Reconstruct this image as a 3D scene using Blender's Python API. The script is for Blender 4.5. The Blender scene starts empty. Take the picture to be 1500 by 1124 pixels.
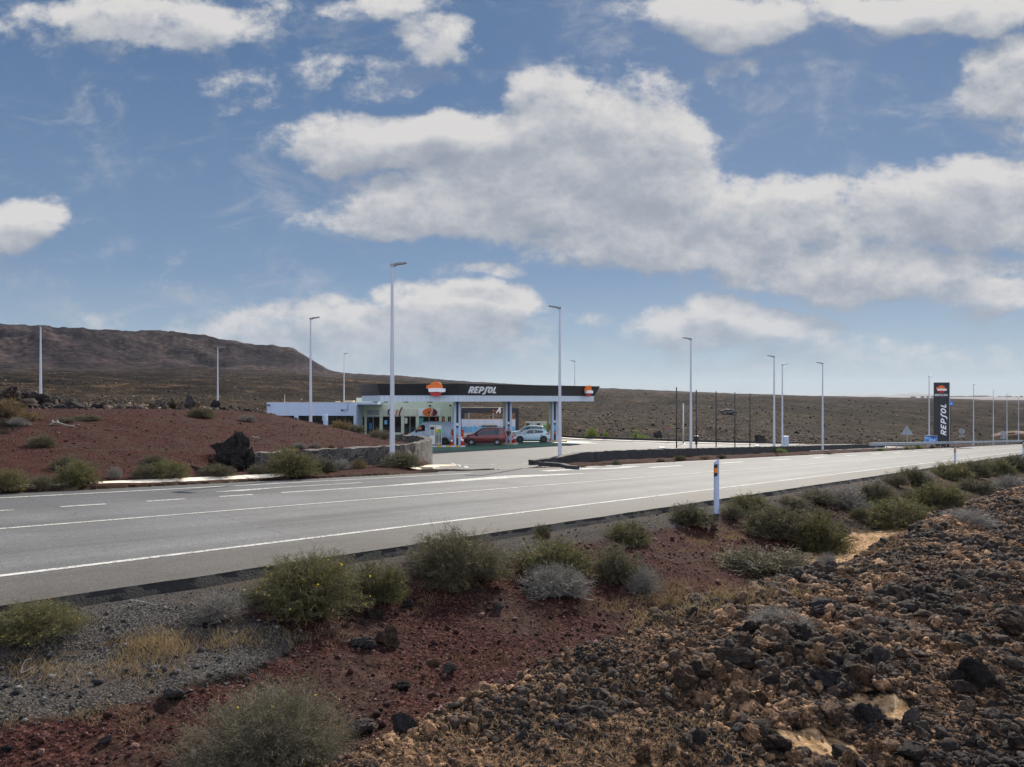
import bpy, math, random
import numpy as np
from mathutils import Vector, Matrix

PI = math.pi
C = bpy.context.scene.collection
scene = bpy.context.scene
rnd = random.Random(7)

# ------------------------------------------------------------------ camera, sun, sky, exposure
# the eye is the origin; z = 0 is eye height, y runs forward, x to the right
FPX = 1100.0                      # focal length in pixels of the 1500 px wide photograph
HX, HY = 750.0, 586.0             # where the forward direction falls in the photograph
cam = bpy.data.cameras.new("camera")
cam.sensor_width = 36.0
cam.lens = FPX / 1500.0 * 36.0
cam.shift_y = 24.0 / 1500.0
cam.clip_start = 0.1
cam.clip_end = 30000
camo = bpy.data.objects.new("camera", cam)
camo.rotation_euler = (PI / 2, 0, 0)
C.objects.link(camo)
scene.camera = camo

SUN_AZ, SUN_EL = 18.0, 33.0
sd = Vector((math.sin(math.radians(SUN_AZ)) * math.cos(math.radians(SUN_EL)),
             math.cos(math.radians(SUN_AZ)) * math.cos(math.radians(SUN_EL)),
             math.sin(math.radians(SUN_EL))))
sun = bpy.data.lights.new("sun", "SUN")
sun.energy = 3.7
sun.angle = math.radians(0.6)
sun.color = (1.0, 0.93, 0.82)
suno = bpy.data.objects.new("sun", sun)
suno.rotation_euler = sd.to_track_quat('Z', 'Y').to_euler()
suno.location = (0, 0, 60)
C.objects.link(suno)

scene.view_settings.view_transform = 'Standard'
scene.view_settings.look = 'None'
scene.view_settings.exposure = 1.2
scene.view_settings.gamma = 1.0
scene.cycles.max_bounces = 6
scene.cycles.diffuse_bounces = 3
scene.cycles.transparent_max_bounces = 6
scene.cycles.volume_bounces = 0
scene.cycles.use_denoising = True


class NT:
    """small helper that writes node trees"""
    def __init__(self, tree):
        self.t = tree
        self.n = tree.nodes
        self.l = tree.links

    def node(self, kind, ins=None, **props):
        n = self.n.new(kind)
        for k, v in props.items():
            setattr(n, k, v)
        if ins:
            for k, v in ins.items():
                s = n.inputs[k]
                if isinstance(v, bpy.types.NodeSocket):
                    self.l.new(v, s)
                elif isinstance(v, bpy.types.Node):
                    self.l.new(v.outputs[0], s)
                else:
                    s.default_value = v
        return n

    def math(self, op, a, b=None, c=None, clamp=False):
        ins = {0: a}
        if b is not None:
            ins[1] = b
        if c is not None:
            ins[2] = c
        return self.node('ShaderNodeMath', ins, operation=op, use_clamp=clamp).outputs[0]

    def vmath(self, op, a, b=None, out=0):
        ins = {0: a}
        if b is not None:
            ins[1] = b
        return self.node('ShaderNodeVectorMath', ins, operation=op).outputs[out]

    def smooth(self, v, lo, hi, to0=0.0, to1=1.0):
        return self.node('ShaderNodeMapRange', {0: v, 1: lo, 2: hi, 3: to0, 4: to1},
                         interpolation_type='SMOOTHSTEP').outputs[0]

    def noise(self, vec, scale, detail=4.0, rough=0.55, dim='3D', out=0, dist=0.0):
        return self.node('ShaderNodeTexNoise', {'Vector': vec, 'Scale': scale, 'Detail': detail,
                                                'Roughness': rough, 'Distortion': dist},
                         noise_dimensions=dim).outputs[out]

    def mix(self, f, a, b):
        n = self.n.new('ShaderNodeMix')
        n.data_type = 'RGBA'
        for s, v in ((n.inputs[0], f), (n.inputs[6], a), (n.inputs[7], b)):
            if isinstance(v, bpy.types.NodeSocket):
                self.l.new(v, s)
            else:
                if not isinstance(v, (int, float)) and len(v) == 3:
                    v = (*v, 1)
                s.default_value = v
        return n.outputs[2]

    def ramp(self, f, stops, interp='LINEAR'):
        n = self.n.new('ShaderNodeValToRGB')
        n.color_ramp.interpolation = interp
        el = n.color_ramp.elements
        while len(el) < len(stops):
            el.new(0.5)
        for e, (p, c) in zip(el, stops):
            e.position = p
            e.color = (*c, 1) if len(c) == 3 else c
        self.l.new(f, n.inputs[0])
        return n.outputs[0]


def build_world():
    w = bpy.data.worlds.new("World")
    scene.world = w
    w.use_nodes = True
    t = NT(w.node_tree)
    t.n.clear()
    out = t.node('ShaderNodeOutputWorld')
    sky = t.node('ShaderNodeTexSky', sky_type='NISHITA', sun_disc=False)
    sky.sun_elevation = math.radians(SUN_EL)
    sky.sun_rotation = math.radians(SUN_AZ)
    sky.altitude = 50
    sky.air_density = 1.0
    sky.dust_density = 0.35
    sky.ozone_density = 2.0
    geo = t.node('ShaderNodeTexCoord')
    d = t.vmath('NORMALIZE', geo.outputs['Generated'])
    sep = t.node('ShaderNodeSeparateXYZ', {0: d})
    yy = t.math('MAXIMUM', sep.outputs[1], 0.12)
    px = t.math('DIVIDE', sep.outputs[0], yy)          # tangent of azimuth
    pz = t.math('DIVIDE', sep.outputs[2], yy)          # tangent of height
    P = t.node('ShaderNodeCombineXYZ', {0: px, 1: pz, 2: 0.0}).outputs[0]

    # cloud banks: centre, half sizes in direction space
    blobs = [(640, 205, 230, 55, 1.0), (850, 200, 250, 75, 1.05), (960, 250, 150, 70, 1.0), (720, 300, 260, 60, 0.9), (830, 275, 260, 75, 1.0), (1060, 300, 160, 70, 0.9),
             (560, 320, 180, 38, 0.72), (1000, 345, 260, 62, 0.95), (1160, 300, 110, 60, 0.9), (1250, 400, 270, 52, 0.9),
             (1380, 310, 190, 75, 1.0), (1490, 290, 110, 60, 1.0), (1440, 440, 110, 28, 0.9), (720, 395, 70, 18, 0.6),
             (230, 25, 220, 48, 0.9), (640, 60, 80, 40, 0.75), (560, 5, 120, 26, 0.7),
             (1080, 22, 180, 45, 1.0), (1350, 5, 230, 32, 0.85), (1450, 110, 90, 75, 0.85), (1500, 190, 60, 40, 0.7),
             (40, 325, 95, 52, 1.05), (370, 125, 90, 40, 0.50), (520, 100, 130, 42, 0.50), (930, 120, 100, 36, 0.5), (800, 150, 90, 50, 0.9), (620, 190, 90, 50, 0.95), (1090,100,60,30,.35),
             (520, 500, 300, 55, 0.85), (670, 465, 130, 55, 1.0), (430, 470, 120, 32, 0.8), (600, 440, 80, 30, 0.8), (1060, 482, 160, 36, 0.95),
             (1200, 520, 330, 40, 0.55), (640, 530, 300, 30, 0.5), (880, 470, 40, 12, 0.5), (150, 470, 160, 16, 0.35), (30, 50, 60, 40, 0.5)]

    g = bpy.data.node_groups.new("cloud_density", 'ShaderNodeTree')
    g.interface.new_socket("P", in_out='INPUT', socket_type='NodeSocketVector')
    g.interface.new_socket("D", in_out='OUTPUT', socket_type='NodeSocketFloat')
    q = NT(g)
    gi = q.node('NodeGroupInput')
    go = q.node('NodeGroupOutput')
    Pi = gi.outputs[0]
    # domain warp so that the outline of every bank is ragged
    wn = q.noise(q.vmath('MULTIPLY', Pi, (1.0, 1.7, 1.0)), 4.5, 4.0, 0.55, out=1)
    wv = q.vmath('MULTIPLY', q.vmath('SUBTRACT', wn, (0.5, 0.5, 0.5)), (0.20, 0.10, 0.0))
    Pw = q.vmath('ADD', Pi, wv)
    acc = None
    for bx_, by_, rx, ry, wt in blobs:
        c = ((bx_ - HX) / FPX, (HY - by_) / FPX, 0.0)
        v = q.vmath('MULTIPLY', q.vmath('SUBTRACT', Pw, c), (FPX / rx, FPX / ry, 1.0))
        ln = q.vmath('LENGTH', v, out=1)
        m = q.node('ShaderNodeMapRange', {0: ln, 1: 0.45, 2: 1.42, 3: wt, 4: 0.0}, interpolation_type='SMOOTHSTEP').outputs[0]
        acc = m if acc is None else q.math('SMOOTH_MAX', acc, m, 0.25)
    Ps = q.vmath('MULTIPLY', Pi, (1.0, 1.35, 1.0))
    n1 = q.noise(Ps, 8.0, 11.0, 0.67)
    n2 = q.noise(q.vmath('ADD', Ps, (3.1, 1.7, 0.4)), 24.0, 6.0, 0.6)
    nn = q.math('ADD', q.math('MULTIPLY', q.math('SUBTRACT', n1, 0.5), 2.2), q.math('MULTIPLY', q.math('SUBTRACT', n2, 0.5), 0.75))
    nn = q.math('MULTIPLY', nn, q.smooth(acc, 0.55, 1.1, 1.0, 0.78))
    dens = q.math('ADD', q.math('SUBTRACT', acc, 0.33), nn)
    dens = q.math('MULTIPLY', dens, q.smooth(acc, 0.04, 0.35))
    q.l.new(dens, go.inputs[0])

    def D(vec):
        n = t.n.new('ShaderNodeGroup')
        n.node_tree = g
        t.l.new(vec, n.inputs[0])
        return n.outputs[0]
    d0 = D(P)
    d1 = D(t.vmath('ADD', P, (0.010, 0.034, 0.0)))      # a little way towards the sun
    alpha = t.smooth(d0, -0.08, 0.48)
    wsp = t.noise(t.vmath('MULTIPLY', P, (1.0, 2.2, 1.0)), 5.5, 10.0, 0.66, dist=0.8)
    alpha = t.math('MAXIMUM', alpha, t.math('MULTIPLY', t.smooth(wsp, 0.50, 0.70), t.smooth(d0, -0.75, 0.1, 0.0, 0.55)))
    lit = t.math('ADD', t.math('MULTIPLY', t.math('SUBTRACT', d0, d1), 1.0), 0.50)
    thick = t.smooth(d0, 0.25, 1.1)
    lit = t.math('SUBTRACT', lit, t.math('MULTIPLY', thick, 0.20), clamp=True)
    ccol = t.ramp(lit, [(0.0, (1.8711, 2.0752, 2.4494)), (0.30, (2.2453, 2.4494, 2.7896)), (0.60, (2.9938, 3.0958, 3.2999)), (1.0, (4.0144, 3.9463, 3.9123))])
    # clear sky: the physical sky, evened out towards a clear blue (sea haze near the horizon)
    el = t.math('MAXIMUM', sep.outputs[2], 0.0)
    base = t.ramp(el, [(0.0, (2.30, 2.72, 3.05)), (0.05, (1.85, 2.40, 2.95)), (0.16, (0.98, 1.52, 2.36)), (0.40, (0.52, 0.97, 1.78)), (1.0, (0.32, 0.64, 1.35))])
    skyc = t.mix(0.88, t.vmath('MULTIPLY', sky.outputs[0], (0.55, 0.6, 0.7)), base)
    near_h = t.smooth(el, 0.0, 0.14, 0.35, 1.0)          # distant clouds melt into the air
    full = t.mix(t.math('MULTIPLY', alpha, near_h), skyc, ccol)
    # the half of the sky behind the viewer: made brighter as an added, unseen soft fill
    bn = t.noise(d, 3.0, 6.0, 0.6)
    back_fill = t.mix(t.smooth(bn, 0.36, 0.60), (2.4, 3.6, 6.0), (8.0, 8.2, 8.8))
    full = t.mix(t.smooth(sep.outputs[1], 0.25, -0.15), full, back_fill)
    ground_fade = t.smooth(sep.outputs[2], -0.05, 0.0)
    full = t.mix(ground_fade, (0.8, 0.75, 0.7), full)
    bg = t.node('ShaderNodeBackground', {0: full, 1: 0.074})
    t.l.new(bg.outputs[0], out.inputs[0])


build_world()

# ------------------------------------------------------------------ helpers
def link_material(o, m):
    if m is not None:
        o.data.materials.append(m)


def tag(o, label=None, cat=None, group=None, kind=None):
    if label:
        o['label'] = label
    if cat:
        o['category'] = cat
    if group:
        o['group'] = group
    if kind:
        o['kind'] = kind
    return o


def empty(name, loc=(0, 0, 0), rz=0.0):
    o = bpy.data.objects.new(name, None)
    o.empty_display_size = 0.2
    o.location = loc
    o.rotation_euler = (0, 0, rz)
    C.objects.link(o)
    return o


def copy_tree(o, parent=None):
    c = o.copy()
    C.objects.link(c)
    if parent is not None:
        c.parent = parent
    for ch in list(o.children):
        copy_tree(ch, c)
    return c


def mesh_obj(name, verts, faces, m=None, parent=None, smooth=False, loc=None):
    me = bpy.data.meshes.new(name)
    me.from_pydata([tuple(v) for v in verts], [], faces)
    me.update()
    if smooth:
        me.shade_smooth()
    o = bpy.data.objects.new(name, me)
    C.objects.link(o)
    link_material(o, m)
    if parent is not None:
        o.parent = parent
    if loc is not None:
        o.location = loc
    return o


def np_mesh(name, V, F, m=None, parent=None, smooth=False, attrs=None, fattrs=None):
    """fast mesh from numpy arrays; F has 3 or 4 columns"""
    me = bpy.data.meshes.new(name)
    n, k = F.shape
    me.vertices.add(len(V))
    me.vertices.foreach_set('co', np.ascontiguousarray(V, dtype=np.float32).ravel())
    me.loops.add(n * k)
    me.loops.foreach_set('vertex_index', np.ascontiguousarray(F, dtype=np.int32).ravel())
    me.polygons.add(n)
    me.polygons.foreach_set('loop_start', np.arange(0, n * k, k, dtype=np.int32))
    me.update(calc_edges=True)
    me.validate()
    if attrs:
        for an, arr in attrs.items():
            if arr.ndim == 1:
                a = me.attributes.new(an, 'FLOAT', 'POINT')
                a.data.foreach_set('value', arr.astype(np.float32))
            else:
                a = me.attributes.new(an, 'FLOAT_COLOR', 'POINT')
                a.data.foreach_set('color', arr.astype(np.float32).ravel())
    if smooth:
        me.shade_smooth()
    o = bpy.data.objects.new(name, me)
    C.objects.link(o)
    link_material(o, m)
    if parent is not None:
        o.parent = parent
    return o


class MB:
    """collects shapes and links them as one mesh object"""
    def __init__(self):
        self.v, self.f = [], []

    def add(self, vs, fs):
        b = len(self.v)
        self.v += [tuple(v) for v in vs]
        self.f += [tuple(i + b for i in f) for f in fs]
        return self

    def box(self, x0, y0, z0, x1, y1, z1):
        vs = [(x0, y0, z0), (x1, y0, z0), (x1, y1, z0), (x0, y1, z0), (x0, y0, z1), (x1, y0, z1), (x1, y1, z1), (x0, y1, z1)]
        return self.add(vs, [(0, 3, 2, 1), (4, 5, 6, 7), (0, 1, 5, 4), (1, 2, 6, 5), (2, 3, 7, 6), (3, 0, 4, 7)])

    def bbox(self, x0, y0, z0, x1, y1, z1, b=0.01):
        """box with chamfered upright edges and top"""
        pts = []
        for (x, y, sx, sy) in ((x0, y0, 1, 1), (x1, y0, -1, 1), (x1, y1, -1, -1), (x0, y1, 1, -1)):
            a = (x + sx * b, y)
            c = (x, y + sy * b)
            pts += ([c, a] if (sx * sy > 0) else [a, c])
        n = len(pts)
        cx, cy = (x0 + x1) / 2, (y0 + y1) / 2
        vs = [(p[0], p[1], z0) for p in pts] + [(p[0], p[1], z1 - b) for p in pts]
        vs += [(p[0] + (b if p[0] < cx else -b), p[1] + (b if p[1] < cy else -b), z1) for p in pts]
        fs = [tuple(reversed(range(n))), tuple(range(2 * n, 3 * n))]
        for r in range(2):
            for i in range(n):
                j = (i + 1) % n
                fs.append((r * n + i, r * n + j, (r + 1) * n + j, (r + 1) * n + i))
        return self.add(vs, fs)

    def prism(self, poly, z0, z1, axis='z'):
        """extrude a polygon; axis says which coordinate is the thickness"""
        n = len(poly)
        def m(p, t):
            if axis == 'z':
                return (p[0], p[1], t)
            if axis == 'y':
                return (p[0], t, p[1])
            return (t, p[0], p[1])
        vs = [m(p, z0) for p in poly] + [m(p, z1) for p in poly]
        fs = [tuple(reversed(range(n))), tuple(range(n, 2 * n))] + [(i, (i + 1) % n, n + (i + 1) % n, n + i) for i in range(n)]
        return self.add(vs, fs)

    def tube(self, p0, p1, r0, r1=None, n=10, caps=True):
        r1 = r0 if r1 is None else r1
        p0, p1 = Vector(p0), Vector(p1)
        d = (p1 - p0).normalized()
        a = d.orthogonal().normalized()
        b = d.cross(a)
        vs, fs = [], []
        for p, r in ((p0, r0), (p1, r1)):
            for i in range(n):
                t = 2 * PI * i / n
                vs.append(p + a * (r * math.cos(t)) + b * (r * math.sin(t)))
        fs = [(i, (i + 1) % n, n + (i + 1) % n, n + i) for i in range(n)]
        if caps:
            fs += [tuple(reversed(range(n))), tuple(range(n, 2 * n))]
        return self.add(vs, fs)

    def path(self, pts, r, n=8):
        for a, b in zip(pts[:-1], pts[1:]):
            self.tube(a, b, r, r, n)
        return self

    def lathe(self, prof, n=20, cx=0, cy=0, cz=0):
        """prof: list of (radius, z)"""
        vs, fs = [], []
        for r, z in prof:
            for i in range(n):
                t = 2 * PI * i / n
                vs.append((cx + r * math.cos(t), cy + r * math.sin(t), cz + z))
        for k in range(len(prof) - 1):
            for i in range(n):
                j = (i + 1) % n
                fs.append((k * n + i, k * n + j, (k + 1) * n + j, (k + 1) * n + i))
        fs.append(tuple(reversed(range(n))))
        fs.append(tuple(range((len(prof) - 1) * n, len(prof) * n)))
        return self.add(vs, fs)

    def disc_y(self, cx, cz, r, y0, y1, n=20):
        return self.prism([(cx + r * math.cos(2 * PI * i / n), cz + r * math.sin(2 * PI * i / n)) for i in range(n)], y0, y1, 'y')

    def build(self, name, m=None, parent=None, smooth=False, loc=None):
        return mesh_obj(name, self.v, self.f, m, parent, smooth, loc)


def hash2(ix, iy, seed):
    h = (ix.astype(np.int64) * 374761393 + iy.astype(np.int64) * 668265263 + seed * 1442695041) & 0xFFFFFFFF
    h = ((h ^ (h >> 13)) * 1274126177) & 0xFFFFFFFF
    h = ((h ^ (h >> 16)) * 2246822519) & 0xFFFFFFFF
    return ((h ^ (h >> 15)) & 0xFFFFFF) / float(0xFFFFFF)


def vnoise(x, y, seed=0):
    x = np.asarray(x, dtype=np.float64)
    y = np.asarray(y, dtype=np.float64)
    ix, iy = np.floor(x), np.floor(y)
    fx, fy = x - ix, y - iy
    def g(dx, dy):
        a = hash2(ix + dx, iy + dy, seed) * 2 * PI
        return np.cos(a) * (fx - dx) + np.sin(a) * (fy - dy)
    ux = fx * fx * fx * (fx * (fx * 6 - 15) + 10)
    uy = fy * fy * fy * (fy * (fy * 6 - 15) + 10)
    a = g(0, 0) * (1 - ux) + g(1, 0) * ux
    b = g(0, 1) * (1 - ux) + g(1, 1) * ux
    return (a * (1 - uy) + b * uy) * 1.5


def fbm(x, y, seed=0, octv=4, gain=0.5, lac=2.03):
    s = 0.0
    a = 1.0
    for k in range(octv):
        s = s + a * vnoise(x, y, seed + k * 17)
        x = x * lac + 5.3
        y = y * lac + 1.7
        a *= gain
    return s


def ridged(x, y, seed=0, octv=4):
    s = 0.0
    a = 1.0
    for k in range(octv):
        s = s + a * (1 - 2 * np.abs(vnoise(x, y, seed + k * 13)))
        x = x * 2.07 + 3.1
        y = y * 2.07 + 9.2
        a *= 0.5
    return s


def sstep(x, a, b):
    t = np.clip((x - a) / (b - a), 0, 1)
    return t * t * (3 - 2 * t)


# ------------------------------------------------------------------ the lie of the land
RU = (0.6334, 0.7738)              # along the road
RN = (-0.7738, 0.6334)             # across it, away from the camera


def sw(x, y):
    return x * RU[0] + y * RU[1], x * RN[0] + y * RN[1]


def xy(s, w):
    return s * RU[0] + w * RN[0], s * RU[1] + w * RN[1]


def zroad(s):
    s = np.asarray(s, dtype=np.float64)
    c = np.clip(s, -15, 265)
    return -1.75 - 0.04 * (c + 0.3 * (s - c))


PXC = np.array([0, 250, 400, 500, 600, 750, 900, 1100, 1300, 1500.])
YR = np.array([55, 100, 150, 250, 400, 700.])
ZT = np.array([[-0.4, -0.6, -3.0, -4.0, -4.4, -4.5, -4.3, -4.6, -5.2, -5.9],
               [-0.2, -0.6, -3.4, -4.2, -4.3, -4.3, -4.3, -5.0, -5.8, -6.5],
               [0.3, 0.0, -1.0, -2.0, -2.5, -2.9, -3.6, -4.6, -6.6, -8.6],
               [4.0, 3.0, 2.0, 1.0, 0.2, -0.6, -1.8, -3.1, -5.6, -9.4],
               [11, 10, 9, 7, 5.2, 3.2, 1.4, -0.2, -3.2, -7.6],
               [26, 25, 24, 20, 17, 12, 7, 3, -0.3, -4.0]])
SKPX = np.array([-400, -150, 0, 60, 115, 180, 229, 280, 320, 373, 400, 430, 450, 480, 500, 560, 600, 640, 700, 800, 900, 1000, 1100, 1200, 1300, 1400, 1500, 1700.])
SKY_ = np.array([468, 470, 473, 477, 480, 484, 483.5, 487.5, 494.7, 504.5, 505, 510, 522, 541, 546, 549, 551, 555, 559.5, 565, 569, 573.2, 577, 580, 582, 584, 587.5, 590.])


def ztable(px, Y):
    px = np.clip(px, 0, 1499.9)
    lY = np.log(np.clip(Y, YR[0], YR[-1] - 0.01))
    i = np.clip(np.searchsorted(PXC, px, side='right') - 1, 0, len(PXC) - 2)
    j = np.clip(np.searchsorted(np.log(YR), lY, side='right') - 1, 0, len(YR) - 2)
    fx = (px - PXC[i]) / (PXC[i + 1] - PXC[i])
    fx = fx * fx * (3 - 2 * fx)
    fy = (lY - np.log(YR)[j]) / (np.log(YR)[j + 1] - np.log(YR)[j])
    a = ZT[j, i] * (1 - fx) + ZT[j, i + 1] * fx
    b = ZT[j + 1, i] * (1 - fx) + ZT[j + 1, i + 1] * fx
    return a * (1 - fy) + b * fy


MOUND = [(-9.6, 22.3), (-8.95, 22.9), (-8.2, 23.5), (-6.7, 25.5), (-5.6, 26.9), (-4.75, 28.1), (-4.2, 29.3), (-3.9, 30.8), (-3.75, 32.5), (-3.8, 34.4), (-4.15, 36.0),
         (-4.8, 37.3), (-5.8, 38.2), (-13, 52), (-34, 72), (-90, 90), (-90, -20)]
SITE = [(-3.0, 27.2), (-3.3, 33), (-4.6, 40), (-13, 52), (-34, 72), (-38, 104), (-8, 108), (2, 100), (8.5, 92.5),
        (20, 86), (31, 87.5), (48, 107), (50.4, 94.9), (29.7, 70.0), (15.5, 52.4), (7.0, 41.5), (1.7, 33.2), (1.2, 31.0), (-0.6, 28.5)]


def poly_dist(x, y, poly):
    """signed distance: positive inside"""
    x = np.asarray(x, float)
    y = np.asarray(y, float)
    d = np.full(x.shape, 1e9)
    ins = np.zeros(x.shape, bool)
    n = len(poly)
    for i in range(n):
        ax, ay = poly[i]
        bx_, by_ = poly[(i + 1) % n]
        ex, ey = bx_ - ax, by_ - ay
        t = np.clip(((x - ax) * ex + (y - ay) * ey) / (ex * ex + ey * ey), 0, 1)
        d = np.minimum(d, np.hypot(x - ax - t * ex, y - ay - t * ey))
        c = ((ay > y) != (by_ > y)) & (x < (bx_ - ax) * (y - ay) / (by_ - ay + 1e-12) + ax)
        ins ^= c
    return np.where(ins, d, -d)


def zsite(x, y):
    s, w = sw(x, y)
    pad = -4.7 - 0.02 * np.maximum(s - 66, 0)
    fr = zroad(s) - 0.05
    t = sstep(w, 18.5, 40)
    return fr * (1 - t) + np.minimum(pad, fr - 0.0 * s) * t


def sky_z(px, Y):
    yy = np.interp(px, SKPX, SKY_)
    amp = np.interp(yy, [470, 545, 590], [2.4, 1.0, 0.35])
    return (586 - yy + amp * (fbm(px / 26.0, px * 0 + 3.0, 71, 5) - 0.2)) / FPX * Y


def ground(x, y, fine=True):
    x = np.asarray(x, float)
    y = np.asarray(y, float)
    s, w = sw(x, y)
    r = np.hypot(x, y)
    Y = np.maximum(y, 0.35 * r)
    Y = np.maximum(Y, 1.0)
    px = HX + FPX * x / Y
    pxc = np.clip(px, -700, 2200)
    # open country
    n_big = fbm(x / 60, y / 60, 3, 4)
    n_mid = fbm(x / 9, y / 9, 8, 4)
    zb = ztable(pxc, Y) + n_big * np.clip((Y - 80) / 300, 0, 1) * 2.2 + n_mid * 0.42 * sstep(Y, 50, 110)
    zs_ = sky_z(pxc, 1400.0)
    t = sstep(Y, 720, 1400)
    rel = np.clip(zs_ - 15, 0, 130) / 130
    mt = ridged(x / 420, y / 420, 21, 5)
    zb = zb * (1 - t) + t * zs_
    zb = zb + 3.2 * rel * t * fbm(x / 45, y / 45, 31, 4) + rel * 34 * (mt - 0.9) * 4 * t * (1 - t)
    zb = np.where(Y > 1400, zs_ * (1 - 0.6 * sstep(Y, 1450, 2400)) + (rel * 8 - 1) * sstep(Y, 1400, 1600) * 0.3, zb)
    zb = np.where((Y > 500) & (Y < 1400), np.minimum(zb, sky_z(pxc, Y) - 0.0012 * (1400 - Y) * 0 - 0.3), zb)
    # corridor of the road
    zr = zroad(s)
    d = 7.8 - w
    nv = fbm(x / 1.6, y / 1.6, 41, 4)
    prof = np.interp(w, [-3, 2.4, 3.2, 4.2, 4.9, 6.6, 7.30, 8.2, 17.9, 18.5, 19.2],
                     [0.10, 0.12, 0.02, -0.66, -0.74, -0.36, -0.115, -0.11, -0.05, -0.05, 0.02])
    wob = 0.32 * vnoise(s / 4.3, s * 0 + 2.0, 77)
    wr_ = w + 0.30 * sstep(s, 7, 11) * (1 - sstep(w, 4.2, 5.5))
    profw = np.interp(wr_ + wob, [-3, 2.4, 3.2, 4.2, 4.9, 6.6, 7.5],
                      [0.10, 0.12, 0.02, -0.68, -0.76, -0.36, -0.125])
    bl = sstep(w, 6.2, 7.1)
    prof = profw * (1 - bl) + prof * bl
    rough = np.where(w < 3.6, 1.0, np.where(w < 7.4, 0.42, 0.0))
    lump = nv * 0.085 + 0.10 * fbm(x / 0.42, y / 0.42, 51, 3) * 0.5
    zc = zr + prof + lump * rough
    zc = zc + np.where(w < 3.0, 0.16 * vnoise(x / 3.1, y / 3.1, 61) * sstep(r, 2.0, 5.0), 0)
    # left mound of red cinder behind the kerb
    ramp = np.interp(w, [18.6, 19.0, 21.1, 21.5, 33, 38, 52, 70], [0.06, 0.10, 0.16, 0.62, 2.1, 2.15, 1.2, 0.0])
    ramp_nw = np.interp(w, [18.6, 19.2, 33, 38, 52, 70], [0.06, 0.14, 2.1, 2.15, 1.2, 0.0])
    hw = sstep(x, -9.6, -8.8)
    ramp = ramp * hw + ramp_nw * (1 - hw)
    gx = np.interp(x, [-15, -11.7, -9.0, -7.5, -5.6, -4.3, -3.9], [9, 1.95, 1.45, 1.15, 0.90, 0.78, 0.75])
    m = np.minimum(ramp, gx)
    low = np.interp(w, [18.6, 19.2, 24], [0.05, 0.12, 0.10])
    inside = sstep(poly_dist(x, y, MOUND), -0.02, 0.22)
    mwall = low * (1 - inside) + np.minimum(np.interp(w, [21.1, 21.5, 33, 38, 52, 70], [0.58, 0.62, 2.1, 2.15, 1.2, 0.0]), gx) * inside
    m = mwall * hw + np.where(w < 21.3, ramp_nw, np.minimum(ramp_nw, gx)) * (1 - hw)
    m = m + 0.05 * nv * sstep(w, 19.5, 23) + 0.18 * vnoise(x / 6, y / 6, 5) * sstep(w, 24, 30)
    wob2 = 0
    zmound = zr + m
    left = 1 - sstep(x, -3.9, -3.3)
    cap = (HY - np.interp(pxc, [-300, 0, 300, 345, 391, 460, 520, 575, 610, 640], [602, 599, 598, 600, 605.5, 619.5, 632.5, 644, 650, 656])) / FPX * Y
    zmound = np.where((Y > 26) & (w > 22.5), -np.logaddexp(-zmound * 9, -cap * 9) / 9, zmound)
    hp = np.interp(px, [-90, -20, 18, 50, 88, 122], [0.5, 0.9, 1.1, 0.85, 0.5, 0.0]) * np.exp(-((Y - 45.5) / 1.5) ** 2)
    tb = sstep(w, 34, 62)
    zmound = zmound * (1 - tb) + zb * tb
    zmound = zmound + hp * (0.85 + 0.5 * vnoise(x / 0.9, y / 0.9, 33))
    # right of the entrance
    zright = (zr + 0.03 + 0.05 * nv) * (1 - sstep(w, 24, 60)) + zb * sstep(w, 24, 60)
    zfar = zmound * left + zright * (1 - left)
    z = np.where(w < 18.2, zc, zfar)
    # the corridor merges with the open country far down the road
    near = np.where(w < 18.2, np.ones_like(r), 1 - sstep(r, 170, 260))
    z = z * near + zb * (1 - near)
    z = np.where((w < 18.2), np.where(s > 220, zc * (1 - sstep(s, 220, 400)) + zb * sstep(s, 220, 400), z), z)
    # levelled ground of the filling station
    sd_ = poly_dist(x, y, SITE)
    ts = sstep(sd_, -3.2, -0.15) * (w > 18.0)
    ts = np.where((x < -3.4) & (y < 45), ts * sstep(sd_, -0.6, -0.1) * (poly_dist(x, y, MOUND) < 0.1), ts)
    ts = np.where((w > 17.9) & (w < 26) & (sd_ < 0), sstep(sd_, -0.5, -0.05), ts)
    zsx = zsite(x, y)
    z = z * (1 - ts) + (zsx - 0.06) * ts
    # keep the carriageway bed below the asphalt
    bed = (w > 8.2) & (w < 17.9)
    z = np.where(bed, np.where(s < 260, zr - 0.06, z), z)
    return z


def at(px, py, tmin=1.5, tmax=4000.0):
    """the point of the ground seen in a given direction of the photograph"""
    dx, dz = (px - HX) / FPX, (HY - py) / FPX
    Y = np.geomspace(tmin, tmax, 2600)
    g = ground(dx * Y, Y)
    below = (dz * Y) < g
    k = int(np.argmax(below)) if below.any() else len(Y) - 1
    if k > 0:
        lo, hi = Y[k - 1], Y[k]
        YY = np.linspace(lo, hi, 30)
        gg = ground(dx * YY, YY)
        b2 = (dz * YY) < gg
        y_ = YY[int(np.argmax(b2))] if b2.any() else hi
    else:
        y_ = Y[0]
    x_ = dx * y_
    return Vector((x_, y_, float(ground(x_, y_))))


def gz(x, y):
    return float(ground(x, y))


# ------------------------------------------------------------------ materials
def base_mat(name):
    m = bpy.data.materials.new(name)
    m.use_nodes = True
    t = NT(m.node_tree)
    t.n.clear()
    out = t.node('ShaderNodeOutputMaterial')
    b = t.node('ShaderNodeBsdfPrincipled')
    t.l.new(b.outputs[0], out.inputs[0])
    return m, t, b, out


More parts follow.
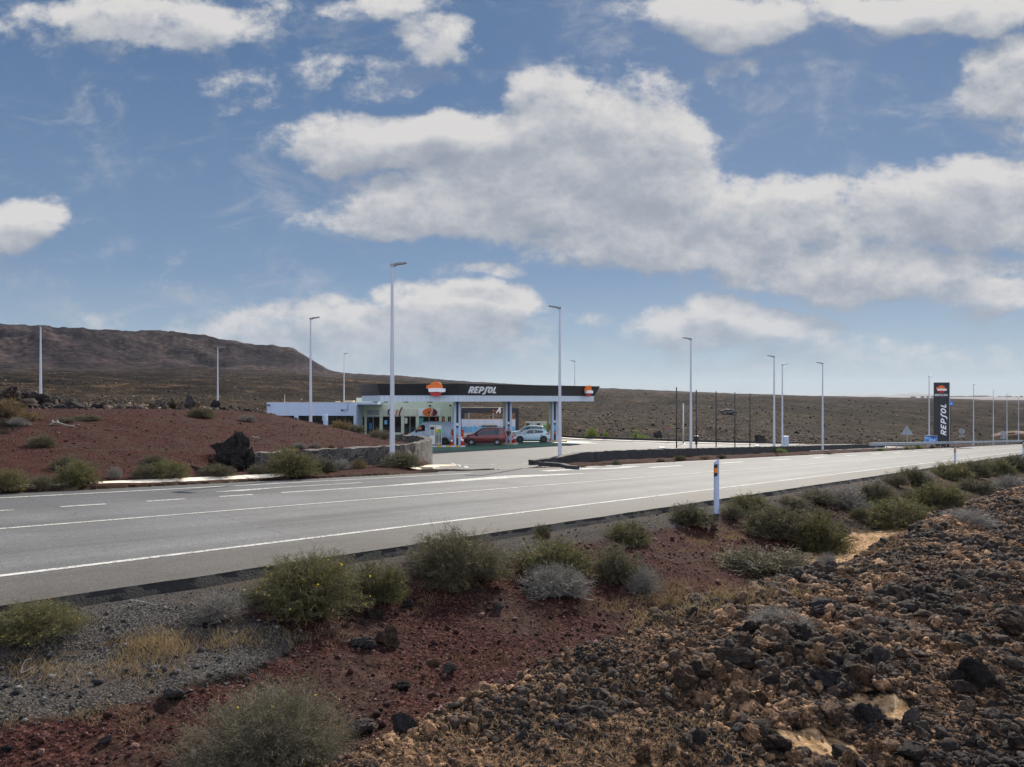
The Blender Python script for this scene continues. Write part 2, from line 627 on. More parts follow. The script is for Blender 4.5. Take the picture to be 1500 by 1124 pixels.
def mat(name, col, rough=0.6, metal=0.0, var=0.12, scale=3.0, bump=0.0, bscale=30.0, spec=0.5, coat=0.0, dirt=None, trans=0.0):
    m, t, b, out = base_mat(name)
    tc = t.node('ShaderNodeTexCoord').outputs['Object']
    n = t.noise(tc, scale, 5.0, 0.6)
    f = t.ramp(n, [(0.3, (0, 0, 0)), (0.7, (1, 1, 1))])
    c0 = tuple(c * (1 - var) for c in col)
    c1 = tuple(min(1, c * (1 + var)) for c in col)
    cc = t.mix(f, c0, c1)
    if dirt:
        n2 = t.noise(tc, scale * 0.6, 6.0, 0.7)
        f2 = t.smooth(n2, 0.52, 0.72, 0.0, 0.7)
        cc = t.mix(f2, cc, dirt)
    t.l.new(cc, b.inputs['Base Color'])
    b.inputs['Roughness'].default_value = rough
    b.inputs['Metallic'].default_value = metal
    b.inputs['Specular IOR Level'].default_value = spec
    b.inputs['Coat Weight'].default_value = coat
    if trans:
        b.inputs['Transmission Weight'].default_value = trans
    if bump:
        nb = t.noise(tc, bscale, 4.0, 0.6)
        bn = t.node('ShaderNodeBump', {'Strength': bump, 'Distance': 0.02, 'Height': nb})
        t.l.new(bn.outputs[0], b.inputs['Normal'])
    return m


M = {}
M['shaded_white_paint'] = mat('shaded_white_paint', (0.42, 0.50, 0.66), 0.45, var=0.05, scale=1.5, dirt=(0.5, 0.47, 0.42))  # white walls; the blue of sky-lit shade is put into the base colour
M['shaded_pole_white'] = mat('shaded_pole_white', (0.50, 0.52, 0.58), 0.4, var=0.04, scale=1.0)  # white posts, with grey-blue shade put into the colour
M['lamp_grey'] = mat('lamp_grey', (0.22, 0.23, 0.24), 0.45, metal=0.3)
M['dark_fascia'] = mat('dark_fascia', (0.022, 0.022, 0.027), 0.5, var=0.15, scale=0.6)
M['dark_metal'] = mat('dark_metal', (0.035, 0.034, 0.036), 0.5, metal=0.3)
M['dark_panel'] = mat('dark_panel', (0.018, 0.018, 0.024), 0.45)
M['orange'] = mat('orange_plastic', (0.75, 0.16, 0.02), 0.4, var=0.05)
M['logo_white'] = mat('white_plastic', (0.82, 0.82, 0.85), 0.4, var=0.03)
M['logo_red'] = mat('red_plastic', (0.45, 0.02, 0.02), 0.4, var=0.05)
M['cone_red'] = mat('cone_red', (0.55, 0.045, 0.03), 0.5, var=0.1)
M['extinguisher_red'] = mat('extinguisher_red', (0.35, 0.012, 0.015), 0.35)
M['yellow_paint'] = mat('yellow_paint', (0.62, 0.36, 0.02), 0.5, var=0.15, dirt=(0.2, 0.15, 0.08))
M['green_floor'] = mat('green_floor', (0.05, 0.13, 0.085), 0.55, var=0.25, scale=1.2, dirt=(0.08, 0.10, 0.09))
M['concrete'] = mat('concrete', (0.42, 0.38, 0.32), 0.85, var=0.12, scale=2.5, bump=0.4, dirt=(0.25, 0.21, 0.17))
M['kerb_pale'] = mat('kerb_pale', (0.68, 0.60, 0.48), 0.85, var=0.10, scale=1.3, bump=0.5, dirt=(0.42, 0.34, 0.26))
M['glass_dark'] = mat('glass_dark', (0.012, 0.016, 0.018), 0.06, var=0.4, scale=0.5, spec=0.8)
M['screen_glass'] = mat('screen_glass', (0.05, 0.055, 0.05), 0.04, var=0.2, scale=0.7, spec=1.0)
M['rubber'] = mat('rubber', (0.018, 0.018, 0.018), 0.8)
M['rim'] = mat('alloy_rim', (0.45, 0.46, 0.48), 0.3, metal=0.7)
M['dark_rim'] = mat('dark_rim', (0.07, 0.07, 0.075), 0.35, metal=0.5)
M['car_red'] = mat('car_red', (0.15, 0.012, 0.014), 0.32, metal=0.3, var=0.04, coat=0.8)
M['shaded_car_white'] = mat('shaded_car_white', (0.42, 0.57, 0.66), 0.3, var=0.02, coat=0.8)  # white bodywork; its bluish shade is put into the paint colour
M['shaded_van_white'] = mat('shaded_van_white', (0.40, 0.50, 0.62), 0.35, var=0.05, coat=0.5, dirt=(0.5, 0.48, 0.44))  # white van, likewise with bluish shade in the base colour
M['trim_black'] = mat('trim_black', (0.02, 0.02, 0.022), 0.6)
M['light_red'] = mat('tail_light', (0.30, 0.01, 0.01), 0.2)
M['light_clear'] = mat('head_light', (0.5, 0.52, 0.55), 0.1)
M['reflector_orange'] = mat('reflector_orange', (0.8, 0.22, 0.01), 0.35)
M['sky_blue'] = mat('billboard_blue', (0.02, 0.16, 0.42), 0.4, var=0.35, scale=0.8)
M['light_blue'] = mat('light_blue', (0.18, 0.45, 0.68), 0.45, var=0.3, scale=1.2)
M['sign_blue'] = mat('sign_blue', (0.01, 0.20, 0.62), 0.4, var=0.03)
M['sign_back'] = mat('sign_back', (0.28, 0.30, 0.34), 0.5, metal=0.4)
M['galv'] = mat('galvanised', (0.42, 0.44, 0.46), 0.45, metal=0.6, var=0.15)
M['dark_wall'] = mat('dark_wall', (0.035, 0.033, 0.034), 0.9, var=0.4, scale=3.0, bump=1.0, bscale=12)
M['skin'] = mat('skin', (0.30, 0.17, 0.11), 0.55, var=0.06)
M['shirt'] = mat('dark_shirt', (0.02, 0.018, 0.022), 0.9)
M['shorts'] = mat('pale_shorts', (0.42, 0.47, 0.56), 0.9)
M['hair'] = mat('dark_hair', (0.012, 0.01, 0.009), 0.8)
M['shoe'] = mat('grey_shoe', (0.4, 0.38, 0.37), 0.8)
M['wood_orange'] = mat('rusty_steel', (0.30, 0.13, 0.04), 0.7)
M['cream'] = mat('cream_board', (0.62, 0.62, 0.52), 0.7, var=0.08, scale=1.0)
M['shop_wall'] = mat('shop_wall', (0.62, 0.68, 0.54), 0.75, var=0.04, scale=1.0)
M['pump_white'] = mat('pump_white', (0.62, 0.62, 0.60), 0.4, var=0.05)
M['maroon'] = mat('maroon', (0.16, 0.02, 0.02), 0.5)
M['teal'] = mat('teal_poster', (0.06, 0.32, 0.30), 0.5)
M['leafgreen'] = mat('green_label', (0.08, 0.40, 0.06), 0.5)
M['sand_block'] = mat('sand_block', (0.55, 0.46, 0.34), 0.9, bump=0.5)
M['driftwood'] = mat('bleached_branch', (0.30, 0.275, 0.24), 0.9, var=0.2, bump=0.5)


def white_strip_mat():
    """ribbed white cladding: upright joints every 30 cm"""
    m, t, b, out = base_mat('ribbed_shaded_white')
    uv = t.node('ShaderNodeAttribute', attribute_name='run').outputs['Fac']
    fr = t.math('FRACT', t.math('MULTIPLY', uv, 2.2))
    g = t.math('LESS_THAN', fr, 0.10)
    n = t.noise(t.node('ShaderNodeTexCoord').outputs['Object'], 0.6, 3)
    c = t.mix(n, (0.46, 0.54, 0.64), (0.58, 0.65, 0.73))  # bluish shade on the white cladding is put into these two tones
    c = t.mix(t.math('MULTIPLY', g, 0.55), c, (0.34, 0.40, 0.46))
    t.l.new(c, b.inputs['Base Color'])
    b.inputs['Roughness'].default_value = 0.45
    bn = t.node('ShaderNodeBump', {'Strength': 0.7, 'Distance': 0.03, 'Height': g}, invert=True)
    t.l.new(bn.outputs[0], b.inputs['Normal'])
    return m


M['ribbed'] = white_strip_mat()


def stone_wall_mat():
    m, t, b, out = base_mat('lava_masonry')
    tc = t.node('ShaderNodeTexCoord').outputs['Object']
    wv = t.vmath('MULTIPLY', tc, (1.0, 1.0, 1.25))
    v = t.node('ShaderNodeTexVoronoi', {'Vector': wv, 'Scale': 4.2, 'Randomness': 1.0}, feature='DISTANCE_TO_EDGE').outputs[0]
    vc = t.node('ShaderNodeTexVoronoi', {'Vector': wv, 'Scale': 4.2, 'Randomness': 1.0}).outputs['Color']
    joint = t.smooth(v, 0.02, 0.07)
    n = t.noise(tc, 14, 5, 0.65)
    st = t.ramp(t.node('ShaderNodeSeparateColor', {0: vc}).outputs[0], [(0.0, (0.030, 0.028, 0.027)), (0.5, (0.075, 0.068, 0.062)), (1.0, (0.13, 0.11, 0.095))])
    st = t.mix(t.math('MULTIPLY', n, 0.8), st, (0.05, 0.046, 0.042))
    c = t.mix(joint, (0.19, 0.17, 0.15), st)
    t.l.new(c, b.inputs['Base Color'])
    b.inputs['Roughness'].default_value = 0.95
    h = t.math('ADD', t.math('MULTIPLY', joint, 1.0), t.math('MULTIPLY', n, 0.7))
    bn = t.node('ShaderNodeBump', {'Strength': 1.0, 'Distance': 0.05, 'Height': h})
    t.l.new(bn.outputs[0], b.inputs['Normal'])
    return m


M['masonry'] = stone_wall_mat()


def asphalt_mat(name, base=(0.099, 0.100, 0.103), tracks=True):
    m, t, b, out = base_mat(name)
    tc = t.node('ShaderNodeTexCoord').outputs['Object']
    n1 = t.noise(tc, 55, 3, 0.7)
    n2 = t.noise(tc, 0.5, 5, 0.6)
    n3 = t.noise(tc, 6.0, 4, 0.7)
    lo = tuple(c * 0.62 for c in base)
    hi = tuple(min(1, c * 1.45) for c in base)
    c = t.mix(t.smooth(n1, 0.40, 0.60), lo, hi)
    n4 = t.noise(tc, 18.0, 3, 0.8)
    c = t.mix(t.math('MULTIPLY', t.smooth(n2, 0.38, 0.62), 0.45), c, (0.072, 0.070, 0.069))
    c = t.mix(t.smooth(n4, 0.55, 0.72, 0.0, 0.5), c, (0.20, 0.195, 0.185))
    c = t.mix(t.smooth(n4, 0.45, 0.28, 0.0, 0.5), c, (0.045, 0.044, 0.044))
    c = t.mix(t.math('MULTIPLY', t.smooth(n3, 0.52, 0.75), 0.25), c, (0.16, 0.15, 0.14))
    if tracks:
        w = t.node('ShaderNodeAttribute', attribute_name='across').outputs['Fac']
        wn = t.math('ADD', w, t.math('MULTIPLY', t.math('SUBTRACT', n2, 0.5), 0.35))
        f = t.node('ShaderNodeMapRange', {0: wn, 1: 7.8, 2: 18.6, 3: 0.0, 4: 1.0}).outputs[0]
        def p(v):
            return (v - 7.8) / 10.8
        k = t.ramp(f, [(0.0, (0.62, 0.56, 0.50)), (p(8.9), (0.70, 0.65, 0.60)), (p(9.3), (0.98, 0.98, 0.98)), (p(10.1), (1.12, 1.12, 1.12)), (p(11.0), (0.9, 0.9, 0.9)),
                       (p(11.9), (1.1, 1.1, 1.1)), (p(12.9), (0.92, 0.92, 0.92)), (p(13.6), (1.1, 1.1, 1.1)), (p(14.3), (0.93, 0.93, 0.94)), (p(15.05), (1.05, 1.05, 1.05)), (p(15.4), (0.72, 0.72, 0.74)), (p(17.3), (0.68, 0.68, 0.72)), (1.0, (0.5, 0.48, 0.46))])
        c = t.vmath('MULTIPLY', c, k)
        rot = t.node('ShaderNodeVectorRotate', {'Vector': tc, 'Angle': math.radians(-50.7)}, rotation_type='Z_AXIS').outputs[0]
        stk = t.noise(t.vmath('MULTIPLY', rot, (0.045, 1.1, 0.0)), 1.0, 6, 0.65)
        c = t.vmath('MULTIPLY', c, t.ramp(stk, [(0.38, (0.80, 0.80, 0.81)), (0.5, (1.0, 1.0, 1.0)), (0.62, (1.14, 1.13, 1.11))]))
        oil = t.noise(t.vmath('MULTIPLY', rot, (0.35, 1.0, 0.0)), 0.9, 5, 0.7)
        c = t.mix(t.smooth(oil, 0.60, 0.70, 0.0, 0.45), c, (0.045, 0.044, 0.044))
        vv = t.node('ShaderNodeTexVoronoi', {'Vector': tc, 'Scale': 0.22}, feature='DISTANCE_TO_EDGE').outputs[0]
        crack = t.smooth(t.math('ADD', vv, t.math('MULTIPLY', t.math('SUBTRACT', n3, 0.5), 0.05)), 0.0, 0.006, 0.35, 0.0)
        c = t.mix(crack, c, (0.03, 0.03, 0.03))
    t.l.new(c, b.inputs['Base Color'])
    t.l.new(t.smooth(n1, 0.2, 0.8, 0.72, 0.92), b.inputs['Roughness'])
    b.inputs['Specular IOR Level'].default_value = 0.22
    bn = t.node('ShaderNodeBump', {'Strength': 0.55, 'Distance': 0.008, 'Height': n1})
    t.l.new(bn.outputs[0], b.inputs['Normal'])
    return m


M['asphalt'] = asphalt_mat('asphalt')
M['asphalt_site'] = asphalt_mat('asphalt_site', (0.105, 0.100, 0.095), tracks=False)


def paint_mat(name, col):
    m, t, b, out = base_mat(name)
    tc = t.node('ShaderNodeTexCoord').outputs['Object']
    n = t.noise(tc, 22, 6, 0.75)
    n2 = t.noise(tc, 1.3, 4, 0.6)
    f = t.smooth(t.math('ADD', n, t.math('MULTIPLY', n2, 0.25)), 0.58, 0.72)
    c = t.mix(f, col, (0.14, 0.135, 0.13))
    t.l.new(c, b.inputs['Base Color'])
    b.inputs['Roughness'].default_value = 0.85
    b.inputs['Specular IOR Level'].default_value = 0.25
    return m


M['road_paint'] = paint_mat('road_paint', (0.45, 0.44, 0.41))


def ground_mat():
    m, t, b, out = base_mat('volcanic_ground')
    tc = t.node('ShaderNodeTexCoord').outputs['Object']
    z1 = t.node('ShaderNodeAttribute', attribute_name='zone').outputs['Color']
    z2 = t.node('ShaderNodeAttribute', attribute_name='zone_b').outputs['Color']
    s1 = t.node('ShaderNodeSeparateColor', {0: z1})
    s2 = t.node('ShaderNodeSeparateColor', {0: z2})
    red, gravel, sand = s1.outputs[0], s1.outputs[1], s1.outputs[2]
    rubble, far, mountain = s2.outputs[0], s2.outputs[1], s2.outputs[2]
    nb = t.noise(tc, 0.9, 6, 0.65)
    nf = t.noise(tc, 11.0, 6, 0.7)
    nff = t.noise(tc, 60.0, 4, 0.7)
    edge = t.math('MULTIPLY', t.math('SUBTRACT', t.math('ADD', t.math('MULTIPLY', nb, 0.6), t.math('MULTIPLY', nf, 0.4)), 0.5), 1.5)

    def zmask(v):
        return t.smooth(t.math('ADD', v, t.math('MULTIPLY', edge, 0.9)), 0.42, 0.60)

    # dark lava clinker with dry soil between
    vor = t.node('ShaderNodeTexVoronoi', {'Vector': tc, 'Scale': 0.55, 'Randomness': 1.0}).outputs['Color']
    vsep = t.node('ShaderNodeSeparateColor', {0: vor}).outputs[0]
    lava_n = t.noise(tc, 0.35, 8, 0.72)
    lava_f = t.noise(tc, 2.2, 7, 0.72)
    lava = t.ramp(lava_n, [(0.40, (0.0076, 0.0059, 0.0051)), (0.47, (0.0145, 0.0106, 0.0085)), (0.53, (0.0289, 0.0204, 0.0149)), (0.61, (0.0680, 0.0485, 0.0331))])
    lava = t.mix(t.smooth(lava_f, 0.43, 0.57), t.vmath('MULTIPLY', lava, (0.28, 0.27, 0.26)), t.vmath('MULTIPLY', lava, (1.4, 1.36, 1.3)))
    scrub = t.noise(tc, 0.018, 6, 0.6)
    lava = t.mix(t.smooth(scrub, 0.44, 0.66, 0.0, 0.25), lava, (0.050, 0.046, 0.024))
    # older country farther off, stretched by distance
    fn = t.noise(tc, 0.045, 8, 0.68)
    fcol = t.ramp(fn, [(0.38, (0.0080, 0.0060, 0.0048)), (0.47, (0.0152, 0.0108, 0.0084)), (0.54, (0.0296, 0.0208, 0.0148)), (0.63, (0.0640, 0.0448, 0.0296))])
    fn2 = t.noise(tc, 0.30, 6, 0.7)
    fcol = t.mix(t.smooth(fn2, 0.43, 0.57), t.vmath('MULTIPLY', fcol, (0.28, 0.27, 0.27)), t.vmath('MULTIPLY', fcol, (1.38, 1.34, 1.30)))
    band = t.noise(t.vmath('MULTIPLY', tc, (0.006, 0.014, 0.0)), 1.0, 6, 0.6, dist=0.6)
    fcol = t.vmath('MULTIPLY', fcol, t.ramp(band, [(0.40, (0.52, 0.50, 0.56)), (0.50, (0.88, 0.86, 0.86)), (0.60, (1.30, 1.20, 1.05))]))
    pat = t.noise(tc, 0.028, 9, 0.68, dist=0.4)
    fcol = t.mix(t.smooth(pat, 0.51, 0.57, 0.0, 0.75), fcol, t.vmath('MULTIPLY', fcol, (0.38, 0.37, 0.42)))
    lava = t.mix(t.smooth(pat, 0.51, 0.57, 0.0, 0.6), lava, t.vmath('MULTIPLY', lava, (0.45, 0.43, 0.46)))
    base = t.mix(far, lava, fcol)
    mn = t.noise(tc, 0.012, 9, 0.66)
    mcol = t.ramp(mn, [(0.40, (0.016, 0.012, 0.015)), (0.49, (0.028, 0.021, 0.023)), (0.60, (0.058, 0.041, 0.038))])
    mn2 = t.noise(tc, 0.11, 6, 0.7)
    mcol = t.mix(t.smooth(mn2, 0.42, 0.58), t.vmath('MULTIPLY', mcol, (0.42, 0.40, 0.42)), t.vmath('MULTIPLY', mcol, (1.2, 1.2, 1.2)))
    base = t.mix(mountain, base, mcol)
    # grey gravel
    gcol = t.ramp(nff, [(0.38, (0.0130, 0.0118, 0.0118)), (0.48, (0.0330, 0.0307, 0.0295)), (0.55, (0.0649, 0.0608, 0.0567)), (0.64, (0.1535, 0.1417, 0.1299))])
    gcol = t.mix(t.smooth(nb, 0.42, 0.66, 0.0, 0.7), gcol, (0.062, 0.047, 0.036))
    base = t.mix(zmask(gravel), base, gcol)
    # red cinder
    rn = t.noise(tc, 26.0, 6, 0.75)
    rcol = t.ramp(rn, [(0.38, (0.0091, 0.0051, 0.0047)), (0.47, (0.0292, 0.0124, 0.0112)), (0.55, (0.0567, 0.0228, 0.0193)), (0.65, (0.1462, 0.0777, 0.0622))])
    rcol = t.mix(t.smooth(nb, 0.46, 0.60, 0.0, 0.6), rcol, t.ramp(nf, [(0.42, (0.020, 0.014, 0.012)), (0.6, (0.075, 0.052, 0.040))]))
    rcol = t.mix(t.smooth(t.noise(tc, 3.1, 5, 0.7), 0.50, 0.62, 0.0, 0.55), rcol, t.vmath('MULTIPLY', rcol, (0.5, 0.52, 0.55)))
    base = t.mix(zmask(red), base, rcol)
    # yellowish sand
    scol = t.ramp(nf, [(0.40, (0.16, 0.095, 0.048)), (0.5, (0.28, 0.175, 0.095)), (0.60, (0.42, 0.29, 0.17))])
    base = t.mix(zmask(sand), base, scol)
    # rubble soil
    un = t.noise(tc, 17.0, 7, 0.75)
    ucol = t.ramp(un, [(0.38, (0.0125, 0.0094, 0.0073)), (0.46, (0.0376, 0.0240, 0.0167)), (0.54, (0.0991, 0.0606, 0.0376)), (0.63, (0.2506, 0.1513, 0.0887))])
    base = t.mix(zmask(rubble), base, ucol)
    t.l.new(base, b.inputs['Base Color'])
    b.inputs['Roughness'].default_value = 1.0
    b.inputs['Specular IOR Level'].default_value = 0.03
    # relief: gravel close by, clinker farther away
    b1 = t.node('ShaderNodeBump', {'Strength': 0.9, 'Distance': 0.022, 'Height': t.math('ADD', t.math('MULTIPLY', nf, 1.2), t.math('MULTIPLY', nff, 0.6))})
    b2 = t.node('ShaderNodeBump', {'Strength': 0.8, 'Distance': 0.55, 'Height': t.math('MULTIPLY', t.math('ADD', lava_n, t.math('MULTIPLY', lava_f, 0.45)), t.math('MULTIPLY', t.math('SUBTRACT', 1.0, mountain), s2.outputs[1])), 'Normal': b1.outputs[0]})
    b3 = t.node('ShaderNodeBump', {'Strength': 0.8, 'Distance': 10.0, 'Height': t.math('MULTIPLY', t.math('ADD', mn, t.math('MULTIPLY', mn2, 0.22)), mountain), 'Normal': b2.outputs[0]})
    t.l.new(b3.outputs[0], b.inputs['Normal'])
    return m


M['ground'] = ground_mat()


def build_ground():
    half = math.radians(43.0)
    dense = np.linspace(-half, half, 900)
    rest = np.linspace(half, 2 * PI - half, 60)[1:-1]
    ang = np.concatenate([dense, rest])
    r = [1.2]
    while r[-1] < 9000:
        k = 0.0065 if r[-1] < 60 else (0.011 if r[-1] < 300 else (0.016 if r[-1] < 1600 else 0.06))
        r.append(r[-1] * (1 + k))
    r = np.array(r)
    R, A = np.meshgrid(r, ang, indexing='ij')
    X = R * np.sin(A)
    Yg = R * np.cos(A)
    Z = ground(X, Yg)
    s, w = sw(X, Yg)
    n1 = fbm(X / 1.4, Yg / 1.4, 91, 4)
    red = np.zeros_like(X)
    gravel = np.zeros_like(X)
    sand = np.zeros_like(X)
    rubble = np.zeros_like(X)
    # verge on the camera's side
    verge = (w > 3.0 - 0.3 * n1) & (w < 7.9)
    red = np.where(verge, 0.9 - 0.75 * sstep(w, 6.3, 7.6), red)
    gravel = np.where(verge, 0.95 * sstep(w, 6.2, 7.5), gravel)
    # grey gravel patch at the left, scrubby soil to the far right of the ditch
    gp = np.exp(-(((s - 2.9) / 1.7) ** 2 + ((w - 6.4) / 0.6) ** 2))
    gravel = np.where(verge, np.maximum(gravel, gp * 1.1), gravel)
    red = np.where(verge, red * (1 - 0.85 * sstep(gp, 0.15, 0.75)), red)
    sp = 1.1 * np.exp(-(((s - 17.5) / 6.5) ** 2 + ((w - 4.4) / 0.8) ** 2))
    sp2 = np.exp(-(((s - 9.8) / 1.6) ** 2 + ((w - 4.2) / 0.45) ** 2)) * 0.7
    sp3 = np.exp(-(((s - 3.0) / 1.2) ** 2 + ((w - 5.7) / 0.28) ** 2)) * 0.62
    sand = np.where(verge, np.maximum(sp, sp2) * 0.9, sand)
    red = np.where(verge & (s > 15), red * (1 - sstep(s, 15, 24)), red)
    rubble = np.where(verge & (s > 15), 0.45 * sstep(s, 15, 24) * (1 - sstep(sp, 0.2, 0.5)), rubble)
    red = np.where(verge, red * (1 - sstep(sp, 0.25, 0.6)), red)
    # rubble heap
    heap = w <= 3.35 - 0.3 * n1 - 0.28 * sstep(s, 7, 11)
    rubble = np.where(heap, 1.0, rubble)
    heap_soil = heap
    p1 = at(1200, 1090)
    p2 = at(1290, 1040)
    for p in (p1, p2):
        sand = np.where(heap, np.maximum(sand, 0.95 * np.exp(-(((X - p.x) / 0.27) ** 2 + ((Yg - p.y) / 0.17) ** 2))), sand)
    rubble = np.where(heap_soil, rubble - sand * 1.1, rubble)
    # left mound
    mound = (w > 18.3) & (X < -3.2) & (Yg < 70)
    lf = 1 - sstep(w + n1 * 2.0, 33.5, 39.0)
    px_ = HX + FPX * X / np.maximum(Yg, 1)
    lf = lf * np.where(px_ < 60, 1 - 0.9 * sstep(60 - px_, 0, 60) * sstep(w, 24, 27), 1)
    red = np.where(mound, 0.95 * lf, red)
    # verge across the road
    vr = (w > 17.8) & (w < 23.5) & (X > -0.5) & (s < 150)
    red = np.where(vr, 0.62, red)
    dist = np.hypot(X, Yg)
    far = sstep(dist, 110, 330)
    mountain = np.where(np.maximum(Yg, 0.35 * dist) > 0, sstep(dist, 760, 1050), 0)
    a1 = np.stack([red, gravel, sand, np.ones_like(X)], -1).reshape(-1, 4)
    a2 = np.stack([rubble, far, mountain, np.ones_like(X)], -1).reshape(-1, 4)
    nr, na = X.shape
    V = np.stack([X, Yg, Z], -1).reshape(-1, 3)
    i = np.arange(nr - 1)[:, None] * na
    j = np.arange(na)[None, :]
    jn = (j + 1) % na
    F = np.stack([i + j, i + na + j, i + na + jn, i + jn], -1).reshape(-1, 4)
    # close the middle
    V = np.vstack([V, [[0, 0, float(ground(0.0, 0.01))]]])
    a1 = np.vstack([a1, [[0, 0, 0, 1]]])
    a2 = np.vstack([a2, [[1, 0, 0, 1]]])
    ctr = len(V) - 1
    jj = np.arange(na)
    tri = np.stack([np.full(na, ctr), jj, (jj + 1) % na, (jj + 1) % na], -1)
    cen = np.stack([np.full(na, ctr), jj, (jj + 1) % na], -1)
    o = np_mesh('ground', V, F[:, ::-1][:, [3, 2, 1, 0]], M['ground'], smooth=True, attrs={'zone': a1, 'zone_b': a2})
    o['kind'] = 'structure'
    o2 = None
    return o


build_ground()


# ------------------------------------------------------------------ roads
def strip(name, s0, s1, w0, w1, m, dz, ds=1.0, nw=8, wf=None, zf=None, kind='structure'):
    S = np.arange(s0, s1 + ds * 0.5, ds)
    T = np.linspace(0, 1, nw + 1)
    SS, TT = np.meshgrid(S, T, indexing='ij')
    a = np.interp(SS, *w0) if isinstance(w0, tuple) else w0
    b_ = np.interp(SS, *w1) if isinstance(w1, tuple) else w1
    W = a + (b_ - a) * TT
    if wf is not None:
        W = wf(SS, W, TT)
    X, Y = xy(SS, W)
    Z = (zroad(SS) if zf is None else zf(X, Y)) + dz
    V = np.stack([X, Y, Z], -1).reshape(-1, 3)
    n = nw + 1
    i = np.arange(len(S) - 1)[:, None] * n
    j = np.arange(nw)[None, :]
    F = np.stack([i + j, i + n + j, i + n + j + 1, i + j + 1], -1).reshape(-1, 4)
    o = np_mesh(name, V, F, m, attrs={'across': W.ravel()})
    if kind:
        o['kind'] = kind
    return o


def ragged(SS, W, TT):
    """broken edge of the asphalt on the camera's side"""
    n = 0.025 * fbm(SS * 1.1, SS * 0 + 1.0, 5, 4)
    return W + n * (TT < 0.01)


strip('road', -60, 250, 7.8, ([-60, 12, 18, 19, 25, 26, 250], [18.52, 18.56, 18.9, 18.6, 17.9, 17.75, 17.75]), M['asphalt'], 0.0, ds=0.25, nw=10, wf=ragged)
# the broken side of the asphalt layer: a dark lip 14 cm high
sl = np.arange(-20, 130, 0.12)
nr_ = 0.025 * fbm(sl * 1.1, sl * 0 + 1.0, 5, 4)
rows = []
for k, (dw, dz) in enumerate(((0.0, 0.0), (-0.025, -0.05), (-0.07, -0.11), (-0.15, -0.30))):
    W = 7.8 + nr_ + dw + (0.008 * vnoise(sl * 3, sl * 0 + k * 3.0, 15) if k else 0)
    X, Y = xy(sl, W)
    rows.append(np.stack([X, Y, zroad(sl) + dz - (0.004 * k * vnoise(sl * 4, sl * 0 + k, 16))], -1))
V = np.stack(rows, 1).reshape(-1, 3)
i = np.arange(len(sl) - 1)[:, None] * 4
j = np.arange(3)[None, :]
F = np.stack([i + j, i + j + 1, i + 4 + j + 1, i + 4 + j], -1).reshape(-1, 4)
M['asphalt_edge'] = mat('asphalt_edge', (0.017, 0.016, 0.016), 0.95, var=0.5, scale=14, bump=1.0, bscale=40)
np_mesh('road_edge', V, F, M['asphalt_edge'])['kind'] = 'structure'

# painted markings
def mark(s0, s1, wa, wb, dz=0.005, ds=0.5):
    strip('road_marking', s0, s1, wa, wb, M['road_paint'], dz, ds=min(ds, (s1 - s0) / 2), nw=1)


mark(-40, 240, 9.135, 9.25)                                  # edge line, camera's side
mark(-40, 240, 12.80, 12.90)                                # centre line
mark(-40, 19.2, 17.28, 17.40)                               # edge line of the exit lane
for k in range(-12, 3):
    mark(5.42 + k * 1.56, 5.42 + k * 1.56 + 0.88, 15.09, 15.22, ds=0.2)
mark(10.1, 13.4, 15.09, 15.24)
strip('road_marking', 13.4, 19.0, ([13.4, 19.0], [15.06, 15.18]), ([13.4, 19.0], [15.28, 15.95]), M['road_paint'], 0.005, ds=0.4, nw=1)
strip('road_marking', 19.0, 22.6, ([19.0, 22.6], [15.18, 15.05]), ([19.0, 22.6], [15.95, 15.22]), M['road_paint'], 0.005, ds=0.4, nw=1)
strip('road_marking', 9.0, 10.7, ([9.0, 9.6, 10.7], [16.1, 16.0, 16.25]), ([9.0, 9.6, 10.7], [16.15, 16.28, 16.35]), M['road_paint'], 0.006, ds=0.3, nw=1)
strip('road_marking', 10.7, 13.4, 16.27, 16.37, M['road_paint'], 0.006, ds=0.3, nw=1)
mark(22.3, 25.6, 16.5, 16.95)
mark(25.4, 27.8, 16.15, 16.5)
mark(24.4, 190, 17.28, 17.42)
for k in range(14):
    mark(28.5 + k * 7.2, 31.6 + k * 7.2, 15.6, 15.92)
mark(27.5, 29.0, 16.4, 16.8)


# ------------------------------------------------------------------ the forecourt of the filling station
def site_sheet(name, poly, m, dz, step=1.0, zf=zsite):
    """triangulated sheet following the levelled ground"""
    import bmesh
    bm = bmesh.new()
    vs = [bm.verts.new((p[0], p[1], 0)) for p in poly]
    bm.faces.new(vs)
    bmesh.ops.triangulate(bm, faces=bm.faces[:])
    xs = [p[0] for p in poly]
    ys = [p[1] for p in poly]
    for ax, lo, hi in ((0, min(xs), max(xs)), (1, min(ys), max(ys))):
        v = math.floor(lo) + step
        while v < hi:
            co = (v, 0, 0) if ax == 0 else (0, v, 0)
            no = (1, 0, 0) if ax == 0 else (0, 1, 0)
            bmesh.ops.bisect_plane(bm, geom=bm.verts[:] + bm.edges[:] + bm.faces[:], plane_co=co, plane_no=no)
            v += step
    co = np.array([v.co[:] for v in bm.verts])
    zz = zf(co[:, 0], co[:, 1]) + dz
    for v, z in zip(bm.verts, zz):
        v.co.z = z
    me = bpy.data.meshes.new(name)
    bmesh.ops.recalc_face_normals(bm, faces=bm.faces[:])
    bm.to_mesh(me)
    bm.free()
    o = bpy.data.objects.new(name, me)
    C.objects.link(o)
    link_material(o, m)
    o['kind'] = 'structure'
    return o


site_poly = list(SITE)
# the entrance mouth meets the edge of the road
def on_road(s, w):
    return xy(s, w)


